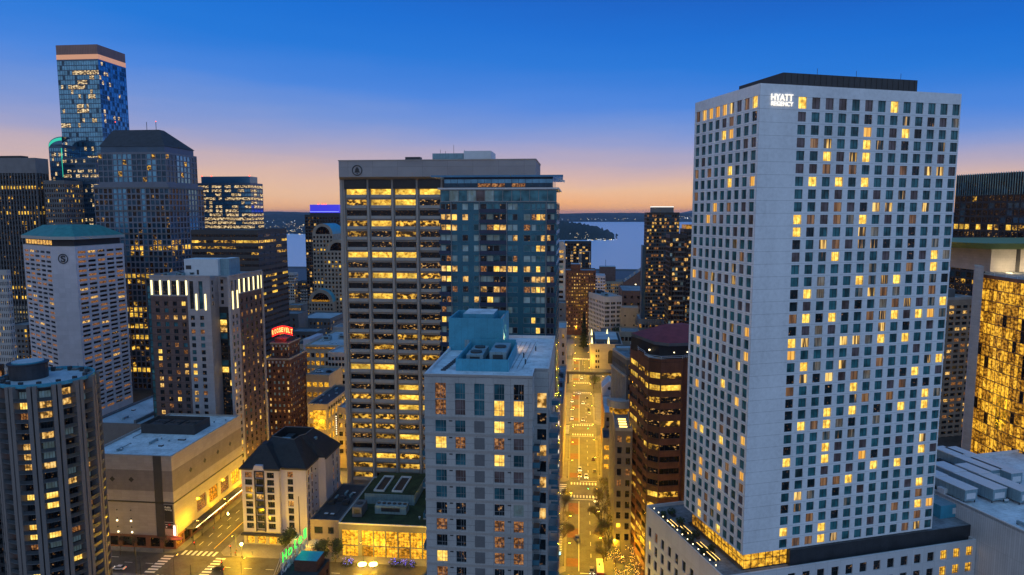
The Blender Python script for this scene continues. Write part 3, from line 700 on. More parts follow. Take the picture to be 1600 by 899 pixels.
# long dark tower on the right
ds, dz = at_d(1495, 274.5, 330, 'B'); 
b = Bld('office_tower', 'long dark glass office slab with scattered lit floors behind the white tower, far right', 'office tower', 'B', ds, 170, 0)
Dd = 160; zt = dz
b.face((0, Dd), LEFT, Dd, 0, zt, spans(Dd, 44, .8), [(zt - 4.5 - 4 * i - 2.9, zt - 4.5 - 4 * i) for i in range(30)], 'darker', .15, floors([{'oK': 10, 'cD': 4}, {'oP': 2, 'oK': 6, 'op': 3}, {'oW': 4, 'oP': 3, 'oK': 3}], 21, [4, 4, 1.4]))
b.face((0, 0), FRONT, 60, 0, zt, (), (), 'darker'); b.face((60, 0), RIGHT, Dd, 0, zt, (), (), 'darker'); b.face((60, Dd), BACK, 60, 0, zt, (), (), 'darker')
b.part('roof').quad([(0, 0, zt), (60, 0, zt), (60, Dd, zt), (0, Dd, zt)], 'roof_dark')
p = b.part('screen_fins')
for i in range(110): y = Dd * (i + .5) / 110; p.box(-.5, -.05, y - .12, y + .12, zt - 12, zt + .5, 'cT')
b.done()
# hotel block seen between the white tower and the curved office
ds, dz = at_d(1462, 470, 300, 'B'); d1 = at_d(1512, 466, 300, 'B')[0]
b = Bld('apartment_block', 'tan gridded block glimpsed between the white tower and the curved gold office', 'apartment block', 'B', ds, 300, 0)
w = d1 - ds + 6
b.face((0, 0), FRONT, w, 0, dz, spans(w, 6, .72), rows_dn(dz - 4, 3.1, 26, 1.7), 'tan_stone', .3, pick({'aK': 10, 'op': 3, 'aW': 2, 'aw': 4}, 8))
b.face((0, 24), LEFT, 24, 0, dz, (), (), 'tan_stone'); b.face((w, 0), RIGHT, 24, 0, dz, (), (), 'tan_stone'); b.face((w, 24), BACK, w, 0, dz, (), (), 'tan_stone')
roof_slab(b, 0, w, 0, 24, dz, 'roof_pale', 'pale_stone', 1.4, .4); b.part('penthouse').box(3, w - 6, 8, 18, dz + .02, dz + 5, 'mid_grey', 'roof_grey')
b.done()
# ================================================================= centre: grey condo in front (frame A)
QS, QD = -27.2, 117.0
zt = at_d(750, 586, QD)[1]; W = at_d(832, 588, QD)[0] - QS
b = Bld('condo_tower', 'nearest grey concrete apartment tower with teal roof enclosures, in front of the glass tower', 'apartment tower', 'A', QS, QD, 0)
def pxcol(px, py=650): return at_d(px, py, QD)[0] - QS
cols = [(pxcol(a), pxcol(c)) for a, c in ((680, 697), (711, 727), (741, 757), (772, 788), (802.5, 818.6))]
def qrow(a, c): return (at_d(750, c, QD)[1], at_d(750, a, QD)[1])
rows = [qrow(600, 625), qrow(626, 650)]
zc = sum(qrow(658, 677)) / 2; pitch = (at_d(750, 667, QD)[1] - at_d(750, 880, QD)[1]) / 8.0
hq = 2.15
rows += [(zc - 3.06 * k - hq / 2, zc - 3.06 * k + hq / 2) for k in range(25)]
QL = ["wTTTK", "wDTBB", "TT-Bw", "Bw-wD", "TT-BT", "TD-DD", "TT-TT", "KK-KC", "wK-ww", "KK-ww", "BK-ww", "wK-KK"]
ql = pick({'aK': 5, 'aT': 4, 'aB': 1.5, 'aw': 2}, 9)
def qlit(i, j):
    if i < len(QL): return {'w': 'aw', 'T': 'aT', 'K': 'aK', 'D': 'hD', 'B': 'aB', 'C': 'aC', '-': 'aK'}[QL[i][j]]
    return ql(i, j)
Dq = 40.0
b.face((0, 0), FRONT, W, 0, zt, cols, rows, 'grey_conc', .22, qlit, ([.5, .75], [.35]), 'frame_grey', .05, skip=lambda i, j: j == 2 and i > 1)
# pale floor bands and pier lines
bd = b.part('floor_band')
for k in range(25):
    z = zc - 3.06 * k + 1.55; bd.box(-.06, W + .06, -.07, -.003, z - .22, z + .22, 'bell_conc2')
bd.box(-.1, W + .1, -.1, -.003, zt - .35, zt, 'bell_conc2'); 
vt = b.part('vent')
for k in range(24):
    z = zc - 3.06 * k + .85
    for x in (pxcol(704), pxcol(796)): vt.box(x - .3, x + .3, -.03, -.002, z, z + .22, 'frame_dark')
b.P['wall'] = b.part('wall')
pn = b.part('blank_panel')
for k in range(25):
    z = zc - 3.06 * k; pn.box(cols[2][0], cols[2][1], -.03, -.004, z - 1.05, z + 1.05, 'mid_grey')
mat('rail_glass', (.08, .22, .30), .15, .1, 1, metal=.4)
# right side: stepped back with balconies; left side balconies
x1 = W
b.face((x1, 0), RIGHT, 6, 0, zt, [(1.2, 4.8)], rows[2:], 'grey_conc', .6, pick({'aK': 6, 'aw': 2, 'aC': 2}, 4))
b.face((x1 + 2.6, 6), RIGHT, Dq - 6, 0, zt, spans(Dq - 6, 6, .6), rows[1:], 'grey_conc', .5, pick({'aK': 7, 'aw': 2, 'aC': 2, 'aW': 1}, 5))
b.face((x1, 6), FRONT, 2.6, 0, zt, [(.5, 2.2)], rows[1:], 'grey_conc', .3, pick({'aK': 3, 'aW': 1}, 6))
b.face((0, Dq), LEFT, Dq, 0, zt, spans(Dq, 7, .5), rows[1:], 'grey_conc', .3, pick({'aK': 7, 'aw': 2}, 5)); b.face((x1 + 2.6, Dq), BACK, W + 2.6, 0, zt, (), (), 'grey_conc')
rf = b.part('roof'); rf.quad([(.3, .3, zt - .6), (x1 - .3, .3, zt - .6), (x1 - .3, 6.1, zt - .6), (.3, 6.1, zt - .6)], 'roof_pale'); rf.quad([(.3, 6.1, zt - .6), (x1 + 2.3, 6.1, zt - .6), (x1 + 2.3, Dq - .3, zt - .6), (.3, Dq - .3, zt - .6)], 'roof_pale')
pp = b.part('parapet')
for a in ((0, x1 - .3, 0, .3), (0, .3, .3, Dq), (x1 - .3, x1, 0, 6), (x1, x1 + 2.6, 6, 6.3), (x1 + 2.3, x1 + 2.6, 6.3, Dq), (.3, x1 + 2.3, Dq - .3, Dq)): pp.box(a[0], a[1], a[2], a[3], zt - .6, zt + .02, 'white_panel2')
for k in range(24):
    z = zc - 3.06 * k - 1.45
    if k > 0:
        u = b.new('balcony'); u.box(x1 + .02, x1 + 1.3, .8, 5.2, z - .2, z, 'mid_grey'); 
        for (a, c, e, g) in ((x1 + 1.24, x1 + 1.3, .8, 5.2), (x1 + .02, x1 + 1.24, .8, .86)): u.box(a, c, e, g, z + .1, z + 1.05, 'rail_glass') if 'rail_glass' in MATS else None
mat('rail_glass', (.08, .22, .30), .15, .1, 1, metal=.4)
for k in range(0, 22):
    z = zc - 3.06 * k - 1.45
    for (y0, y1, xx, sg) in ((8.5, 14, x1 + 2.6, 1), (20, 26, x1 + 2.6, 1), (5, 10, 0, -1)):
        if sg < 0 and k % 2: continue
        u = b.new('balcony'); u.box(xx + sg * .02, xx + sg * 1.7, y0, y1, z - .2, z, 'grey_conc')
        u.box(xx + sg * 1.64, xx + sg * 1.7, y0, y1, z + .08, z + 1.05, 'rail_glass'); u.box(xx + sg * .02, xx + sg * 1.64, y0, y0 + .06, z + .08, z + 1.05, 'rail_glass')
# rear tall teal enclosure
rz = zt - .6
def QX(px, py, d): s, z = at_d(px, py, d); return s - QS, z
d1 = QD + 24; xa, za = QX(701, 497, d1); xb, _ = QX(786, 497, d1)
e = b.part('stair_enclosure'); H1 = za
e.box(xa, xb, 24, 24.3, rz, H1, 'teal_metal'); e.box(xa, xa + .3, 24.3, 36, rz, H1, 'teal_metal'); e.box(xb - .3, xb, 24.3, 36, rz, H1, 'teal_metal'); e.box(xa + .3, xb - .3, 35.7, 36, rz, H1, 'teal_metal')
e.box(xa + 2.6, xb - 2.4, 27, 35, rz, H1 + .5, 'teal_metal', 'roof_pale'); e.box(xa + .3, xb - .3, 24.3, 35.7, rz, H1 - 2.2, 'roof_grey')
e = b.part('enclosure_door'); e.box(xa + 3.4, xa + 4.4, 23.94, 24, rz, rz + 2.3, 'unit')
for i in range(5): r_ = b.new('roof_ladder') if i == 0 else r_; r_.bar((xb - 2 + .3 * i, 27 + i * .5, H1 - 2), (xb - .3, 25 + i, H1 + .3), .05, 'white_metal')
# mechanical pen in front of it
d0 = QD + 5.2; xa2, z2 = QX(712, 561, d0); xb2, _ = QX(795, 561, d0)
e = b.part('screen_wall'); zz = z2
e.box(xa2, xb2, 5.2, 5.5, rz, zz, 'teal_metal'); e.box(xa2, xa2 + .25, 5.5, 22.5, rz, zz, 'teal_metal'); e.box(xb2 - .25, xb2, 5.5, 22.5, rz, zz, 'teal_metal'); e.box(xa2 + .25, xb2 - .25, 22.25, 22.5, rz, zz + .6, 'teal_metal')
b.part('pen_floor').box(xa2 + .26, xb2 - .26, 5.51, 22.2, rz + .02, rz + .08, 'roof_dark')
b.part('pen_floor').box(xa2 + .8, xb2 - .6, 6.0, 8.4, rz + .3, zz - 1.0, 'roof_grey', 'roof_pale')
ac_unit(b, xa2 + 1.2, 10, rz + .1, 3.2, 4.2, 2.0); ac_unit(b, xb2 - 4.2, 10, rz + .1, 3.2, 9.5, 2.6); ac_unit(b, xa2 + 1.2, 16, rz + .1, 3.0, 4, 1.8)
# roof pipes and vents
for i in range(13): 
    v = b.new('roof_vent'); v.box(2.0 + .11 * i, 2.9 + .11 * i, 5 + 1.25 * i, 5.7 + 1.25 * i, rz + .02, rz + .22, 'dark_metal')
for (x, y) in ((x1 - 2.2, 12), (x1 - 3, 18), (x1 - 1, 25)):
    v = b.new('roof_pipe'); v.cyl(x, y, rz, rz + 1.0, .12, 'dark_metal', 8)
for i in range(4): v = b.new('roof_pipe'); v.bar((x1 - 5.4 + 1.0 * i, 8, rz + .12), (x1 - 4.6 + 1.0 * i, 34, rz + .12), .05, 'roof_grey')
b.done()
l = bpy.data.lights.new('wall_lamp', 'POINT'); l.energy = 500; l.color = (1, .55, .2); l.shadow_soft_size = .3
X, Y = to_w(QS + xb + 1.4, QD + 26.5, 'A'); t = thing('roof_lamp', 'warm lamp lighting the side of the tall teal roof enclosure', 'lamp', (X, Y, rz))
m = MB(); m.bar((0, 0, 0), (0, 0, 1.4), .05, 'dark_metal'); m.build('post', t); m = MB(); m.cyl(0, 0, 1.4, 1.65, .14, 'bulb', 8); m.build('lamp_head', t); link('lamp', l, t, (0, 0, 2.0))

# ================================================================= glass tower behind it
PS_, PD_ = at_d(687, 294, 200)[0], 200.0
zt = at_d(780, 293, PD_)[1]; W = at_d(870, 294, PD_)[0] - PS_
b = Bld('glass_tower', 'teal glass apartment tower with dark balconies and thin projecting roof beside the concrete slab', 'apartment tower', 'A', PS_, PD_, 0)
def PX(px, py=400): return at_d(px, py, PD_)[0] - PS_
ztyp = at_d(780, 316, PD_)[1]; rows = [(ztyp - 3.05 * k - 2.25, ztyp - 3.05 * k - .45) for k in range(41)]
# column groups
def sub(a, c, n, fr=.9): w = (c - a) / n; return [(a + w * (i + .5) - w * fr / 2, a + w * (i + .5) + w * fr / 2) for i in range(n)]
G1 = sub(PX(689), PX(705), 2); G2 = sub(PX(706), PX(715), 1, .92); G3 = sub(PX(722), PX(732.5), 1, .85); G4 = sub(PX(740), PX(748.5), 1, .9)
G5 = sub(PX(750.5), PX(791), 4, .94); G6 = sub(PX(793), PX(809), 2, .92); G7 = sub(PX(818), PX(829), 1, .95); G8 = sub(PX(830), PX(852), 3, .92); G9 = sub(PX(854.5), PX(866), 2, .92)
cols = G1 + G2 + G3 + G4 + G5 + G6 + G7 + G8 + G9
litmap = {1: [0, 1, 2, 15 - 2, 14], 2: [1, 0, 2, 7, 8], 3: [10], 4: [13, 14], 6: [0, 1, 2, 7, 8, 9, 10, 11], 7: [0, 1, 3, 12, 13], 8: [5, 7, 12, 13, 14], 9: [4, 6]}
rg = random.Random(31); cache = {}
def plit(i, j):
    if (i, j) in cache: return cache[(i, j)]
    if j in litmap.get(i, []): r = rg.choice(['aB', 'aW', 'aW'])
    else:
        dk = 5 <= j <= 8 or j >= 15 or j < 2
        r = rg.choices(['aK', 'aC', 'aT', 'aw', 'aW', 'aB'], [5 if dk else 3, 3, 1 if dk else 5, .7, .5, .25])[0]
    cache[(i, j)] = r; return r
mat('teal_spandrel', (.03, .14, .20), .22, .2, .2, metal=.35)
b.face((0, 0), FRONT, W, 0, ztyp, cols, rows, 'teal_spandrel', .12, plit, ([], []), 'frame_grey', .07, revm='frame_grey')
Dp = 30.0
b.face((W, 0), RIGHT, Dp, 0, ztyp, spans(Dp, 9, .85), rows, 'teal_spandrel', .12, pick({'aK': 4, 'aT': 4, 'aW': 1, 'aw': 1, 'aC': 2}, 5))
b.face((0, Dp), LEFT, Dp, 0, ztyp, spans(Dp, 9, .85), rows, 'teal_spandrel', .12, pick({'aK': 4, 'aT': 4, 'aW': 1}, 6)); b.face((W, Dp), BACK, W, 0, ztyp, (), (), 'teal_spandrel')
for k in range(41):
    z = ztyp - 3.05 * k - 2.25
    for (a, c) in ((PX(687.5), PX(705)), (PX(750), PX(791.5)), (PX(854), PX(868))):
        if k > 16 and a < PX(850): continue
        u = b.new('balcony'); u.box(a, c, -1.3, -.004, z - .85, z - .65, 'navy'); u.box(a, c, -1.36, -1.3, z - .85, z + .25, 'navy')
for px in (705.6, 749.4, 791.8, 853.2): x = PX(px); b.part('mullion_line').box(x - .12, x + .12, -.35, -.003, 0 if px > 850 else 45, ztyp, 'frame_grey')
# tall glass storey, white line, crown
zs = ztyp; zw = at_d(780, 293.5, PD_)[1]
b.face((.4, -.5), FRONT, W - .4, zs, zw - .5, spans(W - .4, 13, .94), [(zs + .3, zw - .8)], 'frame_grey', .1, lambda i, j: {1: 'aC', 3: 'aC', 4: 'hD', 5: 'aC'}.get(j, 'aT'), part='upper_storey')
b.part('upper_storey').box(0, W, 0, Dp, zs, zs + .02, 'roof_grey')
b.part('floor_line').box(-.4, W + .6, -1.1, Dp, zw - .5, zw, 'white_metal')
zr = at_d(780, 277, PD_ - 2)[1]
b.face((1.0, 1.6), FRONT, W - 2.2, zw, zr, spans(W - 2.2, 16, .95), [(zw + .3, zw + 1.3), (zw + 1.4, zr - .4)][::-1], 'navy', .08, lambda i, j: 'cT' if i == 0 else ('aw' if j in (5, 6, 7, 8, 10, 11) else 'cD'), part='upper_storey')
b.face((W - 1.2, 1.6), RIGHT, Dp - 4, zw, zr, (), (), 'blue_glass_wall', part='upper_storey'); b.face((1.0, Dp - 2.4), LEFT, Dp - 4, zw, zr, (), (), 'blue_glass_wall', part='upper_storey')
xl = at_d(673, 275, PD_ - 3)[0] - PS_; xr = at_d(880, 275, PD_ - 3)[0] - PS_
rf = b.part('roof'); rf.prism([(xl, -3), (xr, -3), (xr - 1, Dp + 1), (xl + 1.5, Dp + 1)], zr, zr + .55, 'blue_glass_wall', 'roof_grey')
rb = b.part('roof_bracket'); 
for i in range(4): rb.bar((xr - 2.2, -2.5 + i * .7, zr - .2), (xr + .4, -2.5 + i * .7, zr - 1.6 + .2 * i), .09, 'white_metal'); 
for i in range(3): rb.bar((xr - .2 - .6 * i, -2.6, zr - .2 - .4 * i), (xr - .2 - .6 * i, -.4, zr - .4 - .4 * i), .09, 'white_metal')
b.done()

# ================================================================= long concrete slab with the bell emblem
BD = 279.5; BS = at_d(537, 282, BD)[0]
ztop = at_d(560, 252, BD - 2)[1]; zsh = at_d(600, 281, BD)[1]; x_end = at_d(830, 270, BD)[0]
b = Bld('concrete_slab', 'broad concrete office slab with ribbon windows and a round bell emblem at its top corner', 'office tower', 'A', BS, BD, 0)
W = x_end - BS; Db = 28
piers = [at_d(p, 400, BD)[0] - BS for p in (540, 577.5, 614.5, 651.5, 688)]
pw = piers[1] - piers[0]; piers = [piers[0] + pw * i for i in range(int(W / pw) + 1)]
cols = [(piers[i] + .95, piers[i + 1] - .75) for i in range(len(piers) - 1)]
zf = at_d(600, 300, BD)[1]; pitch = (zf - at_d(600, 728, BD)[1]) / 27.0
rows = [(zf - pitch * k - 1.15, zf - pitch * k + 1.15) for k in range(29)]
BL = ["WWWW", "PWWp", "KKKK", "PWPP", "PpPp", "KpKp", "WWWK", "pKKp", "PWWP", "KKKp", "PWPp", "KKKK", "KKKp", "pKpp", "PpPP", "KPpp", "ppPP", "WWKp", "KKpp", "pKWp", "PPWP", "ppWW", "PPPp", "PPpp", "pPWp", "KKpp", "PWPP", "PPPP"]
bl = pick({'oK': 5, 'op': 4, 'oP': 4, 'oW': 2}, 77)
b.face((0, 0), FRONT, W, 0, zsh, cols, rows, 'bell_conc', .9, lambda i, j: 'o' + BL[i][j] if i < len(BL) and j < 4 else bl(i, j), revm='bell_conc2')
b.face((0, Db), LEFT, Db, 0, zsh, (), (), 'bell_conc'); b.face((W, 0), RIGHT, Db, 0, zsh, (), (), 'bell_conc'); b.face((W, Db), BACK, W, 0, zsh, (), (), 'bell_conc')
pr = b.part('pier')
for x in piers: pr.box(x - .45, x + .45, -.75, -.003, 0, zsh, 'bell_conc2')
pr.box(-1.6, .0, -.75, Db * .3, 0, zsh, 'bell_conc2')
sl = b.part('sill')
for (a, t) in rows:
    for (c0, c1) in cols: sl.prism([(c0 + .02, -.45), (c1 - .02, -.45), (c1 - .02, -.003), (c0 + .02, -.003)], a - 1.25, a - .02, 'bell_conc2', P2=[(c0 + .02, -.2), (c1 - .02, -.2), (c1 - .02, -.003), (c0 + .02, -.003)])
# crown
cr = b.part('crown'); mat('crown_conc', (.31, .30, .315), .85, .08, .15, bw=pw, bh=6, mort=.06, mcol=.6)
zc2 = zsh + 1.0
CL = at_d(529, 258, BD - 3)[0] - BS
cr.prism([(-1.6, -.8), (W + 1, -.8), (W + 1, Db), (-1.6, Db)], zsh, zc2, 'bell_conc', P2=[(CL, -3), (W + 2, -3), (W + 2, Db + 2), (CL, Db + 2)])
cr.box(CL, W + 2, -3, Db + 2, zc2, ztop, 'crown_conc', 'roof_grey')
cp = b.part('coping'); cp.box(CL - .2, W + 2.2, -3.2, Db + 2.2, ztop + .003, ztop + .4, 'bell_conc2', 'roof_grey')
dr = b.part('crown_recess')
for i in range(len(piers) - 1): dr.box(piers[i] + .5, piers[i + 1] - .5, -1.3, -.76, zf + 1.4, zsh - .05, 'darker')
# emblem: ring with a bell inside
ex, ez = at_d(558, 266.5, BD - 3); ex -= BS
em = b.part('emblem_ring'); n = 28
for i in range(n):
    a, c = 2 * math.pi * i / n, 2 * math.pi * (i + 1) / n
    em.prism([(0, 0)] * 0 + [], 0, 0, 'frame_dark') if 0 else em.bar((ex + 2.0 * math.cos(a), -3.1, ez + 2.0 * math.sin(a)), (ex + 2.0 * math.cos(c), -3.1, ez + 2.0 * math.sin(c)), .2, 'frame_dark', 4)
eb = b.part('emblem_bell'); prof = [(-1.25, -.85), (1.25, -.85), (.85, -.45), (.72, .4), (.5, .85), (.22, 1.02), (.2, 1.25), (-.2, 1.25), (-.22, 1.02), (-.5, .85), (-.72, .4), (-.85, -.45)]
k0 = len(eb.v); eb.v += [(ex + x, -3.2, ez + z) for x, z in prof] + [(ex + x, -3.0, ez + z) for x, z in prof]; mi = eb.mi('frame_dark')
eb.f.append(tuple(range(k0, k0 + 12))); eb.m.append(mi)
for i in range(12): j = (i + 1) % 12; eb.f.append((k0 + j, k0 + i, k0 + 12 + i, k0 + 12 + j)); eb.m.append(mi)
eb.bar((ex, -3.18, ez - 1.3), (ex, -3.02, ez - 1.3), .26, 'frame_dark', 10)
def rbx(n, pxl, pxr, pyt, dd, dep, m='unit', tm='roof_grey', zb=None):
    s0, z = at_d(pxl, pyt, BD + dd); s1 = at_d(pxr, pyt, BD + dd)[0]; q = b.new(n); q.box(s0 - BS, s1 - BS, dd, dd + dep, (ztop + .4) if zb is None else zb, z, m, tm); return s0 - BS, s1 - BS, z
rbx('penthouse', 675.5, 724, 240, 6, 14); rbx('penthouse', 724.5, 767, 236, 6, 16, 'white_metal')
rbx('rooftop_unit', 633, 656, 245.5, 8, 4, 'dark_metal'); rbx('penthouse', 755, 816, 258, 1, 8, 'crown_conc'); rbx('rooftop_unit', 817, 826, 266, 2, 5, 'teal_metal'); rbx('rooftop_unit', 827, 838, 270, 2, 5, 'teal_metal')
for px, h in ((688, 2.2), (696, 1.4), (709, 5), (726, 2), (792, 3), (804, 3.4), (808, 2.4)):
    s_, z_ = at_d(px, 240 if px < 770 else 258, BD + 7 if px < 770 else BD + 3); b.new('antenna').bar((s_ - BS, 7 if px < 770 else 3, z_ - .2), (s_ - BS, 7 if px < 770 else 3, z_ + h * .7), .08, 'dark_metal')
dsh = b.new('satellite_dish'); s_, z_ = at_d(804, 256, BD + 3); dsh.cyl(s_ - BS, 3, z_ - 1.5, z_ + .6, .1, 'dark_metal', 6); dsh.cyl(s_ - BS + .3, 3, z_ + .6, z_ + .9, .3, 'white_metal', 10, .8)
b.done()

# ================================================================= lit glass hall with planted roof
b = Bld('glass_hall', 'low hall with planted green roof and tall gold-lit glass front below the concrete slab', 'hall', 'A', -86.5, 231.5, 0)
W = 46; D = 44; H = at_z(533, 817, 0)[1]
H = at_d(600, 822, 231.5)[1]
mat('green_roof', (.028, .045, .016), .95, .5, .25, bump=.5, freq2=3)
b.face((0, 0), FRONT, W, 0, H, [(1.2, 7.2)] + [(8.6 + 4.55 * k, 8.6 + 4.55 * k + 4.2) for k in range(8)], [(H - 8.0, H - 2.2), (H - 12.6, H - 8.2)], 'mid_grey', .3, lambda i, j: 'gold' if j in (0, 2, 3, 5, 6, 7) or i == 0 else 'goldd', ([.25, .5, .75], [.33]), 'frame_dark', .08)
b.face((0, D), LEFT, D, 0, H, (), (), 'mid_grey'); b.face((W, 0), RIGHT, D, 0, H, (), (), 'mid_grey'); b.face((W, D), BACK, W, 0, H, (), (), 'mid_grey')
roof_slab(b, 0, W, 0, D, H, 'green_roof', 'white_panel2', .5, .3)
s0_, d0_ = -80.5, 247.5
m = b.part('upper_block'); zz = H + 4.2
m.box(4.2, 24, 18, 40, H + .02, zz, 'unit', 'green_roof')
for (x, y) in ((7.2, 20), (14.5, 20)):
    q = b.new('skylight')
    for a in ((x, x + 4.2, y, y + .4), (x, x + 4.2, y + 14.6, y + 15), (x, x + .4, y + .4, y + 14.6), (x + 3.8, x + 4.2, y + .4, y + 14.6)): q.box(*a, zz + .02, zz + .7, 'white_metal')
    q.box(x + .4, x + 3.8, y + .4, y + 14.6, zz + .02, zz + .06, 'darker')
ac_unit(b, 11, 9, H + .05, 12, 4.5, 3.4); ac_unit(b, 3.4, 5.5, H + .05, 3.6, 7, 4.0, 'mid_grey'); ac_unit(b, 32.5, 27, H + .05, 6.5, 6, 5.2); ac_unit(b, 33.5, 7, H + .05, 3, 3.2, 2.4)
cn = b.part('canopy'); cn.box(6, 44, -4.2, -.1, H - 13.4, H - 13.1, 'dark_metal', 'roof_dark')
for i in range(9): cn.box(6 + i * 4.7, 6.2 + i * 4.7, -4.3, -.1, H - 13.1, H - 12.9, 'white_metal')
b.done()
# ================================================================= left: stone mall, corner hotel, brick-and-stone hotel
MS, MD = -182.0, 230.0; MW = 33.2
H = at_d(260, 716, MD)[1]
mat('mall_light', (.36, .32, .30), .85, .08, .2, bw=3.2, bh=1.1, mort=.03, mcol=.8)
mat('mall_mid', (.215, .185, .175), .85, .1, .2, bw=1.6, bh=1.1, mort=.03, mcol=.8)
mat('mall_red', (.20, .085, .05), .7, .15, .3)
b = Bld('shopping_mall', 'stone shopping mall with grey diamond band and pale flat roof on left street corner', 'mall', 'A', MS, MD, 0)
D = 52
for (p, a, Wd) in (((0, 0), FRONT, MW), ((MW, 0), RIGHT, D), ((MW, D), BACK, MW), ((0, D), LEFT, D)):
    front = a == FRONT or a == RIGHT
    b.face(p, a, Wd, H - 5, H, (), (), 'mall_light'); b.face(p, a, Wd, H - 13, H - 5, (), (), 'mall_mid', part='dark_band'); b.face(p, a, Wd, H - 17, H - 13, (), (), 'mall_light')
    if a == RIGHT:
        b.face(p, a, Wd, 5.2, H - 17, [(15 + 9 * k, 15 + 9 * k + 7) for k in range(4)], [(7.5, 13.5)], 'mall_light', .5, lambda i, j: 'gold' if j == 3 else ('goldd' if j % 2 else 'aw'), ([.25, .5, .75], [.5]), 'brown_brick', .22)
        b.face(p, a, Wd, 0, 5.2, spans(Wd, 10, .8), [(.6, 4.4)], 'mall_red', .5, pick({'goldd': 3, 'oK': 4, 'gold': 2}, 3), wname='shop_window')
    elif a == FRONT:
        b.face(p, a, Wd, 5.2, H - 17, (), (), 'mall_light'); b.face(p, a, Wd, 0, 5.2, spans(Wd, 6, .7), [(.6, 4.2)], 'mall_red', .5, pick({'goldd': 2, 'oK': 4}, 5), wname='shop_window')
    else: b.face(p, a, Wd, 0, H - 17, (), (), 'mall_light')
rb = b.part('recess_line')
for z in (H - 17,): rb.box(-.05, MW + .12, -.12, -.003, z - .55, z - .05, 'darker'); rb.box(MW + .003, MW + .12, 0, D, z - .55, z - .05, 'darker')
st = b.part('corner_strip'); st.box(MW - 7.2, MW - 4.0, -.12, -.004, 4.8, H + .6, 'dark_stone')
roof_slab(b, 0, MW, 0, D, H, 'roof_pale', 'mall_light', .7, .5)
def diamond(x, y, z, ang, r, n='diamond_tile'):
    q = b.new(n); c, s = math.cos(ang), math.sin(ang); nx, ny = s, -c
    F = [(x + c * u + nx * .08, y + s * u + ny * .08, z + w) for u, w in ((-r, 0), (0, -r), (r, 0), (0, r))]; B_ = [(x + c * u, y + s * u, z + w) for u, w in ((-r, 0), (0, -r), (r, 0), (0, r))]
    q.quad(F, 'darker')
    for i in range(4): q.quad([F[i], B_[i], B_[(i + 1) % 4], F[(i + 1) % 4]], 'darker')
for x in (2, 9.5, 17.0): diamond(x, 0, H - 8.8, FRONT, 1.05)
for x in (12, 22, 32, 42): diamond(MW, x, H - 9, RIGHT, 1.05)
for x in (5, 10.5, 16):
    for z in (14.6, 11.3, 8): diamond(x, 0, z, FRONT, .32)
for i, (x, z) in enumerate(((10.5, 11.3), (16, 11.3), (10.7, 6.9), (16.2, 6.9))): q = b.new('wall_light'); q.box(x - .22, x + .22, -.35, -.1, z - .22 - .8, z + .22 - .8, 'bulb')
# rooftop pen with fans
q = b.part('equipment_pen'); e0, e1, f0, f1 = 4, 27, 26, 38
for a in ((e0, e1, f0, f0 + .4), (e0, e1, f1 - .4, f1), (e0, e0 + .4, f0 + .4, f1 - .4), (e1 - .4, e1, f0 + .4, f1 - .4)): q.box(*a, H + .02, H + 4.0, 'dark_stone')
for i in range(3): ac_unit(b, 6 + 6.6 * i, 28.5, H + .02, 5.6, 7, 3.2, 'dark_metal')
# canopy over the pavement, banner, lit blade sign
cn = b.part('canopy'); cn.box(MW + .15, MW + 3.4, 6, 46, 5.0, 5.4, 'dark_metal', 'roof_dark'); cn.box(MW - 3, MW + 3.4, -2.6, -.2, 4.9, 5.2, 'mall_red'); cn.box(MW + 3.4, MW + 3.5, 8, 44, 4.9, 5.1, 'bulb')
bn = b.part('banner'); bx0, bx1 = MW - 3.7, MW - .4; bn.box(bx0, bx1, -.34, -.2, 8.2, 17.4, 'darker')
lamp_mat('lit_red', (1, .08, .04), 4); lamp_mat('lit_pink', (1, .5, .4), 6); mat('print_white', (.75, .75, .75), .6, .02); mat('print_red', (.6, .06, .06), .6, .02)
bo = bpy.data.objects
b.part('banner_line').box(bx0, bx1, -.36, -.345, 10.7, 10.8, 'print_white')
q = b.part('banner_mark'); q.cyl(0, 0, 0, 0, 0, 'print_red', 3) if 0 else None
q.prism([(bx0 + 1.4, -.37), (bx0 + 2.2, -.37), (bx0 + 2.2, -.345), (bx0 + 1.4, -.345)], 9.5, 10.1, 'print_red')
q.bar((bx0 + .6, -.37, 8.9), (bx0 + .6, -.345, 8.9), .3, 'print_white', 12); q.box(bx0 + .2, bx0 + 1.1, -.37, -.345, 9.7, 9.85, 'print_white'); q.box(bx0 + 2.4, bx1 - .1, -.37, -.345, 9.7, 9.85, 'print_white')
bl_ = b.part('blade_sign'); bl_.box(MW + .2, MW + 1.6, -1.4, -1.0, 6.0, 10.2, 'print_white'); 
bl2 = b.part('blade_sign_face'); bl2.box(MW + .35, MW + .95, -1.5, -1.41, 6.3, 9.9, 'lit_pink'); bl2.box(MW + 1.1, MW + 1.4, -1.5, -1.41, 6.3, 9.9, 'lit_red')
b.done()
link('banner_text', fit_text('Public', 2.3, .75, 'print_white', 'banner_text', .04, .01), b.root, ((bx0 + bx1) / 2 - .2, -.36, 16.5)); link('banner_text', fit_text('Parking', 2.6, .8, 'print_white', 'banner_text', .04, .01), b.root, ((bx0 + bx1) / 2, -.36, 15.5))
l = bpy.data.lights.new('sign_glow', 'POINT'); l.energy = 500; l.color = (1, .12, .05); l.shadow_soft_size = .5; link('sign_glow', l, b.root, (MW + 1.2, -2.2, 7))

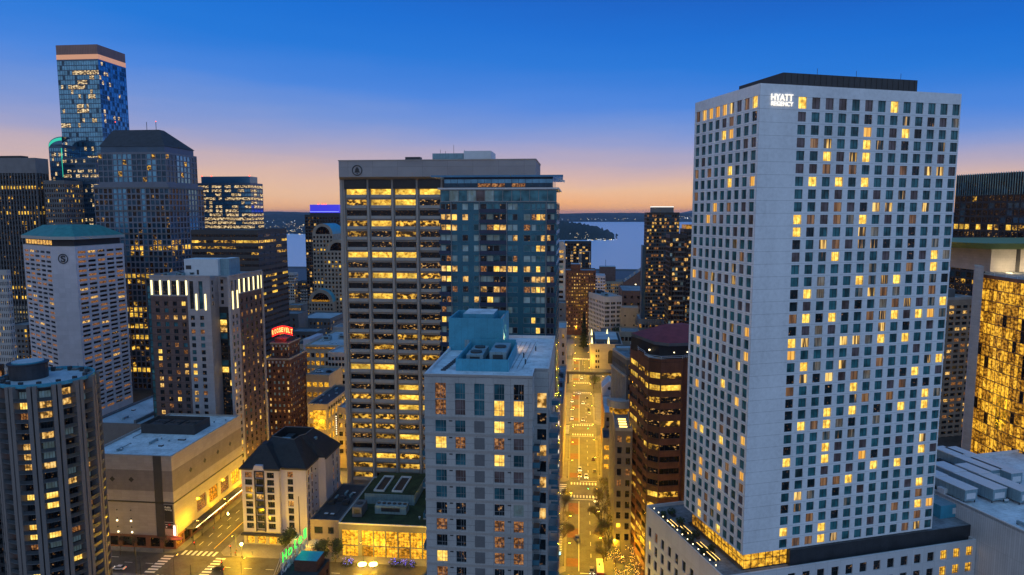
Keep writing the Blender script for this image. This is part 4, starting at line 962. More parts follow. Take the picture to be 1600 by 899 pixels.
# long low roof behind the mall
s0, d0 = at_z(150, 690, 33); 
b = Bld('mall_annex', 'long low building with pale blue-grey roof stretching behind the mall', 'low building', 'A', -225, 287, 0)
mat('roof_blue', (.36, .42, .46), .8, .2, .12, bw=9, bh=900, mort=.12, mcol=.7, freq2=1)
for (p, a, Wd) in (((0, 0), FRONT, 34), ((34, 0), RIGHT, 90), ((34, 90), BACK, 34), ((0, 90), LEFT, 90)): b.face(p, a, Wd, 0, 28, (), (), 'mid_grey')
roof_slab(b, 0, 34, 0, 90, 28, 'roof_blue', 'mid_grey', .9, .5)
b.part('roof_ridge').box(20, 21, 3, 86, 28.02, 29.6, 'mid_grey', 'roof_grey')
b.part('stair_house').box(26, 33, 78, 86, 28.02, 33, 'tan_stone', 'roof_grey')
for i in range(3): q = b.new('roof_box'); q.box(24 + 3 * i, 25.6 + 3 * i, 70, 72.6, 28.02, 29.6, 'white_metal')
b.done()

# mansard-roofed corner hotel
b = Bld('mansard_hotel', 'small white corner hotel with tall black mansard roof beside the lit street', 'hotel', 'A', -125.6, 236.8, 0)
W = 24.5; D = 30; H = at_d(420, 733, 236.8)[1]
wf = 14.6
mat('white_stucco', (.46, .44, .50), .8, .08, .3, streak=1); mat('cream_stone', (.38, .35, .26), .85, .1, .3)
rws = [(H - 2.6 - 2.85 * k - 1.12, H - 2.6 - 2.85 * k + 1.12) for k in range(9)]
def ml(i, j): return {(0, 0): 'aw', (0, 1): 'aw', (2, 0): 'aw', (3, 1): 'aW', (3, 2): 'op', (0, 3): 'aw', (4, 3): 'aW'}.get((i, j), 'aK')
b.face((0, 0), FRONT, wf, 5.2, H, [(1.3, 4.1), (5.6, 8.4), (9.9, 12.7)], rws[:8], 'white_stucco', .35, ml, ([.33, .66], []), 'frame_dark', .06)
b.face((0, 0), FRONT, wf, 0, 5.2, [(1.2, 4.2), (5.4, 8.6), (9.8, 12.9)], [(.4, 3.6)], 'cream_stone', .4, lambda i, j: 'gold', wname='shop_window')
b.face((wf, 0), RIGHT, 1.6, 0, H, (), (), 'white_stucco')
b.face((wf, 1.6), FRONT, W - wf, 0, H, [(2.6, 4.8)], rws, 'white_stucco', .35, lambda i, j: ml(i, 3), ([.5], []), 'frame_dark', .06)
b.face((W, 1.6), RIGHT, 12, 0, H, [(2, 3.6), (5.2, 6.8)], rws, 'white_stucco', .3, pick({'aK': 8, 'aw': 1}, 2))
b.face((W, 13.6), FRONT, 3.0, 0, H, (), (), 'white_stucco'); b.face((W + 3, 13.6), RIGHT, 16, 0, H, [(8, 9.4), (12.4, 13.8)], rws, 'white_stucco', .3, pick({'aK': 6, 'aw': 2}, 3))
b.face((W + 3, 29.6), BACK, W + 3, 0, H, (), (), 'white_stucco'); b.face((0, 29.6), LEFT, 29.6, 0, H, spans(29.6, 6, .35), rws, 'white_stucco', .3, pick({'aK': 6, 'aw': 1}, 4))
cn = b.part('cornice')
for a in ((-.6, wf + .6, -.6, -.003), (wf + .6, W + .6, 1.0, 1.59), (W + .003, W + .6, 1.6, 13), (W + 3.003, W + 3.6, 13.0, 29.6), (-.6, -.003, 0, 29.6)): cn.box(*a, H - .5, H + .1, 'frame_dark')
# decorative dormer and dark bay
b.part('dormer').prism([(4.9, -.9), (9.2, -.9), (9.2, 1.5), (4.9, 1.5)], H - .4, H + 1.4, 'white_stucco', P2=[(5.6, -.9), (8.5, -.9), (8.5, 1.5), (5.6, 1.5)])
by = b.part('bay_frame')
for x in (5.15, 8.6): by.box(x, x + .3, -.5, -.004, 5.4, H - 1.0, 'darker')
for k in range(9): z = H - 1.2 - 2.85 * k; by.box(5.45, 8.6, -.5, -.004, z - .1, z + .12, 'darker')
b.part('shop_canopy').box(-.4, wf + 7, -1.8, -.05, 4.2, 4.8, 'darker', 'roof_dark')
# mansard roof pieces
mr = b.part('roof'); z0, z1 = H + .1, H + 8.5
mr.prism([(-.5, -.5), (wf + .5, -.5), (wf + .5, 14), (-.5, 14)], z0, z1 - .8, 'slate', P2=[(5.5, 5.5), (7.5, 5.5), (7.5, 9), (5.5, 9)])
# ring-shaped mansard round a sunken deck
O = [(-.5, 3), (W + .5, 1.1), (W + .5, 13.1), (W + 3.5, 13.1), (W + 3.5, 30), (-.5, 30)]
I = [(7, 12), (17, 9), (17.5, 14), (19, 16), (19, 24), (7, 24)]
for i in range(6):
    j = (i + 1) % 6; mr.quad([(*O[i], z0), (*O[j], z0), (*I[j], z1), (*I[i], z1)], 'slate')
    mr.quad([(*I[i], z1), (*I[j], z1), (*I[j], z1 - 4), (*I[i], z1 - 4)], 'slate')
mr.quad([(*p_, z1 - 4) for p_ in I], 'roof_dark')
rd = b.part('ridge_cap')
for i in range(6): rd.bar((*I[i], z1 + .05), (*I[(i + 1) % 6], z1 + .05), .18, 'mid_grey')
b.new('rooftop_unit').box(9, 12.5, 14, 17, z1 - 3.98, z1 - 1.8, 'unit'); b.new('rooftop_unit').box(9, 12, 19, 22.5, z1 - 3.98, z1 - 2.2, 'dark_metal'); b.new('roof_hatch').box(20.6, 22.2, 18, 19.5, z1 - 3.6, z1 - 2.1, 'unit')
for k in range(9): q = b.new('wall_vent'); q.box(W + .003, W + .3, 10.4, 10.8, rws[k][0], rws[k][0] + .5, 'darker')
# vertical sign standing off the front right
vs = b.part('flag_pole'); vs.bar((W - 2.2, -.6, 5), (W - 2.2, -.6, H - 10), .14, 'frame_dark')
b.done()

# low building between the corner hotel and the glass hall
b = Bld('low_annex', 'low grey building with dark roof between the corner hotel and the glass hall', 'low building', 'A', -97.9, 233.5, 0)
b.face((0, 0), FRONT, 11, 0, 12, [(1.4, 4.6), (6.6, 8.8)], [(7.2, 9.8)], 'mall_mid', .3, lambda i, j: 'aK'); b.face((11, 0), RIGHT, 34, 0, 12, (), (), 'mall_mid'); b.face((11, 34), BACK, 11, 0, 12, (), (), 'mall_mid'); b.face((0, 34), LEFT, 34, 0, 12, (), (), 'mall_mid')
roof_slab(b, 0, 11, 0, 34, 12, 'roof_dark', 'mall_mid', .6, .3)
for i in range(3): ac_unit(b, 1.5 + 2.8 * i, 14 + 3 * (i % 2), 12.02, 2.4, 2.6, 1.6, 'dark_metal')
arch = b.part('entrance_canopy'); n = 10; ax = 2.0
for i in range(n):
    a, c = math.pi * i / n, math.pi * (i + 1) / n
    P0, P1 = (ax - 5 * math.cos(a), 5 * math.sin(a)), (ax - 5 * math.cos(c), 5 * math.sin(c))
    arch.quad([(P0[0], -7, P0[1]), (P1[0], -7, P1[1]), (P1[0], -.05, P1[1]), (P0[0], -.05, P0[1])], 'pale_stone')
    arch.quad([(P0[0] * .9 + ax * .1, -7.05, P0[1] * .9), (P1[0] * .9 + ax * .1, -7.05, P1[1] * .9), (P1[0], -7.05, P1[1]), (P0[0], -7.05, P0[1])], 'pale_stone')
b.P.pop('entrance_glass', None)
eg = b.part('entrance_glass'); eg.quad([(ax - 4.4 * math.cos(math.pi * i / n), -.4, 4.4 * math.sin(math.pi * i / n)) for i in range(n + 1)][::-1], 'gold')
b.done()

# brown brick and pale stone hotel with lit pilasters
GD = 284.0; GS = at_d(233, 433, GD)[0]
b = Bld('pilaster_hotel', 'brown brick and pale stone hotel tower with glowing wall lights near its top', 'hotel tower', 'A', GS, GD, 0)
W1 = at_d(327, 433, GD)[0] - GS; H = at_d(280, 433, GD)[1]; D1 = 7
rg = random.Random(5); gl_ = pick({'aK': 7, 'aT': 2, 'aw': 1.4, 'aW': 1.2, 'aB': .7}, 15)
rws = [(H - 2.6 - 3.1 * k - .95, H - 2.6 - 3.1 * k + .95) for k in range(31)]
pitch = 3.95; xb = 24.0 * W1 / 27.5
c1 = [(2.2 + 4.05 * k * W1 / 28, 2.2 + 4.05 * k * W1 / 28 + 1.9) for k in range(4)]
mat('g_brick', (.125, .082, .078), .9, .15, .4, bw=4.05, bh=3.1, mort=.25, mcol=.75); mat('g_stone', (.33, .31, .325), .85, .08, .25, bw=2, bh=1.55, mort=.03, mcol=.8)
xs = 17.3 * W1 / 28
b.face((0, 0), FRONT, xs, 0, H - 8.6, c1, rws[3:], 'g_brick', .3, gl_, ([.5], []), 'frame_dark', .05)
b.face((0, 0), FRONT, xs, H - 8.6, H, [(a - .3, c + .3) for a, c in c1], [(H - 8.0, H - 1.8)], 'g_stone', .5, lambda i, j: 'aK', ([.5], [.33, .66]), 'frame_dark', .06)
c2 = [(1.1, 3.0), (5.4, 7.3)]
b.face((xs, 0), FRONT, W1 - xs, 0, H - 14.8, c2, rws[5:], 'g_stone', .3, gl_, ([.5], []), 'frame_dark', .05)
b.face((xs, 0), FRONT, W1 - xs, H - 14.8, H, [(1.1, 3.0), (5.4, 7.3)], [(H - 14.2, H - 1.8)], 'g_stone', .5, lambda i, j: 'aT' if j else 'aK', ([.5], [.16, .33, .5, .66, .83]), 'frame_dark', .06)
# recessed dark glass strip and right wing
xr = at_d(352, 430, GD)[0] - GS
b.face((W1, 0), RIGHT, D1, 0, H, [(1.5, 3.0)], rws[:4], 'g_stone', .3, lambda i, j: 'aK')
b.face((W1, D1), FRONT, xr - W1 - .5, 0, H - 14, spans(xr - W1 - .5, 2, .9), [(z0 - .3, z1 + .3) for z0, z1 in rws[5:]], 'darker', .1, pick({'aK': 8, 'aT': 2, 'aW': 1, 'aB': 1}, 16)); b.face((W1, D1), FRONT, xr - W1 - .5, H - 14, H, [(1, 2.4)], rws[:4], 'g_stone', .3, lambda i, j: 'aK')
DR = 31
b.part('wall').box(xr - .5, xr, 2.2, D1 + .02, 0, H, 'g_stone')
b.face((xr, 2.2), FRONT, .6, 0, H, (), (), 'g_stone')
cR = [(1.4, 3.0), (4.6, 6.2)]
b.face((xr + .6, 2.2), RIGHT, 8, 0, H - 14.8, cR, rws[5:], 'g_stone', .3, gl_); b.face((xr + .6, 2.2), RIGHT, 8, H - 14.8, H, cR, [(H - 14.2, H - 1.8)], 'g_stone', .5, lambda i, j: 'aK')
b.face((xr + .6, 10.2), RIGHT, DR - 8, 0, H - 8.6, spans(DR - 8, 5, .4), rws[3:], 'g_brick', .3, gl_); b.face((xr + .6, 10.2), RIGHT, DR - 8, H - 8.6, H, spans(DR - 8, 5, .5), [(H - 8, H - 1.8)], 'g_stone', .5, lambda i, j: 'aK')
b.part('corner_pier').box(xr + .6, xr + 1.2, DR + 1.0, DR + 2.2, 0, H, 'g_stone')
b.face((-3, DR + 2.2), LEFT, DR, 0, H - 3, spans(DR, 5, .8), rws[1:], 'darker', .1, lambda i, j: 'aT'); b.face((-3, 2.2), FRONT, 3, 0, H - 3, [(.2, 2.6)], [(z0 - .4, z1 + .4) for z0, z1 in rws[1:]], 'darker', .1, lambda i, j: 'aT')
b.face((xr + .6, DR + 2.2), BACK, xr + 3.6, 0, H, (), (), 'g_stone')
rf = b.part('roof'); rf.quad([(.3, .3, H - .4), (W1, .3, H - .4), (W1, DR + 2, H - .4), (-2.7, DR + 2, H - .4)], 'roof_grey'); rf.quad([(W1, D1, H - .4), (xr + .3, 2.5, H - .4), (xr + .3, DR + 2, H - .4), (W1, DR + 2, H - .4)], 'roof_grey')
pp = b.part('parapet'); pp.box(-.2, W1 + .2, -.2, .3, H, H + .7, 'g_stone'); pp.box(xr + .2, xr + .8, 2.2, DR + 2.2, H, H + .7, 'g_stone'); pp.box(-.2, .2, .3, DR, H, H + .7, 'g_stone')
# penthouse, px (285..356, 402..425)
px0, z0_ = at_d(287, 405, GD + 12); px1, _ = at_d(340, 405, GD + 12)
q = b.new('penthouse'); q.box(px0 - GS, px1 - GS, 12, 22, H - .4, z0_, 'white_metal', 'roof_pale'); q2 = b.new('penthouse'); q2.box(px1 - GS + .05, px1 - GS + 4.2, 14, 24, H - .4, z0_ + .2, 'unit', 'roof_pale'); b.new('penthouse_window').box(px0 - GS + .8, px0 - GS + 3.4, 11.94, 12, H + 2.4, H + 4.2, 'frame_dark')
b.new('penthouse_door').box(px0 - GS + 6, px0 - GS + 7, 11.94, 12, H, H + 2.2, 'frame_dark')
for i in range(4): ac_unit(b, 1.5 + 3.4 * i, 8 + (i % 2) * 4, H - .38, 2.4, 2.4, 1.4)
lamp_mat('uplight', (1, .82, .36), 2.2)
def sconce(x, y, z0, z1, dx=0, dy=-1):
    q = b.new('wall_light'); q.box(x - .33 if dx == 0 else x, x + .33 if dx == 0 else x + .25, y - .25 if dx == 0 else y - .33, y if dx == 0 else y + .33, z0, z1, 'uplight')
for k in range(5): sconce(.6 + 4.05 * k * W1 / 28 + .3, -.003, H - 8.0, H - 1.6)
for x in (xs + 4.2, xs + 8.4): sconce(x if x < W1 else W1 - .6, -.003, H - 14.6, H - (7.5 if x < xs + 5 else 7.5))
for y in (4.3 - .4, 8.0): sconce(xr + .603, y + .3, H - 14.6, H - 6.5, 1)
for y in (10.4, 14.9, 19.5, 24.1, 28.7, 32.2): sconce(xr + .603, y, H - 8, H - 1.8, 1)
b.done()

# hexagonal hotel with teal roof
b = Bld('teal_roof_hotel', 'pale hotel tower with teal hipped roof and round letter S emblem on its corner', 'hotel tower', 'W', 0, 0, 0)
P0, P1, P2, P3, P4 = (-307, 429), (-270, 400), (-256, 400), (-251.8, 443), (-300, 470)
HT = at_d(100, 386, 400, 'W')[1]
rws = [(HT - 3.4 - 2.78 * k - .7, HT - 3.4 - 2.78 * k + .7) for k in range(36)]
sl_ = pick({'oK': 15, 'aw': 5.5, 'op': 1, 'aW': .6}, 5)
def seg(p, q, n, m0, m1, fr=.8, m='sheraton', skip=None):
    a = math.atan2(q[1] - p[1], q[0] - p[0]); L_ = math.hypot(q[0] - p[0], q[1] - p[1])
    b.face(p, a, L_, 0, HT, spans(L_, n, fr, m0, m1) if n else (), rws if n else (), m, .4, sl_)
seg(P0, P1, 5, .8, .8); seg(P1, P2, 0, 0, 0); seg(P2, P3, 5, 1.2, .6); seg(P3, P4, 6, 1, 1); seg(P4, P0, 5, 1, 1)
PL = [P0, P1, P2, P3, P4]
cx, cy = sum(p[0] for p in PL) / 5, sum(p[1] for p in PL) / 5
def sc(k): return [(cx + (x - cx) * k, cy + (y - cy) * k) for x, y in PL]
b.part('roof_deck').prism(sc(1.0), HT, HT + .4, 'pale_stone')
b.part('top_storey').prism(sc(.93), HT + .4, HT + 4.2, 'darker')
ts = b.part('top_storey_lights'); q0, q1 = sc(.935)[0], sc(.935)[1]
mat('eave', (.38, .38, .36), .7, .05)
for i in range(9): t0, t1 = (i + .1) / 9, (i + .9) / 9; a_ = [(q0[0] + (q1[0] - q0[0]) * t, q0[1] + (q1[1] - q0[1]) * t) for t in (t0, t1)]; ts.quad([(*a_[0], HT + 1.0), (*a_[1], HT + 1.0), (*a_[1], HT + 3.6), (*a_[0], HT + 3.6)], 'gold')
b.part('eave').prism(sc(1.03), HT + 4.2, HT + 6.0, 'eave')
b.part('roof').prism(sc(1.03), HT + 6.003, HT + 12.4, 'teal_roof', P2=sc(.55))
er = b.part('emblem_ring'); ecx, ez = (P1[0] + P2[0]) / 2 - .3, HT - 7.0
for i in range(24):
    a, c = 2 * math.pi * i / 24, 2 * math.pi * (i + 1) / 24; er.bar((ecx + 2.7 * math.cos(a), 399.85, ez + 2.7 * math.sin(a)), (ecx + 2.7 * math.cos(c), 399.85, ez + 2.7 * math.sin(c)), .28, 'frame_dark', 4)
b.done(); link('emblem_letter', fit_text('S', 2.7, 4.0, 'frame_dark', 'emblem_letter', .3, .03), b.root, (ecx, 399.8, ez))

# round apartment tower bottom left
FY = 196.0; fx = (-at_d(10, 640, FY, 'W')[0] * -1 + at_d(152, 640, FY, 'W')[0]) / 2; R0 = (at_d(152, 640, FY, 'W')[0] - at_d(8, 640, FY, 'W')[0]) / 2
R0 *= .94; fx -= .9
HT = at_d(80, 610, FY - R0 * .98, 'W')[1]
b = Bld('round_tower', 'cylindrical apartment tower with paired vertical fins and curved balconies, lower left', 'apartment tower', 'W', fx, FY, 0, cap=100)
core = b.part('wall'); nseg = 14; span = 2 * math.pi / nseg; off = -math.pi / 2 - span * .28
mat('fin', (.19, .165, .155), .85, .1, .3, streak=1); mat('balc', (.045, .055, .065), .35, .2, .5); mat('balc_slab', (.11, .12, .13), .7, .15, .5)
lamp_w = pick({'aK': 8, 'aC': 4, 'aB': 1.0, 'aW': 2.2, 'aw': 2.2}, 44)
fl = 2.92; nf = 25; fin = b.part('fin')
ftab = {(1, 0): 'aB', (5, 0): 'aW', (6, 0): 'aW', (2, 1): 'aW', (4, 1): 'aW', (1, 2): 'aW', (14, 0): 'aB', (14, 1): 'aB', (15, 0): 'aw', (18, 0): 'aB', (17, 2): 'aB'}
for g in range(nseg):
    a0 = off + span * g; am = a0 + span / 2
    vis = math.sin(am) < .55
    # two fins at each bay edge
    for da in (-.052, .052):
        a = a0 + da; rx, ry = math.cos(a), math.sin(a); tx, ty = -ry, rx
        P = [((R0 - 2.6) * rx - .5 * tx, (R0 - 2.6) * ry - .5 * ty), ((R0 + .5) * rx - .5 * tx, (R0 + .5) * ry - .5 * ty), ((R0 + .5) * rx + .5 * tx, (R0 + .5) * ry + .5 * ty), ((R0 - 2.6) * rx + .5 * tx, (R0 - 2.6) * ry + .5 * ty)]
        q = b.new('fin'); q.prism(P, 0, HT + .8, 'fin')
    # recessed wall, windows
    Rw = R0 - 1.6; aa, ab = a0 + .09, a0 + span - .09
    p0 = (Rw * math.cos(aa), Rw * math.sin(aa)); p1 = (Rw * math.cos(ab), Rw * math.sin(ab)); L_ = math.hypot(p1[0] - p0[0], p1[1] - p0[1]); an = math.atan2(p1[1] - p0[1], p1[0] - p0[0])
    gi = g
    b.face(p0, an, L_, 0, HT, [(.1, L_ - .1)], [(HT - .9 - fl * k - 2.1, HT - .9 - fl * k) for k in range(nf)], 'darker', .1, (lambda gi: lambda i, j: ftab.get((i, gi), lamp_w(i, gi * 3)))(gi), ([.25, .5, .75], []), 'frame_dark', .07)
    # balconies (curved slab and rail)
    m_ = 5; R1, R2 = R0 - 1.55, R0 + .35
    for k in range(nf):
        if not vis and k % 3: continue
        z = HT - .9 - fl * k - 2.4; q = b.new('balcony') if (vis and k < 24) else b.part('balcony')
        ring = [aa + (ab - aa) * t / m_ for t in range(m_ + 1)]
        P = [(R1 * math.cos(t), R1 * math.sin(t)) for t in ring][::-1] + [(R2 * math.cos(t), R2 * math.sin(t)) for t in ring]
        P = P[::-1] if False else P
        q.prism(P, z - .18, z, 'balc_slab')
        P = [((R2 - .06) * math.cos(t), (R2 - .06) * math.sin(t)) for t in ring][::-1] + [(R2 * math.cos(t), R2 * math.sin(t)) for t in ring]
        q.prism(P, z, z + .95, 'balc')
b.part('roof').cyl(0, 0, HT, HT + .3, R0 - .6, 'dark_stone', 42, top='roof_blue')
pr = b.part('parapet')
for i in range(42):
    a, c = 2 * math.pi * i / 42, 2 * math.pi * (i + 1) / 42; pr.prism([((R0 - .9) * math.cos(a), (R0 - .9) * math.sin(a)), ((R0 - .6) * math.cos(a), (R0 - .6) * math.sin(a)), ((R0 - .6) * math.cos(c), (R0 - .6) * math.sin(c)), ((R0 - .9) * math.cos(c), (R0 - .9) * math.sin(c))], HT + .3, HT + 1.3, 'teal_metal')
dx = at_d(46, 600, FY + 1, 'W')[0] - fx
q = b.part('roof_drum'); q.cyl(dx, 1, HT + .3, HT + 4.6, 4.9, 'cladding_dark', 24); q.cyl(dx, 1, HT + 4.6, HT + 4.9, 5.3, 'darker', 24); q.cyl(dx, 1, HT + 4.9, HT + 5.3, 4.0, 'teal_metal', 20, top='roof_blue')
for i in range(14):
    a = 2 * math.pi * i / 14 + .2; q = b.new('rooftop_unit'); q.box(R0 * .8 * math.cos(a) - .5, R0 * .8 * math.cos(a) + .5, R0 * .8 * math.sin(a) - .4, R0 * .8 * math.sin(a) + .4, HT + .3, HT + 1.6, 'dark_metal')
for (x, y, h) in ((7, 9, 1.8), (9, 5, 2.4), (3, 10, 2.4)): b.new('antenna').bar((x, y, HT + .3), (x, y, HT + .3 + h), .06, 'dark_metal')
b.done()
# dark sliver building at the far left edge
b = Bld('dark_tower', 'dark apartment tower sliver with balconies and warm lights cut by the left frame edge', 'apartment tower', 'A', -205, 180, 0)
xw = at_d(3, 700, 180)[0] + 205
b.face((0, 0), FRONT, xw, 0, 80, spans(xw, 9, .8), rows_dn(78, 3, 25, 1.9), 'darker', .6, pick({'aK': 14, 'aw': 2, 'aC': 1, 'aW': 1}, 61))
b.face((xw, 0), RIGHT, 3, 0, 80, spans(3, 1, .7), rows_dn(78, 3, 25, 1.9), 'darker', .6, pick({'aK': 14, 'aw': 2}, 62)); b.face((xw, 3), BACK, xw, 0, 80, (), (), 'darker'); b.face((0, 3), LEFT, 3, 0, 80, (), (), 'darker'); roof_slab(b, 0, xw, 0, 3, 80, 'roof_dark', 'darker', .8, .3)
b.done()
# ================================================================= generic helper for the city behind
YAW['E'] = R(-8)
def simple(name, label, cat, f, pxl, pxr, pyt, d, depth, m, nc, pitch, hf, lit, frac=.6, rec=.25, roofm='roof_grey', first=None, group=None, side=None, cols_side=None, z0=0, par=1.0, bandm=None, mx_=0, cap=100, done=True, mull=None, parm=None, top=None, fm='frame_dark', sidel=True, wrm=None):
    s0, zt = at_d(pxl, pyt, d, f); s1 = at_d(pxr, pyt, d, f)[0]
    if top: zt = top
    b = Bld(name, label, cat, f, s0, d, z0, group, cap=cap); W = s1 - s0; H = zt - z0
    n = int((H - (first or pitch * .8)) / pitch); rw = rows_dn(H - (first or pitch * .8), pitch, n, pitch * hf)
    b.face((0, 0), FRONT, W, 0, H, spans(W, nc, frac, mx_, mx_), rw, m, rec, lit, mull, fm, bandm=bandm, revm=wrm)
    ns = cols_side if cols_side is not None else max(1, int(depth / (W / nc)))
    sd = side or m
    b.face((W, 0), RIGHT, depth, 0, H, spans(depth, ns, frac, mx_, mx_) if ns else (), rw if ns else (), sd, rec, lit and (lambda i, j: lit(i, j + 50)), mull, fm, bandm=bandm)
    b.face((W, depth), BACK, W, 0, H, (), (), sd)
    b.face((0, depth), LEFT, depth, 0, H, spans(depth, ns, frac, mx_, mx_) if ns and sidel else (), rw if ns and sidel else (), sd, rec, lit and (lambda i, j: lit(i, j + 90)), mull, fm, bandm=bandm)
    roof_slab(b, 0, W, 0, depth, H, roofm, parm or m, par, min(.5, W * .04))
    if done: b.done()
    return b, W, H
O1 = lambda seed, a=6, p=2, w=1, o=2: pick({'oK': a, 'op': p, 'oP': w, 'oW': o * .5}, seed)

# -- brown stepped office tower (frame E)
P = None
near = at_d(1019, 562, 205, 'E'); WS, WZ = near; WD = 205.0
H = WZ; pit = 3.95
b = Bld('brown_tower', 'reddish-brown stepped office tower with ribbon windows and maroon hipped roof', 'office tower', 'E', WS, WD, 0)
fl_ = at_z(985, 538, H, 'E'); leftd = max(16, fl_[1] - WD); LX = fl_[0] - WS
lw = floors([{'oK': 6, 'op': 4}, {'oW': 5, 'oP': 5, 'op': 1}, {'oP': 5, 'op': 4, 'oW': 2}], 71, [2, 3, 3])
rw = [(H - 5.6 - pit * k - .95, H - 5.6 - pit * k + .95) for k in range(18)]
Wf = 34
PTS = [(LX, leftd), (LX, leftd * .66), (LX * .55, leftd * .60), (LX * .55, leftd * .34), (0, leftd * .28), (0, 3.0), (3, 0), (10.2, 0), (11.2, .9), (11.9, .9), (12.9, 0), (Wf, 0)]
for i, (p, q) in enumerate(zip(PTS, PTS[1:])):
    a = math.atan2(q[1] - p[1], q[0] - p[0]); L_ = math.hypot(q[0] - p[0], q[1] - p[1])
    small = L_ < 2.4
    b.face(p, a, L_, 0, H, () if small else ([(.25, L_ - .25)] if L_ < 9 else spans(L_, max(1, round(L_ / 7)), .93)), () if small else rw, 'brown_tile', .35, (lambda i: lambda r, j: lw(r, i * 5 + j))(i), ([.25, .5, .75], []), 'frame_dark', .06)
b.face((Wf, 0), RIGHT, leftd, 0, H, (), (), 'brown_tile'); b.face((Wf, leftd), BACK, Wf - LX, 0, H, (), (), 'brown_tile')
b.part('roof_terrace').prism(PTS + [(Wf, leftd)], H - 1.2, H - 1.0, 'roof_dark', 'roof_pale')
rl = b.part('railing')
for p, q in zip(PTS, PTS[1:]):
    for z in (H + .4, H + .9): rl.bar((*p, z), (*q, z), .07, 'white_metal', 4)
    rl.bar((*p, H - .1), (*p, H + .9), .06, 'white_metal', 4)
b.part('penthouse').prism([(0, leftd - 4), (4.5, 6), (8, 3.6), (Wf - 1, 3.6), (Wf - 1, leftd - 4)], H - 1.0, H + 3.6, 'darker')
pg = b.part('penthouse_light')
for x in (8.5, 13, 20): pg.box(x, x + .25, 3.3, 3.55, H + 1.2, H + 1.45, 'bulb')
for t in (.3, .75): pg.box(1.8 + 1 * (1 - t), 2.2 + (1 - t), 6 + (leftd - 12) * t, 6.3 + (leftd - 12) * t, H + .8, H + 1.2, 'bulb')
ev = [(LX * .4, leftd - 3), (2.6, 6), (6.4, 2.4), (Wf + 1, 2.4), (Wf + 1, leftd - 3)]
pk = at_d(1046, 508, WD + 16, 'E'); kx = pk[0] - WS
b.part('eave').prism(ev, H + 3.6, H + 4.6, 'mid_grey')
b.part('roof').prism(ev, H + 4.603, pk[1], 'maroon_roof', P2=[(kx - 1, 18), (kx - .5, 17), (kx, 16.5), (kx + 6, 16.5), (kx + 6, 20)])
b.done()

# -- ribbed stone office behind it
s0, z0_ = at_d(979, 563, 246, 'E')
b = Bld('ribbed_office', 'grey stone office with vertical ribs standing just behind the brown tower', 'office building', 'E', s0, 246, 0)
H = z0_; dl = min(80, at_s(957, 548, s0, 'E')[0] - 246)
rw = rows_dn(H - 3, 3.8, 17, 2.2); lt = pick({'oK': 8, 'op': 3, 'oP': 1, 'oW': 2}, 90)
b.face((0, dl), LEFT, dl, 0, H, spans(dl, 9, .62), rw, 'mid_grey', .35, lt); b.face((0, 0), FRONT, 22, 0, H, spans(22, 5, .6), rw, 'mid_grey', .35, lt); b.face((22, 0), RIGHT, dl, 0, H, (), (), 'mid_grey'); b.face((22, dl), BACK, 22, 0, H, (), (), 'mid_grey')
rb = b.part('rib')
for i in range(10): y = dl * i / 9; rb.box(-.4, -.003, y - .35, y + .35, 0, H - 6.6, 'pale_stone')
b.part('cornice').box(-.8, -.003, -.4, dl, H - 6.4, H - 5.8, 'pale_stone'); roof_slab(b, 0, 22, 0, dl, H, 'roof_grey', 'pale_stone', 1.0, .4)
for i in range(3): ac_unit(b, 5 + 5 * i, dl * .5, H + .02, 3, 4, 2.2)
b.done()
# -- stone building with curved lit terrace
s0, z0_ = at_d(962, 652, 236, 'A'); s1 = at_d(984, 652, 236, 'A')[0]
b = Bld('terrace_building', 'narrow stone building with curved balcony crown and glowing terraces between brown tower and street', 'building', 'A', s0, 236, 0)
H = z0_; W = 6; D_ = 46; rw = rows_dn(H - 8, 4, 10, 2.4); lt = pick({'oK': 6, 'aw': 2, 'goldd': 2}, 91)
b.face((0, D_), LEFT, D_, 0, H - 5, spans(D_, 10, .5), rw, 'mall_mid', .4, lt); b.face((0, 0), FRONT, W, 0, H - 5, spans(W, 2, .5), rw, 'mall_mid', .4, lt); b.face((W, 0), RIGHT, D_, 0, H - 5, (), (), 'tan_stone'); b.face((W, D_), BACK, W, 0, H - 5, (), (), 'tan_stone')
roof_slab(b, 0, W, 0, D_, H - 5, 'roof_grey', 'pale_stone', 1.1, .35)
n = 12; arc = [(W / 2 + 5.2 * math.cos(math.pi * (1 + i / n)), 24 + 5.2 * math.sin(math.pi * (1 + i / n))) for i in range(n + 1)]
b.part('curved_crown').prism(arc, H - 2.4, H + .4, 'pale_stone'); b.part('curved_wall').prism([(W / 2 + (x - W / 2) * .8, 24 + (y - 24) * .8) for x, y in arc], H - 4.9, H - 2.4, 'goldd')
for i in range(4): q = b.new('terrace_strip'); q.box(1.6, W - 1.6, 4 + 3 * i, 4.2 + 3 * i, H - 4.9, H - 4.4, 'strip')
b.done()
# -- gabled building on the right of the street
b = Bld('gabled_building', 'narrow building with white gabled parapet and blue-grey roof right of the street', 'building', 'A', 13.2, 326, 0)
H = at_z(949, 645, 0)[1] and at_d(949, 645, 326)[1]; W = 7.2; D_ = 47
lt = pick({'op': 4, 'oP': 3, 'oK': 3}, 17)
b.face((0, 0), FRONT, W, 0, H, [(1, W - 1)], rows_dn(H - 3.4, 4.2, 5, 2.0), 'mall_mid', .3, lt); b.face((0, D_), LEFT, D_, 0, H, spans(D_, 9, .5), rows_dn(H - 3.4, 4.2, 6, 2), 'mall_red', .3, lt); b.face((W, 0), RIGHT, D_, 0, H, (), (), 'mall_mid'); b.face((W, D_), BACK, W, 0, H, (), (), 'mall_mid')
b.part('roof').quad([(0, 0, H), (W, 0, H), (W, 30, H), (0, 30, H)], 'roof_blue')
g = b.part('gable'); zz = H + .02
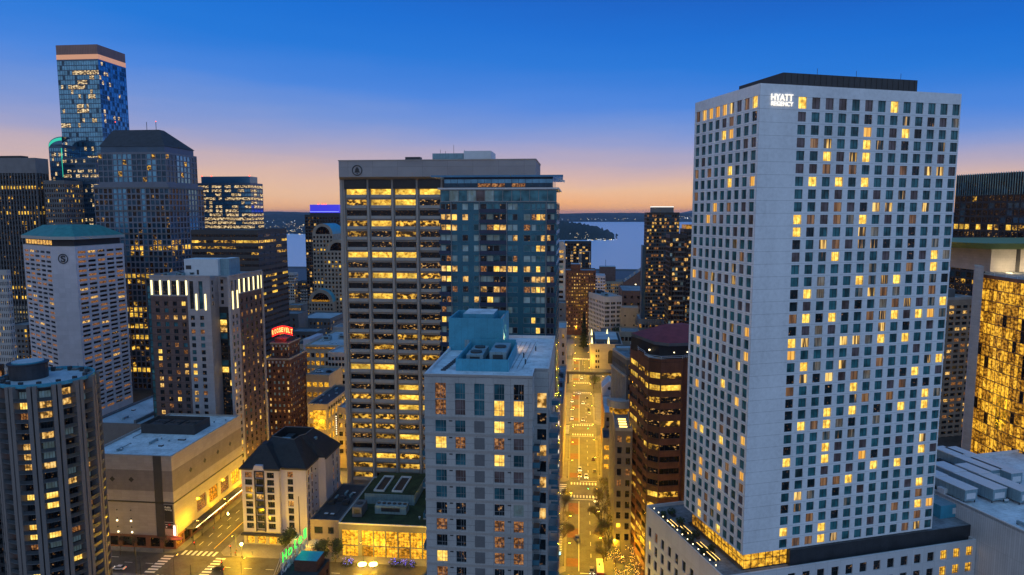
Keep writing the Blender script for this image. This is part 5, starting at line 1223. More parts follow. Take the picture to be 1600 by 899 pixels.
k0 = [( -.2, 31, zz), (W + .2, 31, zz), (W + .2, 31, zz + 4), (W / 2, 31, zz + 8), (-.2, 31, zz + 4)]; k1 = [(x, y + 14, z) for x, y, z in k0]
g.quad(k0, 'white_stucco'); g.quad(k1[::-1], 'white_stucco')
for i in range(5): j = (i + 1) % 5; g.quad([k0[j], k0[i], k1[i], k1[j]], 'roof_pale')
b.part('gable_emblem').bar((W / 2, 30.8, zz + 4), (W / 2, 30.99, zz + 4), .9, 'darker', 10)
b.done()
simple('low_shop', 'low dark-roofed shop with lit sign band in front of the gabled building', 'shop', 'A', 942, 966, 688, 309.5, 15, 'mall_mid', 2, 4.5, .5, pick({'gold': 2, 'oK': 1}, 3), roofm='roof_dark', cols_side=3)

# ================================================================= left background towers
# ribbed dark office at the left edge
b, W, H = simple('office_tower', 'dark ribbed office tower with blank pale cap at the left frame edge', 'office tower', 'A', -120, 56, 272, 500, 12, 'dark_stone', 38, 3.95, .62, floors([{'oK': 9, 'op': 2}, {'oW': 5, 'oP': 3, 'oK': 1}, {'oK': 7, 'oP': 2}], 7, [6, 1.3, 3]), frac=.7, first=3, par=.1, done=False, cols_side=14, parm='mid_grey')
zt = at_d(30, 247, 500)[1]; mat('cap_grey', (.20, .19, .195), .8, .1, .2)
b.part('cap').box(-.6, W + .6, -.6, 12.6, H + .2, zt, 'cap_grey', 'roof_dark'); rb = b.part('rib')
for i in range(39): x = W * i / 38; rb.box(x - .3, x + .3, -.7, -.003, 0, H + .15, 'mid_grey')
for i in range(5): y = 12 * i / 4; rb.box(W + .003, W + .7, y - .3, y + .3, 0, H + .15, 'mid_grey')
b.part('penthouse').box(4, W - 14, 3, 10, zt, zt + 2, 'dark_stone'); b.done()
# tall slanted glass tower
TD = 560.0; TS = at_d(88, 90, TD)[0]; tz = at_d(124, 70, TD)[1]; TW = at_d(152, 80, TD)[0] - TS
b = Bld('glass_skyscraper', 'tallest blue glass skyscraper with a coppery glowing crown, upper left', 'skyscraper', 'A', TS, TD, 0)
Dt = 36; zc = tz - 12; lt = floors([{'cT': 9, 'cD': 1, 'cL': .2}, {'cT': 9, 'cD': 1, 'cL': .9}], 5, [5, 4]); rw = rows_dn(zc - 3, 4.0, 46, 3.3)
mat('glass_frame', (.045, .10, .17), .3, .15, .1, metal=.5)
def lt2(i, j): 
    r = random.Random(i * 31 + (j // 3)).random(); lit = {2: (6, 16), 3: (13, 14), 4: (8, 14), 5: (4, 10), 6: (5, 8), 7: (12, 15), 9: (7, 9), 10: (7, 10), 12: (13, 14), 13: (0, 3), 15: (9, 11), 20: (10, 14)}
    if i in lit and lit[i][0] <= j <= lit[i][1] and r < .75: return 'cL'
    return lt(i, j)
b.face((0, 0), FRONT, TW, 0, zc, spans(TW, 17, .92), rw, 'glass_frame', .1, lt2); b.face((TW, 0), RIGHT, Dt, 0, zc, spans(Dt, 12, .8), rw, 'blue_glass_wall', .1, pick({'cT': 8, 'cD': 5, 'cL': .9}, 8)); b.face((TW, Dt), BACK, TW, 0, zc, (), (), 'glass_frame'); b.face((0, Dt), LEFT, Dt, 0, zc, (), (), 'blue_glass_wall')
mat('copper', (.28, .17, .15), .5, .1, .1, bw=1.5, bh=30, mort=.2, mcol=.7, metal=.3); lamp_mat('crown_glow', (1, .42, .22), .42)
b.part('crown').box(0, TW, 0, Dt, zc + 4, tz, 'copper'); b.part('crown_light').box(-.1, TW + .1, -.1, Dt + .1, zc, zc + 4, 'crown_glow')
b.done()
# lower blue glass slab in front of it, with a lit top row
simple('glass_slab', 'dark blue glass office slab with one lit top row, before the tallest tower', 'office building', 'A', 97, 149, 248, 520, 20, 'glass_frame', 16, 3.9, .6, floors([{'cD': 8, 'cL': .5}, {'cD': 4, 'cL': 2}, {'cL': 6, 'cD': 2}], 12, [3, 2, 1]), frac=.94, par=.6, first=2.2)
b, W, H = simple('green_lit_tower', 'slim glass tower with a green-lit curved top left of the tallest tower', 'office tower', 'A', 75.5, 97, 228, 540, 20, 'glass_frame', 6, 4, .7, floors([{'cT': 8, 'cL': 1}, {'cT': 3, 'cL': 1}], 14, [3, 1]), frac=.9, done=False)
lamp_mat('green_glow', (.05, .9, .5), .45)
gp = b.part('curved_top'); n = 8
ar = [(W - W * math.cos(math.pi / 2 * i / n), math.sin(math.pi / 2 * i / n) * 7.5) for i in range(n + 1)]
k0 = len(gp.v); 
for (x, z), (x2, z2) in zip(ar, ar[1:]): gp.quad([(x, 0, H), (x2, 0, H), (x2, 0, H + z2), (x, 0, H + z)], 'blue_glass_wall'); gp.quad([(x, 0, H + z), (x2, 0, H + z2), (x2, 14, H + z2), (x, 14, H + z)], 'blue_glass_wall')
gl_ = b.part('green_light')
for (x, z), (x2, z2) in zip(ar[1:], ar[2:]): gl_.quad([(x, -.1, H + z - 3.2), (x2, -.1, H + z2 - 3.2), (x2, -.1, H + z2 - .8), (x, -.1, H + z - .8)], 'green_glow')
gl_.box(W - 1.2, W - .4, -.3, -.02, H - 26, H - 2, 'green_glow')
b.done()
simple('stone_office', 'narrow pale gridded office between the ribbed tower and the blue slab', 'office building', 'A', 68, 100, 284, 500, 20, 'mid_grey', 9, 3.9, .6, O1(33, 8, 2, 1, 1), frac=.6)
# granite tower with dark pyramid roof
CD = 450.0; CS = at_d(146, 292, CD)[0]
b = Bld('granite_tower', 'granite and blue glass office tower with dark hipped roof, behind the pilaster hotel', 'office tower', 'A', CS, CD, 0)
W = at_d(263, 292, CD)[0] - CS; z1 = at_d(200, 291, CD)[1]; Dc = 44; z2 = at_d(200, 238, CD + 3)[1]; z3 = at_d(200, 229, CD + 4)[1]
mat('granite', (.15, .165, .21), .6, .12, .2)
lt = floors([{'oK': 5, 'cD': 5, 'op': 1}, {'oK': 3, 'oP': 3, 'cD': 3}, {'oW': 5, 'oP': 4, 'oK': 1}], 19, [5, 2.5, 1.3])
lt_ = lt
def lt(i, j): return ('cT' if (j % 16 in (4, 5, 6, 10) and i < 13) else lt_(i, j))
def ltc(i, j): return ('cT' if j in (3, 4, 5, 6, 10, 11) else 'cD') if (i * 7 + j * 3) % 11 else 'oP'
rw = rows_dn(z1 - 3.4, 3.95, 36, 3.0)
b.face((0, 0), FRONT, W, 0, z1, spans(W, 16, .74), rw, 'granite', .3, lt); b.face((W, 0), RIGHT, Dc, 0, z1, spans(Dc, 11, .74), rw, 'granite', .3, lambda i, j: lt(i, j + 30)); b.face((W, Dc), BACK, W, 0, z1, (), (), 'granite'); b.face((0, Dc), LEFT, Dc, 0, z1, (), (), 'granite')
rw2 = rows_dn(z2 - 3.0, 3.95, 5, 3.2)
b.face((2.5, 2.5), FRONT, W - 5, z1, z2, spans(W - 5, 14, .8), rw2, 'granite', .3, ltc); b.face((W - 2.5, 2.5), RIGHT, Dc - 5, z1, z2, spans(Dc - 5, 9, .8), rw2, 'granite', .3, ltc); b.face((W - 2.5, Dc - 2.5), BACK, W - 5, z1, z2, (), (), 'granite'); b.face((2.5, Dc - 2.5), LEFT, Dc - 5, z1, z2, (), (), 'granite')
b.part('setback').box(0, W, 0, Dc, z1 + .003, z1 + 1.1, 'granite', 'roof_grey')
cn = b.part('cornice')
for i in range(8): z = z1 - 3.4 - 3.95 * 4 * i + 2.2; cn.box(-.3, W + .3, -.35, -.003, z - .5, z + .5, 'mid_grey'); cn.box(W + .003, W + .35, -.3, Dc, z - .5, z + .5, 'mid_grey')
bay = MB()
for (a, c, zb, zt_) in ((W * .30, W * .52, z1 - 22, z2 + 2.5), (W * .06, W * .14, z1 - 30, z1 + 1.5), (W * .66, W * .78, z1 - 22, z1 + 8)): bay.box(a, c, -1.6, -.36, zb, min(zt_, z1 + 1), 'glass_frame'); bay.box(a + .3, c - .3, 1.0, 2.49, z1 + 1.2, max(zt_, z1 + 2), 'blue_glass_wall')
b.part('upper_storey').box(4, W - 4, 4, Dc - 4, z2, z3, 'glass_frame', 'roof_grey')
zr = at_d(218, 204, CD + 22)[1]; rx0 = at_d(181, 204, CD + 22)[0] - CS; rx1 = at_d(252, 204, CD + 22)[0] - CS
b.part('roof').prism([(3.2, 3.2), (W - 3.2, 3.2), (W - 3.2, Dc - 3.2), (3.2, Dc - 3.2)], z3, zr, 'roof_dark', P2=[(rx0, 19), (rx1, 19), (rx1, 25), (rx0, 25)])
for x in (rx0 + 2, rx1 - 9, rx1 - 2): b.new('antenna').bar((x, 19, zr), (x, 19, zr + 5.5), .2, 'dark_metal')
for x in (rx0 + 2, rx1 - 2): b.new('beacon').cyl(x, 19, zr + 5.5, zr + 6.0, .3, 'lit_red', 6)
b.done()
# banded blocks left centre
lt = floors([{'cT': 3, 'cL': 4}, {'cL': 8, 'cT': 1}, {'cT': 6, 'cL': 2}], 3, [3, 4, 1])
b, W, H = simple('lit_glass_office', 'mirror-blue office block with many white-lit floors on the skyline left of centre', 'office tower', 'A', 300, 391, 287, 640, 26, 'glass_frame', 18, 3.9, .62, lambda i, j: ('cT' if (j < 1 or (8 < j < 10 and i < 8)) else lt(i, j)), frac=.95, par=.5, done=False, cols_side=4)
z = at_d(350, 276, 648)[1]; x0 = at_d(314, 276, 648)[0] - b.s0; x1 = at_d(390, 276, 648)[0] - b.s0
b.part('top_box').box(x0, x1, 8, 24, H + .02, z, 'blue_glass_wall', 'roof_grey')
for x in (x0, x0 + (x1 - x0) * .2, x1 - 1): b.new('beacon').cyl(x + .5, 8.5, z, z + 1.0, .6, 'lit_red', 6)
b.done()
lt = floors([{'oK': 14, 'op': 1}, {'oP': 4, 'oW': 2, 'oK': 3}, {'oK': 7, 'oP': 2}], 9, [3, 1.6, 2])
b, W, H = simple('banded_office', 'dark grey office with continuous window bands and chamfered right side left of centre', 'office building', 'A', 298, 403, 361, 430, 44, 'dark_stone', 9, 3.9, .42, lt, frac=.97, par=.8, done=False, cols_side=5); b.done()
b, W, H = simple('banded_wing', 'receding grey banded wing joined beside the dark banded office', 'office building', 'A', 405, 438, 364, 472, 4, 'mid_grey', 4, 3.9, .42, pick({'oK': 6, 'oP': 2, 'oW': 1}, 10), frac=.95, par=.8)
# far-left slivers
b, W, H = simple('ribbed_block', 'pale ribbed block at the far left edge beside the teal-roofed hotel', 'office building', 'A', -40, 9, 425, 330, 3, 'pale_stone', 16, 3.4, .6, O1(5, 8, 1, 1, .6), frac=.45)
b, W, H = simple('low_block', 'grey low block with ochre roof wall lit between left edge blocks and the teal-roofed hotel', 'building', 'A', 8, 42, 510, 420, 30, 'mid_grey', 6, 3.6, .5, O1(6, 5, 2, 1, 2), frac=.6)
b, W, H = simple('ochre_block', 'low block with a sodium-lit ochre wall behind the teal-roofed hotel', 'building', 'A', 8, 60, 480, 500, 40, 'tan_stone2', 6, 5, .3, O1(7, 5, 2, 1, 2), frac=.6, cols_side=0)

# arched granite tower and blue-crowned tower
AD = 640.0
b = Bld('arched_tower', 'tan stepped office tower with big arched windows at its stepped tops', 'office tower', 'A', at_d(489, 400, AD)[0], AD, 0)
zA = at_d(510, 366, AD)[1]; W1 = at_d(520, 380, AD)[0] - b.s0; zB = at_d(530, 392, AD - 4)[1]; W2 = at_d(558, 400, AD)[0] - b.s0
lt = floors([{'oK': 8, 'op': 1}, {'oP': 3, 'oW': 3, 'oK': 2}, {'op': 4, 'oK': 3}], 30, [6, 2, 2])
b.face((0, 0), FRONT, W1, 0, zA, spans(W1, 6, .55), rows_dn(zA - 3, 4, 40, 2.3), 'tan_stone', .4, lt); b.face((W1 * .6, -4), FRONT, W2 - W1 * .6, 0, zB, spans(W2 - W1 * .6, 9, .55), rows_dn(zB - 3, 4, 36, 2.3), 'tan_stone', .4, lambda i, j: lt(i, j + 20))
b.face((0, 30), LEFT, 30, 0, zA, spans(30, 7, .55), rows_dn(zA - 3, 4, 40, 2.3), 'tan_stone', .4, lt); b.face((W1 * .6, 0), LEFT, 4, 0, zB, (), (), 'tan_stone'); b.face((W1, 0), RIGHT, 30, zB, zA, (), (), 'tan_stone'); b.face((W2, -4), RIGHT, 34, 0, zB, (), (), 'tan_stone'); b.face((W2, 30), BACK, W2, 0, zB, (), (), 'tan_stone')
b.part('roof').quad([(W1 * .6, -4, zB), (W2, -4, zB), (W2, 30, zB), (W1 * .6, 30, zB)], 'roof_grey')
def vault(x0, x1, y0, y1, z, n_='vault', m='tan_stone', r_=.72):
    q = b.new(n_); cx = (x0 + x1) / 2; Rr = (x1 - x0) / 2; n = 14
    A = [(cx - Rr * math.cos(math.pi * i / n), z + Rr * math.sin(math.pi * i / n)) for i in range(n + 1)]; I_ = [(cx + (x - cx) * r_, z + (zz - z) * r_) for x, zz in A]
    for i in range(n):
        q.quad([(A[i][0], y0, A[i][1]), (I_[i][0], y0, I_[i][1]), (I_[i + 1][0], y0, I_[i + 1][1]), (A[i + 1][0], y0, A[i + 1][1])], m)
        q.quad([(A[i][0], y0, A[i][1]), (A[i + 1][0], y0, A[i + 1][1]), (A[i + 1][0], y1, A[i + 1][1]), (A[i][0], y1, A[i][1])], 'teal_metal' if n_ == 'vault' and x0 < W1 * .5 else m)
        q.quad([(I_[i][0], y0, I_[i][1]), (I_[i][0], y0 + 1.5, I_[i][1]), (I_[i + 1][0], y0 + 1.5, I_[i + 1][1]), (I_[i + 1][0], y0, I_[i + 1][1])], m)
    g_ = b.new('arched_window'); g_.quad([(x, y0 + 1.4, zz) for x, zz in I_][::-1], 'oK')
vault(0, W1, 0, 30, zA); vault(W1 * .75, W1 * .75 + 22, -4, 26, zB)
# lower arch
zl = at_d(505, 472, AD - 12)[1]; xl0 = at_d(482, 472, AD - 12)[0] - b.s0; xl1 = at_d(520, 472, AD - 12)[0] - b.s0
b.face((xl0, -12), FRONT, xl1 - xl0, 0, zl, spans(xl1 - xl0, 8, .55), rows_dn(zl - 3, 4, 12, 2.3), 'tan_stone', .4, lt); b.face((xl0, 0), LEFT, 12, 0, zl, (), (), 'tan_stone'); b.face((xl1, -12), RIGHT, 8, 0, zl, (), (), 'tan_stone'); vault(xl0, xl1, -12, -.1, zl)
lb = b.part('lit_band'); lb.box(xl0 + 3, xl1 - 3, -12.2, -12.02, zl + .3, zl + 2.0, 'goldd')
b.done()
lamp_mat('blue_glow', (.06, .05, .7), .7); lamp_mat('blue_glow2', (.25, .3, 1), 1.4)
b, W, H = simple('blue_crown_tower', 'dark tower with a violet-blue lit crown above the arched tower', 'apartment tower', 'A', 476, 530, 337, 740, 30, 'dark_stone', 12, 3.6, .6, pick({'oK': 8, 'op': 2, 'aW': 1.4}, 32), frac=.7, done=False)
z = at_d(508, 320, 742)[1]; x0 = at_d(484, 320, 742)[0] - b.s0; x1 = at_d(529, 320, 742)[0] - b.s0
b.part('crown').box(x0, x1, 2, 24, H + 3, z, 'blue_glow'); b.part('top_storey').box(x0, x1, 2, 24, H + .02, H + 3, 'dark_stone'); b.part('crown_lights').box(x0, x1, 1.8, 1.99, H + 4, H + 4.6, 'blue_glow2')
for i, t in enumerate((.25, .4, .5)): b.new('beacon').cyl(x0 + (x1 - x0) * t, 6, z, z + 1.5, .8, 'lit_red', 6)
b.done()

# Roosevelt: tiered brick tower with the red roof sign
RD = 352.0; RS = at_d(417, 560, RD)[0]
b = Bld('brick_tower', 'tiered dark red-brick tower with a glowing red roof sign', 'hotel tower', 'A', RS, RD, 0)
W = at_d(452, 560, RD)[0] - RS; H = at_d(440, 563, RD)[1]; Dr = 24; lt = pick({'oK': 6, 'aC': 3, 'aw': 3, 'aW': 1}, 51); rw = rows_dn(H - 3, 3.2, 20, 1.5)
for (p, a, Wd, n) in (((0, 0), FRONT, W, 5), ((W, 0), RIGHT, Dr, 9), ((W, Dr), BACK, W, 0), ((0, Dr), LEFT, Dr, 0)): b.face(p, a, Wd, 0, H, spans(Wd, n, .4) if n else (), rw if n else (), 'red_brick', .25, lt)
roof_slab(b, 0, W, 0, Dr, H, 'roof_blue', 'tan_stone', 1, .5)
H2 = at_d(435, 538, RD + 3)[1]
for (p, a, Wd, n) in (((1, 3), FRONT, W - 3, 4), ((W - 2, 3), RIGHT, Dr - 8, 6), ((W - 2, Dr - 5), BACK, W - 3, 0), ((1, Dr - 5), LEFT, Dr - 8, 0)): b.face(p, a, Wd, H, H2, spans(Wd, n, .4) if n else (), rows_dn(H2 - 2.6, 3.2, 2, 1.5) if n else (), 'red_brick', .25, lt)
b.part('tier_cornice').box(.6, W - 1.6, 2.6, Dr - 4.6, H2 + .003, H2 + .9, 'tan_stone', 'roof_dark')
H3 = at_d(435, 530, RD + 5)[1]; b.part('top_tier').box(2.5, W - 3.5, 5, Dr - 7, H2 + .9, H3 + .3, 'red_brick', 'roof_dark')
tr = b.part('terracotta_trim')
for k in range(5): 
    for z, x_, y_ in ((H - .6, 0, 0), (H2 - .4, 1, 3)): q = tr; q.prism([(x_ + (W - 2) * (k + .3) / 5, y_ - .25), (x_ + (W - 2) * (k + .7) / 5, y_ - .25), (x_ + (W - 2) * (k + .7) / 5, y_ - .004), (x_ + (W - 2) * (k + .3) / 5, y_ - .004)], z - 1.2, z, 'pale_stone')
b.done()
# roof sign: a thing of its own, standing on the top tier
sx, sy = W / 2 - .5, 7.5; X, Y = to_w(RS + sx, RD + sy, 'A')
t = thing('roof_sign', 'red roof sign with yellow letters reading ROOSEVELT on a scaffold atop the brick tower', 'sign', (X, Y, H3 + .3), R(22))
Lw = 11; m = MB(); n = 12
A = [(-Lw / 2 + Lw * i / n, 1.2 + 1.6 * math.sin(math.pi * i / n)) for i in range(n + 1)]
for (x, z), (x2, z2) in zip(A, A[1:]): m.prism([(x, .02), (x2, .02), (x2, .3), (x, .3)], z, z + 4.2, 'lit_red_soft') if 'lit_red_soft' in MATS else None
lamp_mat('lit_red_soft', (1, .03, .02), .35); lamp_mat('sign_yellow', (1, .62, .16), 1.4); lamp_mat('sign_red', (1, .03, .02), 1.6)
m = MB()
for (x, z), (x2, z2) in zip(A, A[1:]): m.prism([(x, .02), (x2, .02), (x2, .3), (x, .3)], z - .2, z + 3.7, 'lit_red_soft')
m.build('sign_board', t)
m = MB()
for (x, z), (x2, z2) in zip(A, A[1:]): m.bar((x, -.05, z + 3.8), (x2, -.05, z2 + 3.8), .16, 'sign_red'); m.bar((x, -.05, z - .3), (x2, -.05, z2 - .3), .16, 'sign_red')
m.build('neon_border', t)
for i, ch in enumerate('ROOSEVELT'):
    u = (i + .5) / 9; x = -Lw / 2 + Lw * u; z = 1.2 + 1.6 * math.sin(math.pi * u) + 1.75
    link('letter', fit_text(ch, Lw / 9 * .82, 2.7, 'sign_yellow', 'letter', .2, .04), t, (x, -.12, z))
m = MB()
for x in (-5, -2.5, 0, 2.5, 5): m.bar((x, .4, 0), (x, .4, 3), .1, 'dark_metal'); m.bar((x, .4, 2.6), (x, 3.0, 0), .08, 'dark_metal')
m.build('scaffold', t)
l = bpy.data.lights.new('sign_glow', 'POINT'); l.energy = 2500; l.color = (1, .04, .03); l.shadow_soft_size = 1.5; link('sign_glow', l, t, (0, -4, 2.5))
l = bpy.data.lights.new('sign_glow', 'POINT'); l.energy = 1500; l.color = (1, .04, .03); l.shadow_soft_size = 1.5; link('sign_glow', l, t, (-3, 5, 4.5))

# ================================================================= low city, left of the concrete slab
simple('grid_tower', 'small pale glass block standing before the water left of the arched tower', 'apartment block', 'A', 443, 459, 428, 900, 14, 'pale_stone', 5, 4, .6, O1(3, 8, 1, 1, 1), frac=.7)
simple('waterfront_block', 'small dark stepped block against the water left of the arched tower', 'apartment block', 'A', 465, 480, 441, 900, 14, 'dark_stone', 5, 4, .5, O1(4, 6, 1, 1, 1), frac=.7)
simple('tan_row', 'long tan low building with lit upper windows under the banded wing', 'building', 'A', 445, 470, 478, 760, 20, 'tan_stone2', 8, 5, .5, pick({'goldd': 3, 'oP': 1}, 4), frac=.6, cols_side=0)
simple('classical_block', 'grey classical block with pale blue roof left of the arched tower base', 'building', 'A', 466, 516, 499, 560, 40, 'mid_grey', 9, 4.4, .5, O1(6, 6, 2, 1, 1), frac=.5, roofm='roof_blue')
simple('blank_block', 'plain dark grey block between banded wing and classical block', 'building', 'A', 436, 466, 492, 540, 20, 'mid_grey', 2, 5, .4, O1(6, 6, 2, 1, 1), frac=.2, cols_side=0)
b, W, H = simple('warm_corner_block', 'tan corner building with round-headed windows right of the red roof sign', 'building', 'A', 456, 476, 540, 440, 26, 'tan_stone2', 5, 4.2, .55, O1(8, 6, 2, 1, 1), frac=.5, done=False, roofm='roof_dark')
b.part('party_wall').prism([(W * .9, -.2), (W + 4, -.2), (W + 4.6, 22), (W * .9 + 1, 22)], H - 6, H + 4.5, 'white_stucco'); b.done()
b, W, H = simple('department_store', 'department store with pale blue roof and warm lit cornice left of the concrete slab', 'department store', 'A', 477, 552, 541, 425, 55, 'tan_stone2', 10, 5.2, .55, pick({'goldd': 4, 'oK': 4, 'gold': 1}, 9), frac=.7, done=False, roofm='roof_blue', first=6)
b.part('lit_cornice').box(.5, W, -.5, -.05, H - 1.4, H - .7, 'goldd'); b.part('cornice').box(-.6, W + .6, -1.0, -.003, H - .3, H + .6, 'tan_stone2')
for i in range(4): ac_unit(b, 4 + 9 * i, 20 + 6 * (i % 2), H + .02, 5, 5, 3)
b.done()
simple('white_grid_block', 'white gridded block with sash windows tucked against the concrete slab', 'building', 'A', 512, 560, 553, 400, 22, 'pale_stone', 9, 3.7, .55, O1(10, 7, 3, 1, 0), frac=.75, roofm='roof_blue')
b, W, H = simple('parking_deck', 'low tan building with cars parked on its roof beside the brick tower', 'parking building', 'A', 478, 514, 588, 372, 22, 'tan_stone2', 4, 6, .45, lambda i, j: 'gold' if i == 0 else 'goldd', frac=.75, roofm='roof_grey', cols_side=0)
DECK = (b.s0, 372, H)
b, W, H = simple('corner_store', 'dark-roofed store with glowing glass corner and rows of lit windows', 'store', 'A', 480, 512, 634, 330, 40, 'tan_stone2', 2, 6, .55, pick({'gold': 5, 'goldd': 2}, 11), frac=.6, done=False, roofm='roof_dark', first=5, cols_side=8)
b.part('lit_corner').box(W - 7.5, W - 1.2, -.8, -.05, H - 12, H - 2.2, 'gold'); hl = b.part('cornice_hole')
for i in range(11): hl.bar((W + .04, 2 + 3.4 * i, H - 1.6), (W + .3, 2 + 3.4 * i, H - 1.6), .9, 'darker', 8)
b.done()
b, W, H = simple('street_store', 'small corner store with a vertical white-lit sign left of the concrete slab', 'store', 'A', 527, 556, 640, 316, 20, 'tan_stone', 3, 4.4, .5, O1(11, 4, 2, 2, 1), frac=.6, done=False, roofm='roof_blue')
bs = b.part('blade_sign'); bs.box(-.9, -.1, -.6, -.2, H - 13, H - 2, 'darker'); 
for k in range(9): b.new('sign_letter').box(-.75, -.25, -.68, -.6, H - 3 - 1.1 * k - .7, H - 3 - 1.1 * k, 'sign_white')
b.done()

# ================================================================= the view down the street: centre right
b, W, H = simple('slender_tower', 'slender pale tower with stacked balconies just right of the glass tower', 'apartment tower', 'A', 869.5, 883, 387, 445, 22, 'pale_stone', 1, 3.3, .55, pick({'oK': 4, 'aC': 3, 'aW': 1}, 12), frac=.62, done=False, roofm='roof_grey')
b.part('arched_top').prism([(0, 0), (W, 0), (W, 12), (0, 12)], H + 1.0, H + 4.0, 'pale_stone', P2=[(W * .25, 0), (W * .75, 0), (W * .75, 12), (W * .25, 12)])
b.done()
simple('grey_blank_block', 'blank grey block below the slender pale tower', 'building', 'A', 869, 884, 476, 430, 14, 'mid_grey', 1, 4, .3, O1(3), frac=.2, cols_side=0)
simple('pink_block', 'pale block with small square windows and blue roof left of the street', 'building', 'A', 867, 884.5, 515, 402, 26, 'mall_light', 2, 5.2, .45, O1(13, 5, 2, 1, 1), frac=.4, roofm='roof_blue')
b, W, H = simple('flat_roof_store', 'flat-roofed store crowded with roof plant left of the street, lit strip on its wall', 'store', 'A', 860, 880, 634, 313, 84, 'tan_stone', 1, 9, .2, O1(14), frac=.2, cols_side=0, done=False)
for i in range(7): ac_unit(b, .6 + (i % 2) * 1.6, 5 + 10 * i, H + .02, 2.6, 4, 2.2, 'dark_metal' if i % 2 else 'unit')
b.part('lit_strip').box(W - 2.2, W - 1.8, -.12, -.01, 3, H - 2, 'sign_white'); b.done()
b, W, H = simple('waterfront_tower', 'dark glass block with framed lit bays at the water end of the street', 'apartment block', 'A', 882, 924, 379, 960, 30, 'darker', 9, 3.8, .62, pick({'oK': 6, 'cD': 3, 'aW': 2, 'oP': 1}, 15), frac=.75, done=False)
fr_ = b.part('pale_frame')
for x in (W * .28, W * .55, W * .62, W * .95): fr_.box(x - .5, x + .5, -1, -.01, 10, H - 12, 'pale_stone')
fr_.box(W * .62, W * .95, -1, -.01, H - 13, H - 12, 'pale_stone'); b.done()
b, W, H = simple('red_brick_block', 'dark red brick block with punched lit windows left of the white office block', 'apartment block', 'A', 881, 931, 424, 700, 30, 'red_brick', 13, 3.6, .42, pick({'oK': 5, 'aw': 4, 'aW': 4}, 16), frac=.4, done=False)
x0 = at_d(892, 414, 702)[0] - b.s0; x1 = at_d(907, 414, 702)[0] - b.s0; b.part('top_tier').box(x0, x1, 2, 16, H + .02, at_d(900, 413, 702)[1], 'red_brick', 'roof_blue'); b.done()
simple('white_block', 'small white block with window rows behind the red brick block', 'building', 'A', 930, 946, 432, 860, 30, 'white_stucco', 4, 4, .45, O1(17, 8, 1, 1, 0), frac=.7, roofm='roof_blue')
b, W, H = simple('tan_tiered_block', 'tan tiered block with a lit storey and roof mast by the water', 'building', 'A', 945, 976, 441, 900, 26, 'tan_stone2', 10, 4.4, .5, pick({'oK': 4, 'goldd': 3}, 18), frac=.6, done=False)
x0 = at_d(937, 420, 905)[0] - b.s0; x1 = at_d(962, 420, 905)[0] - b.s0; z = at_d(950, 417, 905)[1]; b.part('upper_block').box(x0, x1, 5, 24, H * .5, z, 'brown_brick', 'roof_blue'); b.new('mast').bar((x0 + 8, 10, z), (x0 + 8, 10, z + 9), .25, 'dark_metal'); b.done()
b = Bld('stepped_roof_building', 'brown building with a long sloping stepped roof rising toward the dark water tower', 'building', 'A', *[at_d(975, 447, 880)[0], 880][:2], 0)
W = at_d(1010, 430, 880)[0] - b.s0; za = at_d(975, 441, 880)[1]; zb_ = at_d(1010, 417, 880)[1]
q = b.part('wall'); q.quad([(0, 0, 0), (W, 0, 0), (W, 0, zb_), (0, 0, za)], 'brown_brick'); q.quad([(W, 0, 0), (W, 30, 0), (W, 30, zb_), (W, 0, zb_)], 'brown_brick'); q.quad([(0, 30, 0), (0, 0, 0), (0, 0, za), (0, 30, za)], 'brown_brick'); q.quad([(W, 30, 0), (0, 30, 0), (0, 30, za), (W, 30, zb_)], 'brown_brick')
b.part('roof').quad([(0, -.5, za + .01), (W, -.5, zb_ + .01), (W, 30, zb_ + .01), (0, 30, za + .01)], 'roof_grey')
for i in range(5): x = W * (i + .5) / 5; q = b.new('chimney'); q.box(x - 1, x + 1, 8, 11, za + (zb_ - za) * (i + .5) / 5 - 1, za + (zb_ - za) * (i + .5) / 5 + 2.4, 'pale_stone')
for (x, z) in ((8, za - 8), (14, za - 4), (15, za - 9)): q = b.new('wall_light'); q.box(x, x + 1.4, -.3, -.02, z, z + 1.6, 'bulb')
b.done()
b, W, H = simple('water_tower_block', 'tall dark glass apartment tower against the water with warm scattered windows', 'apartment tower', 'A', 1011, 1062, 333, 620, 24, 'darker', 13, 3.2, .6, pick({'oK': 7, 'cD': 6, 'aW': 2, 'oP': 1.2, 'aw': 2}, 19), frac=.72, done=False, par=.5)
x0 = at_d(1019, 325, 622)[0] - b.s0; x1 = at_d(1053, 325, 622)[0] - b.s0; z = at_d(1035, 324, 622)[1]
b.part('top_box').box(x0, x1, 3, 18, H + .02, z, 'mid_grey'); b.part('top_light').box(x0, x1, 2.8, 18, z + .01, z + .8, 'sign_white')
for k in range(52): z = H - 3 - 3.2 * k; q = b.part('ledge'); q.box(-.5, W + .5, -.5, -.003, z - 1.75, z - 1.5, 'mid_grey')
x0 = at_d(1004, 385, 622)[0] - b.s0; b.part('side_wing').box(x0, -.02, 2, 16, 0, at_d(1004, 384, 622)[1], 'glass_frame', 'roof_grey')
for k in range(30): z = at_d(1004, 384, 622)[1] - 3 - 3.2 * k; 
b.done()
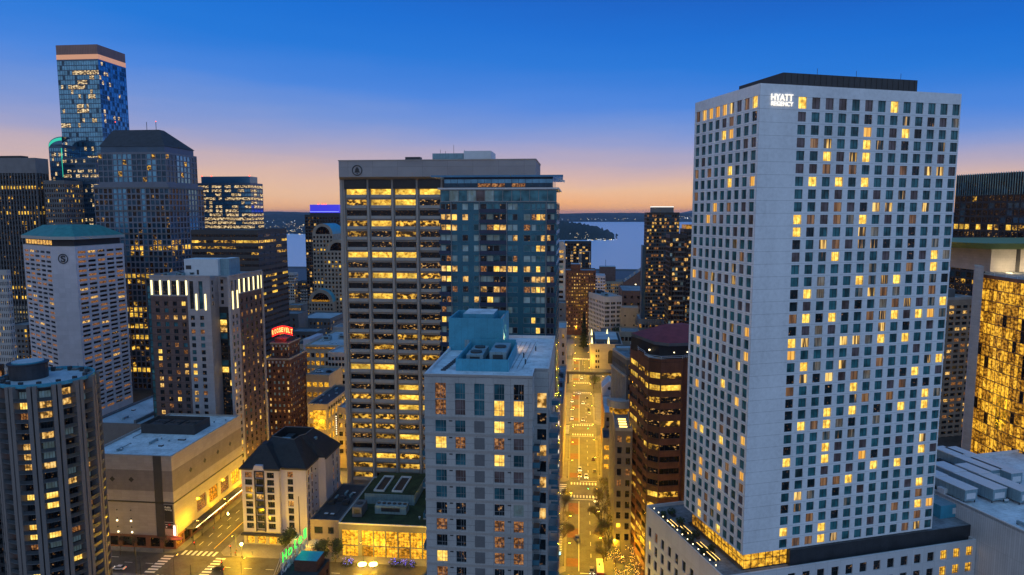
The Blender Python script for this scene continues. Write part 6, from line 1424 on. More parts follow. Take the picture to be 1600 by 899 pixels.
def balc_tower(label, pxl, pxr, pyt, d, dep, seed, lit_top=False):
    b, W, H = simple('balcony_tower', label, 'apartment tower', 'A', pxl, pxr, pyt, d, dep, 'darker', 6, 3.1, .68, pick({'oK': 9, 'aC': 1, 'aW': 1.2, 'aw': 1}, seed), frac=.85, done=False)
    for k in range(min(44, int(H / 3.1) - 1)): z = H - 2.5 - 3.1 * k; q = b.new('balcony'); q.box(W * .25, W * .85, -1.4, -.003, z - 1.7, z - 1.45, 'mid_grey'); q.box(W * .25, W * .85, -1.4, -1.34, z - 1.45, z - .6, 'balc')
    if lit_top: b.part('lit_top').box(W * .1, W * .9, .5, dep - 1, H + 1.02, H + 4, 'goldd', 'roof_grey')
    b.done()
balc_tower('dark tower with pale stacked balconies just left of the white hotel tower', 1047, 1074, 369, 440, 20, 22)
balc_tower('tower sliver with gold-lit top between the balcony tower and the white hotel tower', 1069, 1092, 360, 500, 20, 23, True)
# white office block (frame B)
nd = at_z(945, 466, 44, 'B'); b = Bld('white_office_block', 'white nine-storey office block with grouped windows and pale roof, right of the street end', 'office building', 'B', nd[0], nd[1], 0)
H = 44; Wb = at_d(972, 467, nd[1], 'B')[0] - nd[0]; Dl = min(210, at_s(908, 452, nd[0], 'B')[0] - nd[1]); lt = pick({'oK': 12, 'op': 1, 'oP': .4}, 24); rw = rows_dn(H - 5.4, 4.25, 9, 2.4)
mat('off_white', (.50, .48, .49), .85, .08, .2)
g3 = lambda L_, n: [(x0 + k * w_, x0 + k * w_ + w_ * .88) for i in range(n) for x0 in [L_ * (i + .12) / n] for w_ in [L_ * .76 / n / 3] for k in range(3)]
b.face((0, 0), FRONT, Wb, 0, H, g3(Wb, 3), rw, 'off_white', .3, lt); b.face((0, Dl), LEFT, Dl, 0, H, spans(Dl, 16, .6), rw, 'off_white', .3, lt); b.face((Wb, 0), RIGHT, Dl, 0, H, (), (), 'off_white'); b.face((Wb, Dl), BACK, Wb, 0, H, (), (), 'off_white')
roof_slab(b, 0, Wb, 0, Dl, H, 'roof_blue', 'off_white', 1.3, .6)
for i in range(4): ac_unit(b, 4 + 4 * (i % 2), 12 + 22 * i, H + .02, 5, 8, 3, 'dark_metal' if i % 2 else 'unit')
b.done()
simple('brick_hall', 'red-brown brick hall with grey roof behind the white office block', 'building', 'A', 972, 1024, 456, 700, 60, 'brown_brick', 5, 7, .4, O1(25, 5, 2, 1, 0), frac=.4)
simple('sodium_lit_block', 'small block whose blank wall glows ochre under flood lights', 'building', 'A', 970, 998, 482, 655, 14, 'tan_stone2', 2, 9, .15, O1(26), frac=.15, roofm='roof_blue', cols_side=0)
simple('tan_block', 'tan classical block between the balcony tower and the brick hall', 'building', 'A', 1029, 1050, 450, 640, 24, 'tan_stone', 7, 3.8, .5, O1(27, 8, 2, 1, 1), frac=.55)
simple('podium_row', 'low tan row with dark windows in front of the white office block', 'building', 'A', 970, 1000, 520, 600, 24, 'tan_stone', 5, 7, .5, O1(28, 5, 1, 1, 1), frac=.75)
simple('glass_canopy_building', 'wide low building with rounded glass roofs behind the maroon-roofed tower', 'building', 'A', 998, 1050, 500, 620, 40, 'mid_grey', 10, 7, .45, pick({'goldd': 3, 'oK': 4}, 29), frac=.7, roofm='roof_blue')
simple('grey_wedge_block', 'dark grey wedge of roofs right of the glass canopy building', 'building', 'A', 1040, 1082, 512, 560, 40, 'dark_stone', 8, 5, .4, O1(30), frac=.6, roofm='roof_dark')
# theatre-like building with arched window and lit finials
CS_, CD_ = at_d(923, 540, 545)[0], 545
b = Bld('arched_hall', 'pale stone hall with a tall arched window and gold-lit finials right of the street', 'hall', 'A', CS_, CD_, 0)
H = at_d(940, 540, CD_)[1]; W = at_d(973, 540, CD_)[0] - CS_; rw = rows_dn(H - 4.5, 4.4, 4, 2.2)
b.face((0, 0), FRONT, W, 0, H, [(4, 5.2), (5.8, 7.0), (W - 4, W - 2.8)], rw, 'mall_light', .3, O1(31, 5, 1, 1, 0)); b.face((0, 60), LEFT, 60, 0, H, spans(60, 8, .4), rw, 'mall_light', .3, O1(32)); b.face((W, 0), RIGHT, 60, 0, H, (), (), 'mall_light'); b.face((W, 60), BACK, W, 0, H, (), (), 'mall_light')
ar_ = b.part('arched_window'); x0, x1 = W * .55, W * .72; n = 8
pts = [(x0, 5), (x1, 5)] + [((x0 + x1) / 2 + (x1 - x0) / 2 * math.cos(math.pi * i / n), H - 6 + (x1 - x0) / 2 * math.sin(math.pi * i / n)) for i in range(n + 1)]
ar_.quad([(x, -.06, z) for x, z in pts], 'darker')
roof_slab(b, 0, W, 0, 60, H, 'roof_dark', 'mall_light', 1.2, .6); b.part('upper_roof').box(4, W - 3, 14, 50, H + .02, H + 2.4, 'mid_grey', 'roof_blue')
for (x, y) in ((1, 2), (1.4, 40), (W * .56, 2), (W * .58, 42)): q = b.new('finial'); q.cyl(x, y, H + 1.2, H + 6.5, .9, 'uplight', 6, .12)
b.done()
b, W, H = simple('corner_annex', 'grey low annex with pale edge between the arched hall and the ribbed office', 'building', 'A', 968, 1010, 566, 480, 60, 'mid_grey', 6, 4.6, .5, O1(33, 5, 2, 1, 1), frac=.6, roofm='roof_blue', cols_side=0)
# market pavilion at the street end
mx, md = at_z(895, 512, 0)
b = Bld('market_pavilion', 'small round pavilion glowing orange and pink at the far end of the street', 'pavilion', 'A', mx, md, 0)
b.part('wall').cyl(0, 0, 0, 5.5, 9, 'goldd', 14); b.part('sign_band').cyl(0, 0, 5.5, 7, 9.6, 'lit_pink', 14); b.part('roof').cyl(0, 0, 7.0, 10.5, 10, 'tan_stone2', 14, 3); b.done()
# filler rows beyond, down to the water: each one a separate building
rg = random.Random(99); k = 0; sidew = ['tan', 'grey', 'pale', 'brick']; adj = ['flat-roofed', 'narrow', 'broad', 'squat', 'tall', 'blocky']
def filler(px, py, d, w, h, c, nm, label):
    s, _ = at_d(px, py, d); mt = {'tan': 'tan_stone', 'grey': 'mid_grey', 'pale': 'pale_stone', 'brick': 'brown_brick'}[c]
    b = Bld('building', label, 'building', 'A', s, d, 0, None, cap=40); n = max(2, int(w / 4)); rw = rows_dn(h - 3, 3.8, int((h - 2) / 3.8), 1.9); lt = pick({'oK': 7, 'op': 2, 'aW': 1.4, 'goldd': 1}, int(px + py))
    b.face((0, 0), FRONT, w, 0, h, spans(w, n, .55), rw, mt, .25, lt); b.face((w, 0), RIGHT, 18, 0, h, (), (), mt); b.face((w, 18), BACK, w, 0, h, (), (), mt); b.face((0, 18), LEFT, 18, 0, h, (), (), mt); roof_slab(b, 0, w, 0, 18, h, 'roof_blue' if int(px) % 2 else 'roof_grey', mt, .9, .4); b.done()
FILL = [(888, 470, 830, 20, 26, 'pale', 'pale low building under the red brick block, near the street end'), (905, 470, 880, 14, 20, 'grey', 'small grey building behind the conifer'), (868, 380, 1010, 10, 58, 'tan', 'tan block peeking right of the glass tower roof'),
        (1000, 470, 790, 26, 34, 'brick', 'brick building below the sloping stepped roof'), (1030, 470, 850, 40, 30, 'tan', 'tan building left of the balcony tower, far down'), (448, 462, 980, 22, 22, 'grey', 'grey waterfront building below the pale glass block'),
        (462, 462, 1020, 24, 16, 'tan', 'tan waterfront shed beside the stepped dark block'), (470, 470, 900, 26, 20, 'pale', 'pale building below the stepped dark block'), (452, 510, 500, 22, 34, 'grey', 'grey building behind the red sign'), (497, 520, 520, 24, 26, 'grey', 'grey roof block behind the department store'),
        (520, 515, 500, 30, 38, 'pale', 'pale stepped building tight against the concrete slab, behind the store'), (976, 545, 470, 16, 24, 'tan', 'tan building between the arched hall and brown tower'), (940, 500, 640, 8, 14, 'grey', 'low building below the white office block corner')]
for f_ in FILL: filler(f_[0], f_[1], f_[2], f_[3], f_[4], f_[5], 'building', f_[6])
# ================================================================= street furniture, cars, trees, people
lamp_mat('sodium', (1, .62, .14), 14); lamp_mat('head_l', (1, .93, .75), 12); lamp_mat('tail_l', (1, .03, .02), 5); lamp_mat('green_l', (.05, 1, .35), 8); lamp_mat('neon_green', (.03, 1, .12), 1.5); lamp_mat('blue_sign', (.2, .7, 1), 3)
SOD = (1, .54, .008)
def light_data(e, col=SOD, size=.35):
    l = bpy.data.lights.new('lamp_light', 'POINT'); l.energy = e; l.color = col; l.shadow_soft_size = size; return l
LD = light_data(6600); LD2 = light_data(6400); LDF = light_data(8500); LDM = light_data(9000); LD9 = light_data(9500)
def Wp(s, d, z=0, f='A'): x, y = to_w(s, d, f); return (x, y, z)
def make_lamp():
    t = thing('street_lamp', None, None, (0, 0, 0))
    m = MB(); m.cyl(0, 0, 0, .8, .22, 'dark_metal', 8, .16); m.bar((0, 0, .8), (0, 0, 8.4), .10, 'dark_metal', 6, .07); m.build('pole', t)
    m = MB(); m.bar((0, 0, 8.3), (1.2, 0, 8.75), .05, 'dark_metal'); m.bar((1.2, 0, 8.75), (2.0, 0, 8.8), .05, 'dark_metal'); m.build('arm', t)
    m = MB(); m.prism([(1.7, -.18), (2.7, -.18), (2.7, .18), (1.7, .18)], 8.74, 8.95, 'dark_metal', P2=[(1.9, -.1), (2.5, -.1), (2.5, .1), (1.9, .1)]); h = m.build('lamp_head', t)
    m = MB(); m.box(1.8, 2.6, -.15, .15, 8.64, 8.735, 'sodium'); m.build('lens', h)
    link('lamp_light', LD, t, (2.2, 0, 8.3)); t.location = (0, 0, 0); return t
lamp0 = make_lamp(); used = [False]; NTH = {}
ORD = 'nearest second third fourth fifth sixth seventh eighth ninth tenth eleventh twelfth thirteenth fourteenth fifteenth sixteenth seventeenth eighteenth nineteenth twentieth'.split()
def place_lamp(s, d, flip, label, group, ld=None, rot=0):
    NTH[group] = NTH.get(group, -1) + 1; label = ORD[NTH[group]] + ' ' + label
    o = lamp0 if not used[0] else dup(lamp0); used[0] = True
    o.location = Wp(s, d, .15); o.rotation_euler = (0, 0, -YAW['A'] + (math.pi if flip else 0) + rot); o['label'] = label; o['category'] = 'street lamp'; o['group'] = group
    for k in kids(o):
        if k.type == 'LIGHT': k.data = ld or LD
    return o
for d in (180, 200, 232, 254, 276, 314, 340, 366, 403, 430, 456, 506, 535, 565, 600, 640, 700, 760):
    ld = LD if d < 330 else (LDM if d < 480 else LDF)
    place_lamp(-4.4, d, False, 'street lamp up the left pavement of the central street, counted from the frame bottom', 'lamps on the left pavement of the central street', ld)
    if d != 640: place_lamp(11.0, d + 5, True, 'street lamp up the right pavement of the central street, counted from the frame bottom', 'lamps on the right pavement of the central street', ld)
for d in (236, 256, 276, 296): place_lamp(-145.6, d, False, 'street lamp up the mall side of the left street', 'lamps on the mall side of the left street', LD); place_lamp(-129.6, d + 8, True, 'street lamp up the mansard hotel side of the left street', 'lamps on the hotel side of the left street', LD2) if d > 240 else None
for s in (-196, -124, -100, -76, -52): place_lamp(s, 227.4, False, 'street lamp on the far kerb of the crossing avenue, counted from the left', 'lamps along the crossing avenue', LD2, R(-90))
for s in (-184, -136, -112, -90): place_lamp(s, 208.3, False, 'street lamp on the near kerb of the crossing avenue, counted from the left', 'lamps along the near side of the crossing avenue', LD2, R(90))
for (s, d) in ((-96, 316), (-104, 326), (-112, 318), (-120, 350), (-108, 372), (-100, 405), (-118, 300), (-97, 345), (-112, 410), (-98, 440)): place_lamp(s, d, False, 'of ten street lamps in the gap left of the concrete slab', 'lamps in the streets left of the concrete slab', LD9)
for (s, d) in ((40, 300), (24, 300), (16, 388), (30, 388), (16, 485), (36, 485), (-14, 388), (55, 620), (75, 640), (60, 670), (90, 600), (20, 650), (40, 655), (0, 800), (6, 830)): place_lamp(s, d, False, 'of fifteen street lamps among low buildings beyond the central street', 'lamps beyond the central street', LDF)
for (s, d) in ((16, 236), (18, 224), (21, 246), (24, 230)): place_lamp(s, d, True, 'of four street lamps on the gold-lit plaza below the brown tower', 'lamps on the plaza', LD)
# acorn-style bright corner lamp in front of the mansard hotel
s, d = at_z(378, 872, 0); t = thing('globe_lamp', 'blazing globe street lamp on the corner in front of the mansard hotel', 'street lamp', Wp(s, d, .15))
m = MB(); m.cyl(0, 0, 0, .6, .2, 'dark_metal', 8); m.bar((0, 0, .6), (0, 0, 4.6), .08, 'dark_metal', 6); m.build('pole', t)
lamp_mat('hot_globe', (1, .78, .32), 22)
m = MB(); m.smooth = True
for i in range(6):
    a0, a1 = -math.pi / 2 + math.pi * i / 6, -math.pi / 2 + math.pi * (i + 1) / 6; m.cyl(0, 0, 5.1 + .5 * math.sin(a0), 5.1 + .5 * math.sin(a1), max(.02, .5 * math.cos(a0)), 'hot_globe', 12, max(.02, .5 * math.cos(a1)))
m.build('globe', t); link('lamp_light', light_data(9000), t, (0, -.9, 5.0))
s, d = at_z(357, 822, 0); t = thing('globe_lamp', 'globe street lamp farther up the left street, beside the mall canopy', 'street lamp', Wp(s, d, .15))
m = MB(); m.cyl(0, 0, 0, .6, .2, 'dark_metal', 8); m.bar((0, 0, .6), (0, 0, 4.6), .08, 'dark_metal', 6); m.build('pole', t)
m = MB(); m.cyl(0, 0, 4.6, 5.4, .34, 'hot_globe', 10, .2); m.build('globe', t)

# ---- traffic signals
def signal(s, d, ang, col, label, arm=0):
    t = thing('traffic_signal', label, 'traffic signal', Wp(s, d, .15), ang - YAW['A'], 'traffic signals')
    m = MB(); m.bar((0, 0, 0), (0, 0, 5.4 if arm else 4.0), .1, 'dark_metal', 6); m.build('pole', t)
    if arm: m = MB(); m.bar((0, 0, 5.3), (arm, 0, 5.6), .07, 'dark_metal'); m.build('mast_arm', t)
    x = arm if arm else 0; z = 5.0 if arm else 3.2
    m = MB(); m.box(x - .2, x + .2, -.32, -.1, z - .55, z + .55, 'paint_yel' if 0 else 'darker'); h = m.build('signal_head', t)
    m = MB(); zz = {'r': .34, 'g': -.34}[col]; m.bar((x, -.38, z + zz), (x, -.33, z + zz), .17, 'tail_l' if col == 'r' else 'green_l', 10); m.build('lens', h)
for (px, py, c, lb, arm) in ((305, 862, 'r', 'red traffic signal on the mall corner of the left junction', 0), (361, 868, 'r', 'red traffic signal near the blazing corner lamp', 0), (347, 893, 'r', 'traffic signal on the near side of the left junction, beside the dark car', 0)):
    s, d = at_z(px, py, 0); signal(s, d, 0, c, lb, arm)
signal(11.2, 291, 0, 'g', 'signal on a long arm over the nearer central street crossing', -6); signal(11.2, 376, 0, 'g', 'signal on a long arm over the second central street crossing', -5); signal(8.2, 228, 0, 'g', 'green traffic signal low on the right side of the central street', 0)
# ---- trolley poles
for i, (px, py) in enumerate(((213, 896), (220, 898), (298, 898), (348, 898))):
    s, d = at_z(px, py, 0); t = thing('trolley_pole', ['leftmost tall bare pole at the lower left junction', 'shorter bare pole just right of the leftmost one', 'bare pole in the middle of the lower left junction', 'bare pole beside the dark car at the lower left junction'][i], 'pole', Wp(s, d, 0), 0, 'trolley poles'); h_ = (9.5, 6.5, 3.6, 6.4)[i]
    m = MB(); m.cyl(0, 0, 0, .5, .25, 'dark_metal', 8); m.build('base', t); m = MB(); m.bar((0, 0, .5), (0, 0, h_), .13, 'dark_metal', 8, .09); m.build('shaft', t)

# ---- cars
mat('tyre', (.015, .015, .015), .8, .1); mat('car_glass', (.02, .025, .03), .08, .05, 1)
CC = {'white': (.7, .7, .7), 'silver': (.35, .36, .37), 'black': (.015, .015, .018), 'grey': (.12, .12, .125), 'red': (.35, .02, .02), 'yellow': (.65, .42, .03), 'blue': (.03, .06, .18)}
for k, c in CC.items(): mat('car_' + k, c, .28, .04, .5, spec=.6)
def loft(m, secs, mt):
    """secs: list of (y, [(x,z)...]) closed rings"""
    n = len(secs[0][1]); b = len(m.v); mi = m.mi(mt)
    for y, r in secs: m.v += [(x, y, z) for x, z in r]
    for k in range(len(secs) - 1):
        for i in range(n): j = (i + 1) % n; m.f.append((b + k * n + i, b + k * n + j, b + (k + 1) * n + j, b + (k + 1) * n + i)); m.m.append(mi)
    m.f.append(tuple(b + n - 1 - i for i in range(n))); m.m.append(mi); m.f.append(tuple(b + (len(secs) - 1) * n + i for i in range(n))); m.m.append(mi)
CAR_ME = {}
def car(color, loc, rz, label, group='cars on the streets', on=True, name='car'):
    """nose points to -Y"""
    t = thing(name, label, 'car', loc, rz, group)
    def ms(key, fn):
        if key not in CAR_ME: m = MB(); fn(m); CAR_ME[key] = m.mesh(key.split('|')[0])
        return CAR_ME[key]
    def body(m):
        def ring(w, z0, z1): return [(-w, z0 + .12), (-w + .12, z0), (w - .12, z0), (w, z0 + .12), (w, z1 - .12), (w - .14, z1), (-w + .14, z1), (-w, z1 - .12)]
        loft(m, [(-2.25, ring(.72, .38, .68)), (-2.1, ring(.86, .28, .76)), (-1.2, ring(.9, .25, .90)), (0, ring(.91, .25, .95)), (1.4, ring(.9, .25, .98)), (2.1, ring(.86, .28, .95)), (2.25, ring(.76, .38, .85))], 'car_' + color)
        loft(m, [(-.55, [(-.60, 1.34), (.60, 1.34), (.64, 1.40), (-.64, 1.40)]), (.2, [(-.62, 1.36), (.62, 1.36), (.60, 1.46), (-.60, 1.46)]), (1.1, [(-.60, 1.34), (.60, 1.34), (.62, 1.40), (-.62, 1.40)])], 'car_' + color)
    def cab(m): loft(m, [(-1.25, [(-.78, .9), (.78, .9), (.70, .95), (-.70, .95)]), (-.55, [(-.80, .9), (.80, .9), (.62, 1.38), (-.62, 1.38)]), (1.1, [(-.80, .92), (.80, .92), (.60, 1.38), (-.60, 1.38)]), (1.85, [(-.76, .93), (.76, .93), (.68, .98), (-.68, .98)])], 'car_glass')
    link('body', ms('body|' + color, body), t); link('cabin_glass', ms('cabin_glass', cab), t)
    def wh(m): m.bar((-.11, 0, 0), (.11, 0, 0), .33, 'tyre', 12); m.bar((-.125, 0, 0), (.125, 0, 0), .18, 'car_silver', 8)
    for x in (-.82, .82):
        for y in (-1.4, 1.38): link('wheel', ms('wheel', wh), t, (x, y, .33))
    for x in (-.62, .62):
        link('headlight', ms('headlight' if on else 'headlight|off', lambda m: m.box(-.16, .16, -.04, .04, -.07, .07, 'head_l' if on else 'white_metal')), t, (x, -2.22, .62))
        link('tail_light', ms('tail_light' if on else 'tail_light|off', lambda m: m.box(-.15, .15, -.04, .04, -.07, .07, 'tail_l' if on else 'car_red')), t, (x, 2.23, .72))
    return t
A_ = -YAW['A']
CARS = [(909, 592, 'white', 0, 1, 'farthest white car heading down the central street, past the third crossing'), (905, 615, 'silver', 0, 1, 'silver car stopped at the third crossing'), (911, 631, 'white', 0, 1, 'white car with bright headlights between second and third crossing'),
        (917.5, 623, 'black', 1, 0, 'black car parked right, just past the third crossing'), (919, 635, 'silver', 1, 0, 'silver car parked behind the far black one on the right'), (920, 641, 'black', 1, 0, 'black car third in the parked row between crossings'), (920.5, 648, 'white', 1, 0, 'white car last in the parked row, nearest the second crossing'),
        (911, 657, 'grey', 0, 1, 'grey car waiting at the second crossing'), (894, 640, 'yellow', 0, 1, 'yellow car in the bus lane far up the street'), (894, 655, 'white', 0, 1, 'white car in the bus lane just before the second crossing'), (894, 628, 'white', 0, 1, 'white van-sized car in the bus lane, farthest of its lane'),
        (927, 719, 'black', 1, 0, 'black car parked right between the first and second crossings'), (929, 738, 'grey', 1, 0, 'grey car parked right, closest to the first crossing'), (906, 735, 'white', 0, 1, 'white car behind the yellow car near the first crossing'), (906, 744, 'yellow', 0, 1, 'yellow car waiting at the first crossing'), (916, 746, 'white', 0, 1, 'white car with dazzling headlights at the first crossing'),
        (931, 783, 'white', 0, 1, 'white car with headlights on at the right kerb below the first crossing'), (933, 791, 'black', 0, 0, 'black car parked behind the bright one below the first crossing'), (934, 800, 'silver', 0, 0, 'silver car parked among the bare trees on the right kerb'), (924.5, 894, 'grey', 0, 1, 'grey car with white headlights at the bottom of the central street'),
        (902, 843, 'grey', 0, 0, 'dark grey car beside the lane line under the bare trees'), (341, 891, 'black', 1.57, 1, 'black car crossing the lower left junction'), (186, 890, 'white', 1.57, 1, 'white car at the left edge of the crossing avenue'), (390, 792, 'white', 0, 1, 'white car far up the left street beside the corner hotel')]
for px, py, c, a, on, lb in CARS:
    s, d = at_z(px, py, 0); car(c, Wp(s, d, .008), A_ + a * (math.pi if a == 1 else 1) if a != 1.57 else A_ - math.pi / 2, lb, 'cars on the streets', bool(on))
for i, (px, py) in enumerate(((524, 774), (532, 774), (540, 774))):
    s, d = at_z(px, py, 0); car(['silver', 'white', 'grey'][i], Wp(s, d, .16), A_, ['silver car, leftmost of three parked behind the corner hotel', 'white car, middle of three parked behind the corner hotel', 'grey car, rightmost of three parked against the concrete slab'][i], 'cars parked behind the corner hotel', False)
for i, x in enumerate((4, 10.5)): 
    if i < 2: car(['white', 'black'][i], Wp(DECK[0] + x, DECK[1] + 10, DECK[2] + .02), A_ + 1.57, ['white car parked on the roof deck beside the brick tower', 'black car parked on the roof deck near the white grid block'][i], 'cars on the roof deck', False)
# red truck-like bus with tail lights at the bottom right of the street
s, d = at_z(937.5, 897, 0); t = thing('bus', 'red bus with glowing tail lights at the bottom of the central street', 'bus', Wp(s, d, .008), A_ + math.pi)
m = MB(); m.box(-1.25, 1.25, -5, 5, .35, 1.3, 'car_red'); m.box(-1.22, 1.22, -4.9, 4.9, 2.5, 3.0, 'car_red', 'white_metal'); m.build('body', t)
m = MB(); m.box(-1.2, 1.2, -4.95, 4.95, 1.3, 2.5, 'car_glass'); m.build('window_band', t)
for x in (-1.15, 1.15):
    for y in (-3.3, 3.2): m = MB(); m.bar((x - .12, y, .48), (x + .12, y, .48), .48, 'tyre', 12); m.build('wheel', t)
for x in (-.9, .9): m = MB(); m.box(x - .2, x + .2, 5.0, 5.06, 1.0, 1.3, 'tail_l'); m.build('tail_light', t); m = MB(); m.box(x - .2, x + .2, -5.06, -5.0, .7, .95, 'head_l'); m.build('headlight', t)

# ---- bridge beam over the street and station roof
t = thing('monorail_beam', 'dark raised track beam crossing above the central street', 'track', Wp(0, 497, 0), A_)
m = MB(); m.box(-16, 58, -1.4, 1.4, 7.2, 8.9, 'dark_stone', 'roof_dark'); m.build('beam', t)
for x in (-7, 12.5, 34): m = MB(); m.cyl(x, 0, 0, 7.2, .7, 'dark_stone', 10); m.build('column', t)
t = thing('glass_canopy', 'zigzag pale canopy spanning the street beyond the raised beam', 'canopy', Wp(-4, 560, 0), A_)
m = MB()
for i in range(12): x = i * 1.35; m.prism([(x, 0), (x + 1.3, 0), (x + .65, 3)], 5.0, 5.25, 'white_metal')
m.box(0, 16.2, -.15, 0, 4.6, 5.0, 'white_metal'); m.build('roof', t)
for x in (0, 8, 16): m = MB(); m.bar((x, 0, 0), (x, 0, 5), .15, 'white_metal'); m.build('column', t)
# striped glass awning low on the left of the street
t = thing('striped_awning', 'long dark awning with pale ribs and a blue-lit end below the glass tower', 'awning', Wp(-9.6, 229, 0), A_)
m = MB(); m.prism([(0, 2), (4.6, 2), (4.6, 24), (0, 24)], 5.0, 5.2, 'car_glass'); m.build('canopy', t)
m = MB()
for i in range(18): m.box(0, 4.6, 2 + 1.25 * i, 2.35 + 1.25 * i, 5.205, 5.4, 'white_metal')
r_ = m.build('ribs', t)
for y in (2.4, 12, 23): m = MB(); m.bar((4.4, y, 0), (4.4, y, 5), .1, 'dark_metal'); m.build('post', t)
m = MB(); m.box(.6, 4.2, 1.5, 1.9, 5.0, 5.8, 'blue_sign'); m.build('lit_end', t)
# plaza canopy with lit edge
t = thing('plaza_canopy', 'flat glowing canopy over the plaza steps at the foot of the brown tower', 'canopy', Wp(17.5, 240, 0), A_ - .25)
m = MB(); m.box(0, 3.6, 0, 8, 4.2, 4.5, 'pale_stone'); m.build('roof', t); m = MB(); m.box(-.1, 0, 0, 8, 4.1, 4.4, 'strip'); m.build('lit_edge', t)
for (x, y) in ((.3, .3), (3.3, .3), (.3, 7.7), (3.3, 7.7)): m = MB(); m.bar((x, y, 0), (x, y, 4.2), .1, 'dark_metal'); m.build('post', t)

# ---- trees
def tree(name, label, loc, h, r, kind, seed, group=None, twig=0, string=0):
    rg = random.Random(seed); t = thing(name, label, 'tree', loc, rg.uniform(0, 6), group); m = MB(); tips = []
    def grow(p, d, L_, rad, lv):
        q = p + d * L_; m.bar(tuple(p), tuple(q), rad, 'bark', 5, rad * .62); 
        if lv == 0: tips.append(q); return
        tips.append(p + d * L_ * .7)
        for k in range(rg.choice((2, 3)) if lv > 1 else 3):
            a = rg.uniform(0, 6.28); sp = rg.uniform(.35, .75); nd = (d + Vector((math.cos(a), math.sin(a), rg.uniform(-.1, .5))) * sp).normalized(); grow(q, nd, L_ * rg.uniform(.6, .8), rad * .6, lv - 1)
    grow(Vector((0, 0, 0)), Vector((rg.uniform(-.05, .05), rg.uniform(-.05, .05), 1)).normalized(), h * .34, h * .022, 4)
    m.build('trunk', t); c = MB()
    if kind == 'bare':
        for p in tips:
            for _ in range(twig or 9):
                a = rg.uniform(0, 6.28); d = Vector((math.cos(a), math.sin(a), rg.uniform(-.2, 1))).normalized(); q = p + d * rg.uniform(.5, 1.5); c.bar(tuple(p), tuple(q), .022, 'twig', 3, .01)
                if rg.random() < .8: foliage(c, q.x, q.y, q.z, .45, .4, 3, ['leaf', 'twig'], .11, rg, 0)
        c.build('twigs', t)
    else:
        for p in tips: foliage(c, p.x, p.y, p.z, r * .36, r * .30, 26, ['leaf', 'leaf2', 'leaf2'], .24, rg, .3)
        c.build('crown', t)
    if string:
        s_ = MB()
        for p in tips:
            for _ in range(1): q = p + Vector((rg.uniform(-.8, .8), rg.uniform(-.8, .8), rg.uniform(-.8, .8))); s_.box(q.x - .05, q.x + .05, q.y - .05, q.y + .05, q.z - .05, q.z + .05, 'strip')
        o = s_.build('string_lights', t); o['kind'] = 'stuff'
    return t
i = 0
for (s, d, h) in ((9.6, 284, 12), (12.0, 277, 11), (10.2, 268, 13), (12.6, 262, 12), (10.0, 254, 13), (12.4, 247, 12), (10.8, 240, 13), (9.8, 231, 11)):
    tree('bare_street_tree', ['bare tree nearest the first crossing on the right pavement', 'second bare tree from the first crossing, right pavement, nearer the wall', 'third bare tree down the right pavement', 'fourth bare tree, beside the terrace building foot', 'fifth bare tree on the right pavement, mid row', 'sixth bare tree, by the plaza edge', 'seventh bare tree, above the red bus', 'last bare tree in the right row at the frame bottom'][i], Wp(s, d, .15), h, 3, 'bare', 10 + i, 'bare trees along the right pavement'); i += 1
for i, (s, d, h) in enumerate(((-4.9, 280, 9), (-5.2, 268, 10), (-4.8, 256, 9), (-5.2, 245, 10))):
    tree('bare_street_tree', ['bare tree on the left pavement nearest the first crossing', 'second bare tree down the left pavement', 'third bare tree, beside the striped awning', 'lowest bare tree on the left pavement, by the awning end'][i], Wp(s, d, .15), h, 3, 'bare', 30 + i, 'bare trees along the left pavement')
for i, (s, d) in enumerate(((14.0, 232), (17.5, 228), (20.5, 236), (16.5, 220), (20, 222))):
    tree('lit_tree', ['tree wrapped in gold string lights at the plaza edge by the street', 'second gold-lit plaza tree, middle of the plaza', 'gold-lit tree against the brown tower', 'gold-lit tree nearest the frame bottom on the plaza', 'gold-lit tree beside the white podium wall'][i], Wp(s, d, .15), 7, 2.4, 'bare', 50 + i, 'string-lit trees on the plaza', 3, 1)
tree('leafy_tree', 'bushy green tree left of the glass hall entrance', Wp(*at_z(505, 884, 0), .15), 9, 4.6, 'leaf', 61); tree('leafy_tree', 'rounded green tree just left of the gold glass front', Wp(*at_z(524, 880, 0), .15), 8, 4.2, 'leaf', 62)
tree('leafy_tree', 'dark green tree behind the green neon sign', Wp(*at_z(447, 866, 0), .15), 8.5, 4, 'leaf', 63); tree('leafy_tree', 'wide green tree in front of the gabled building', Wp(*at_z(927, 608, 0), .15), 9, 8, 'leaf', 64)
tree('leafy_tree', 'round tree before the white office block, right of the conifer', Wp(*at_z(965, 528, 6), 0), 16, 12, 'leaf', 65)
for i, (px, py) in enumerate(((188, 868), (256, 864), (210, 866), (316, 838), (335, 820), (352, 806))):
    tree('young_street_tree', ['slim young tree by the round tower on the mall pavement', 'thin tree at the mall corner beside the crossing', 'slim tree in front of the blank mall wall', 'small tree on the left street beyond the lit blade sign', 'small tree beside the mall shop windows', 'farthest small tree beside the mall canopy'][i], Wp(*at_z(px, py, 0), .15), 6.5, 2.5, 'bare', 70 + i, 'young trees round the mall', 3)
for i, (s, d) in enumerate(((-101, 322), (-106, 322), (-112, 326), (-100, 334))):
    tree('young_street_tree', ['gold-lit young tree left of the concrete slab, rightmost', 'gold-lit young tree left of the slab, second', 'gold-lit young tree left of the slab, third', 'gold-lit young tree behind the others near the slab'][i], Wp(s, d, .15), 8, 2.5, 'bare', 80 + i, 'young trees left of the slab', 3)
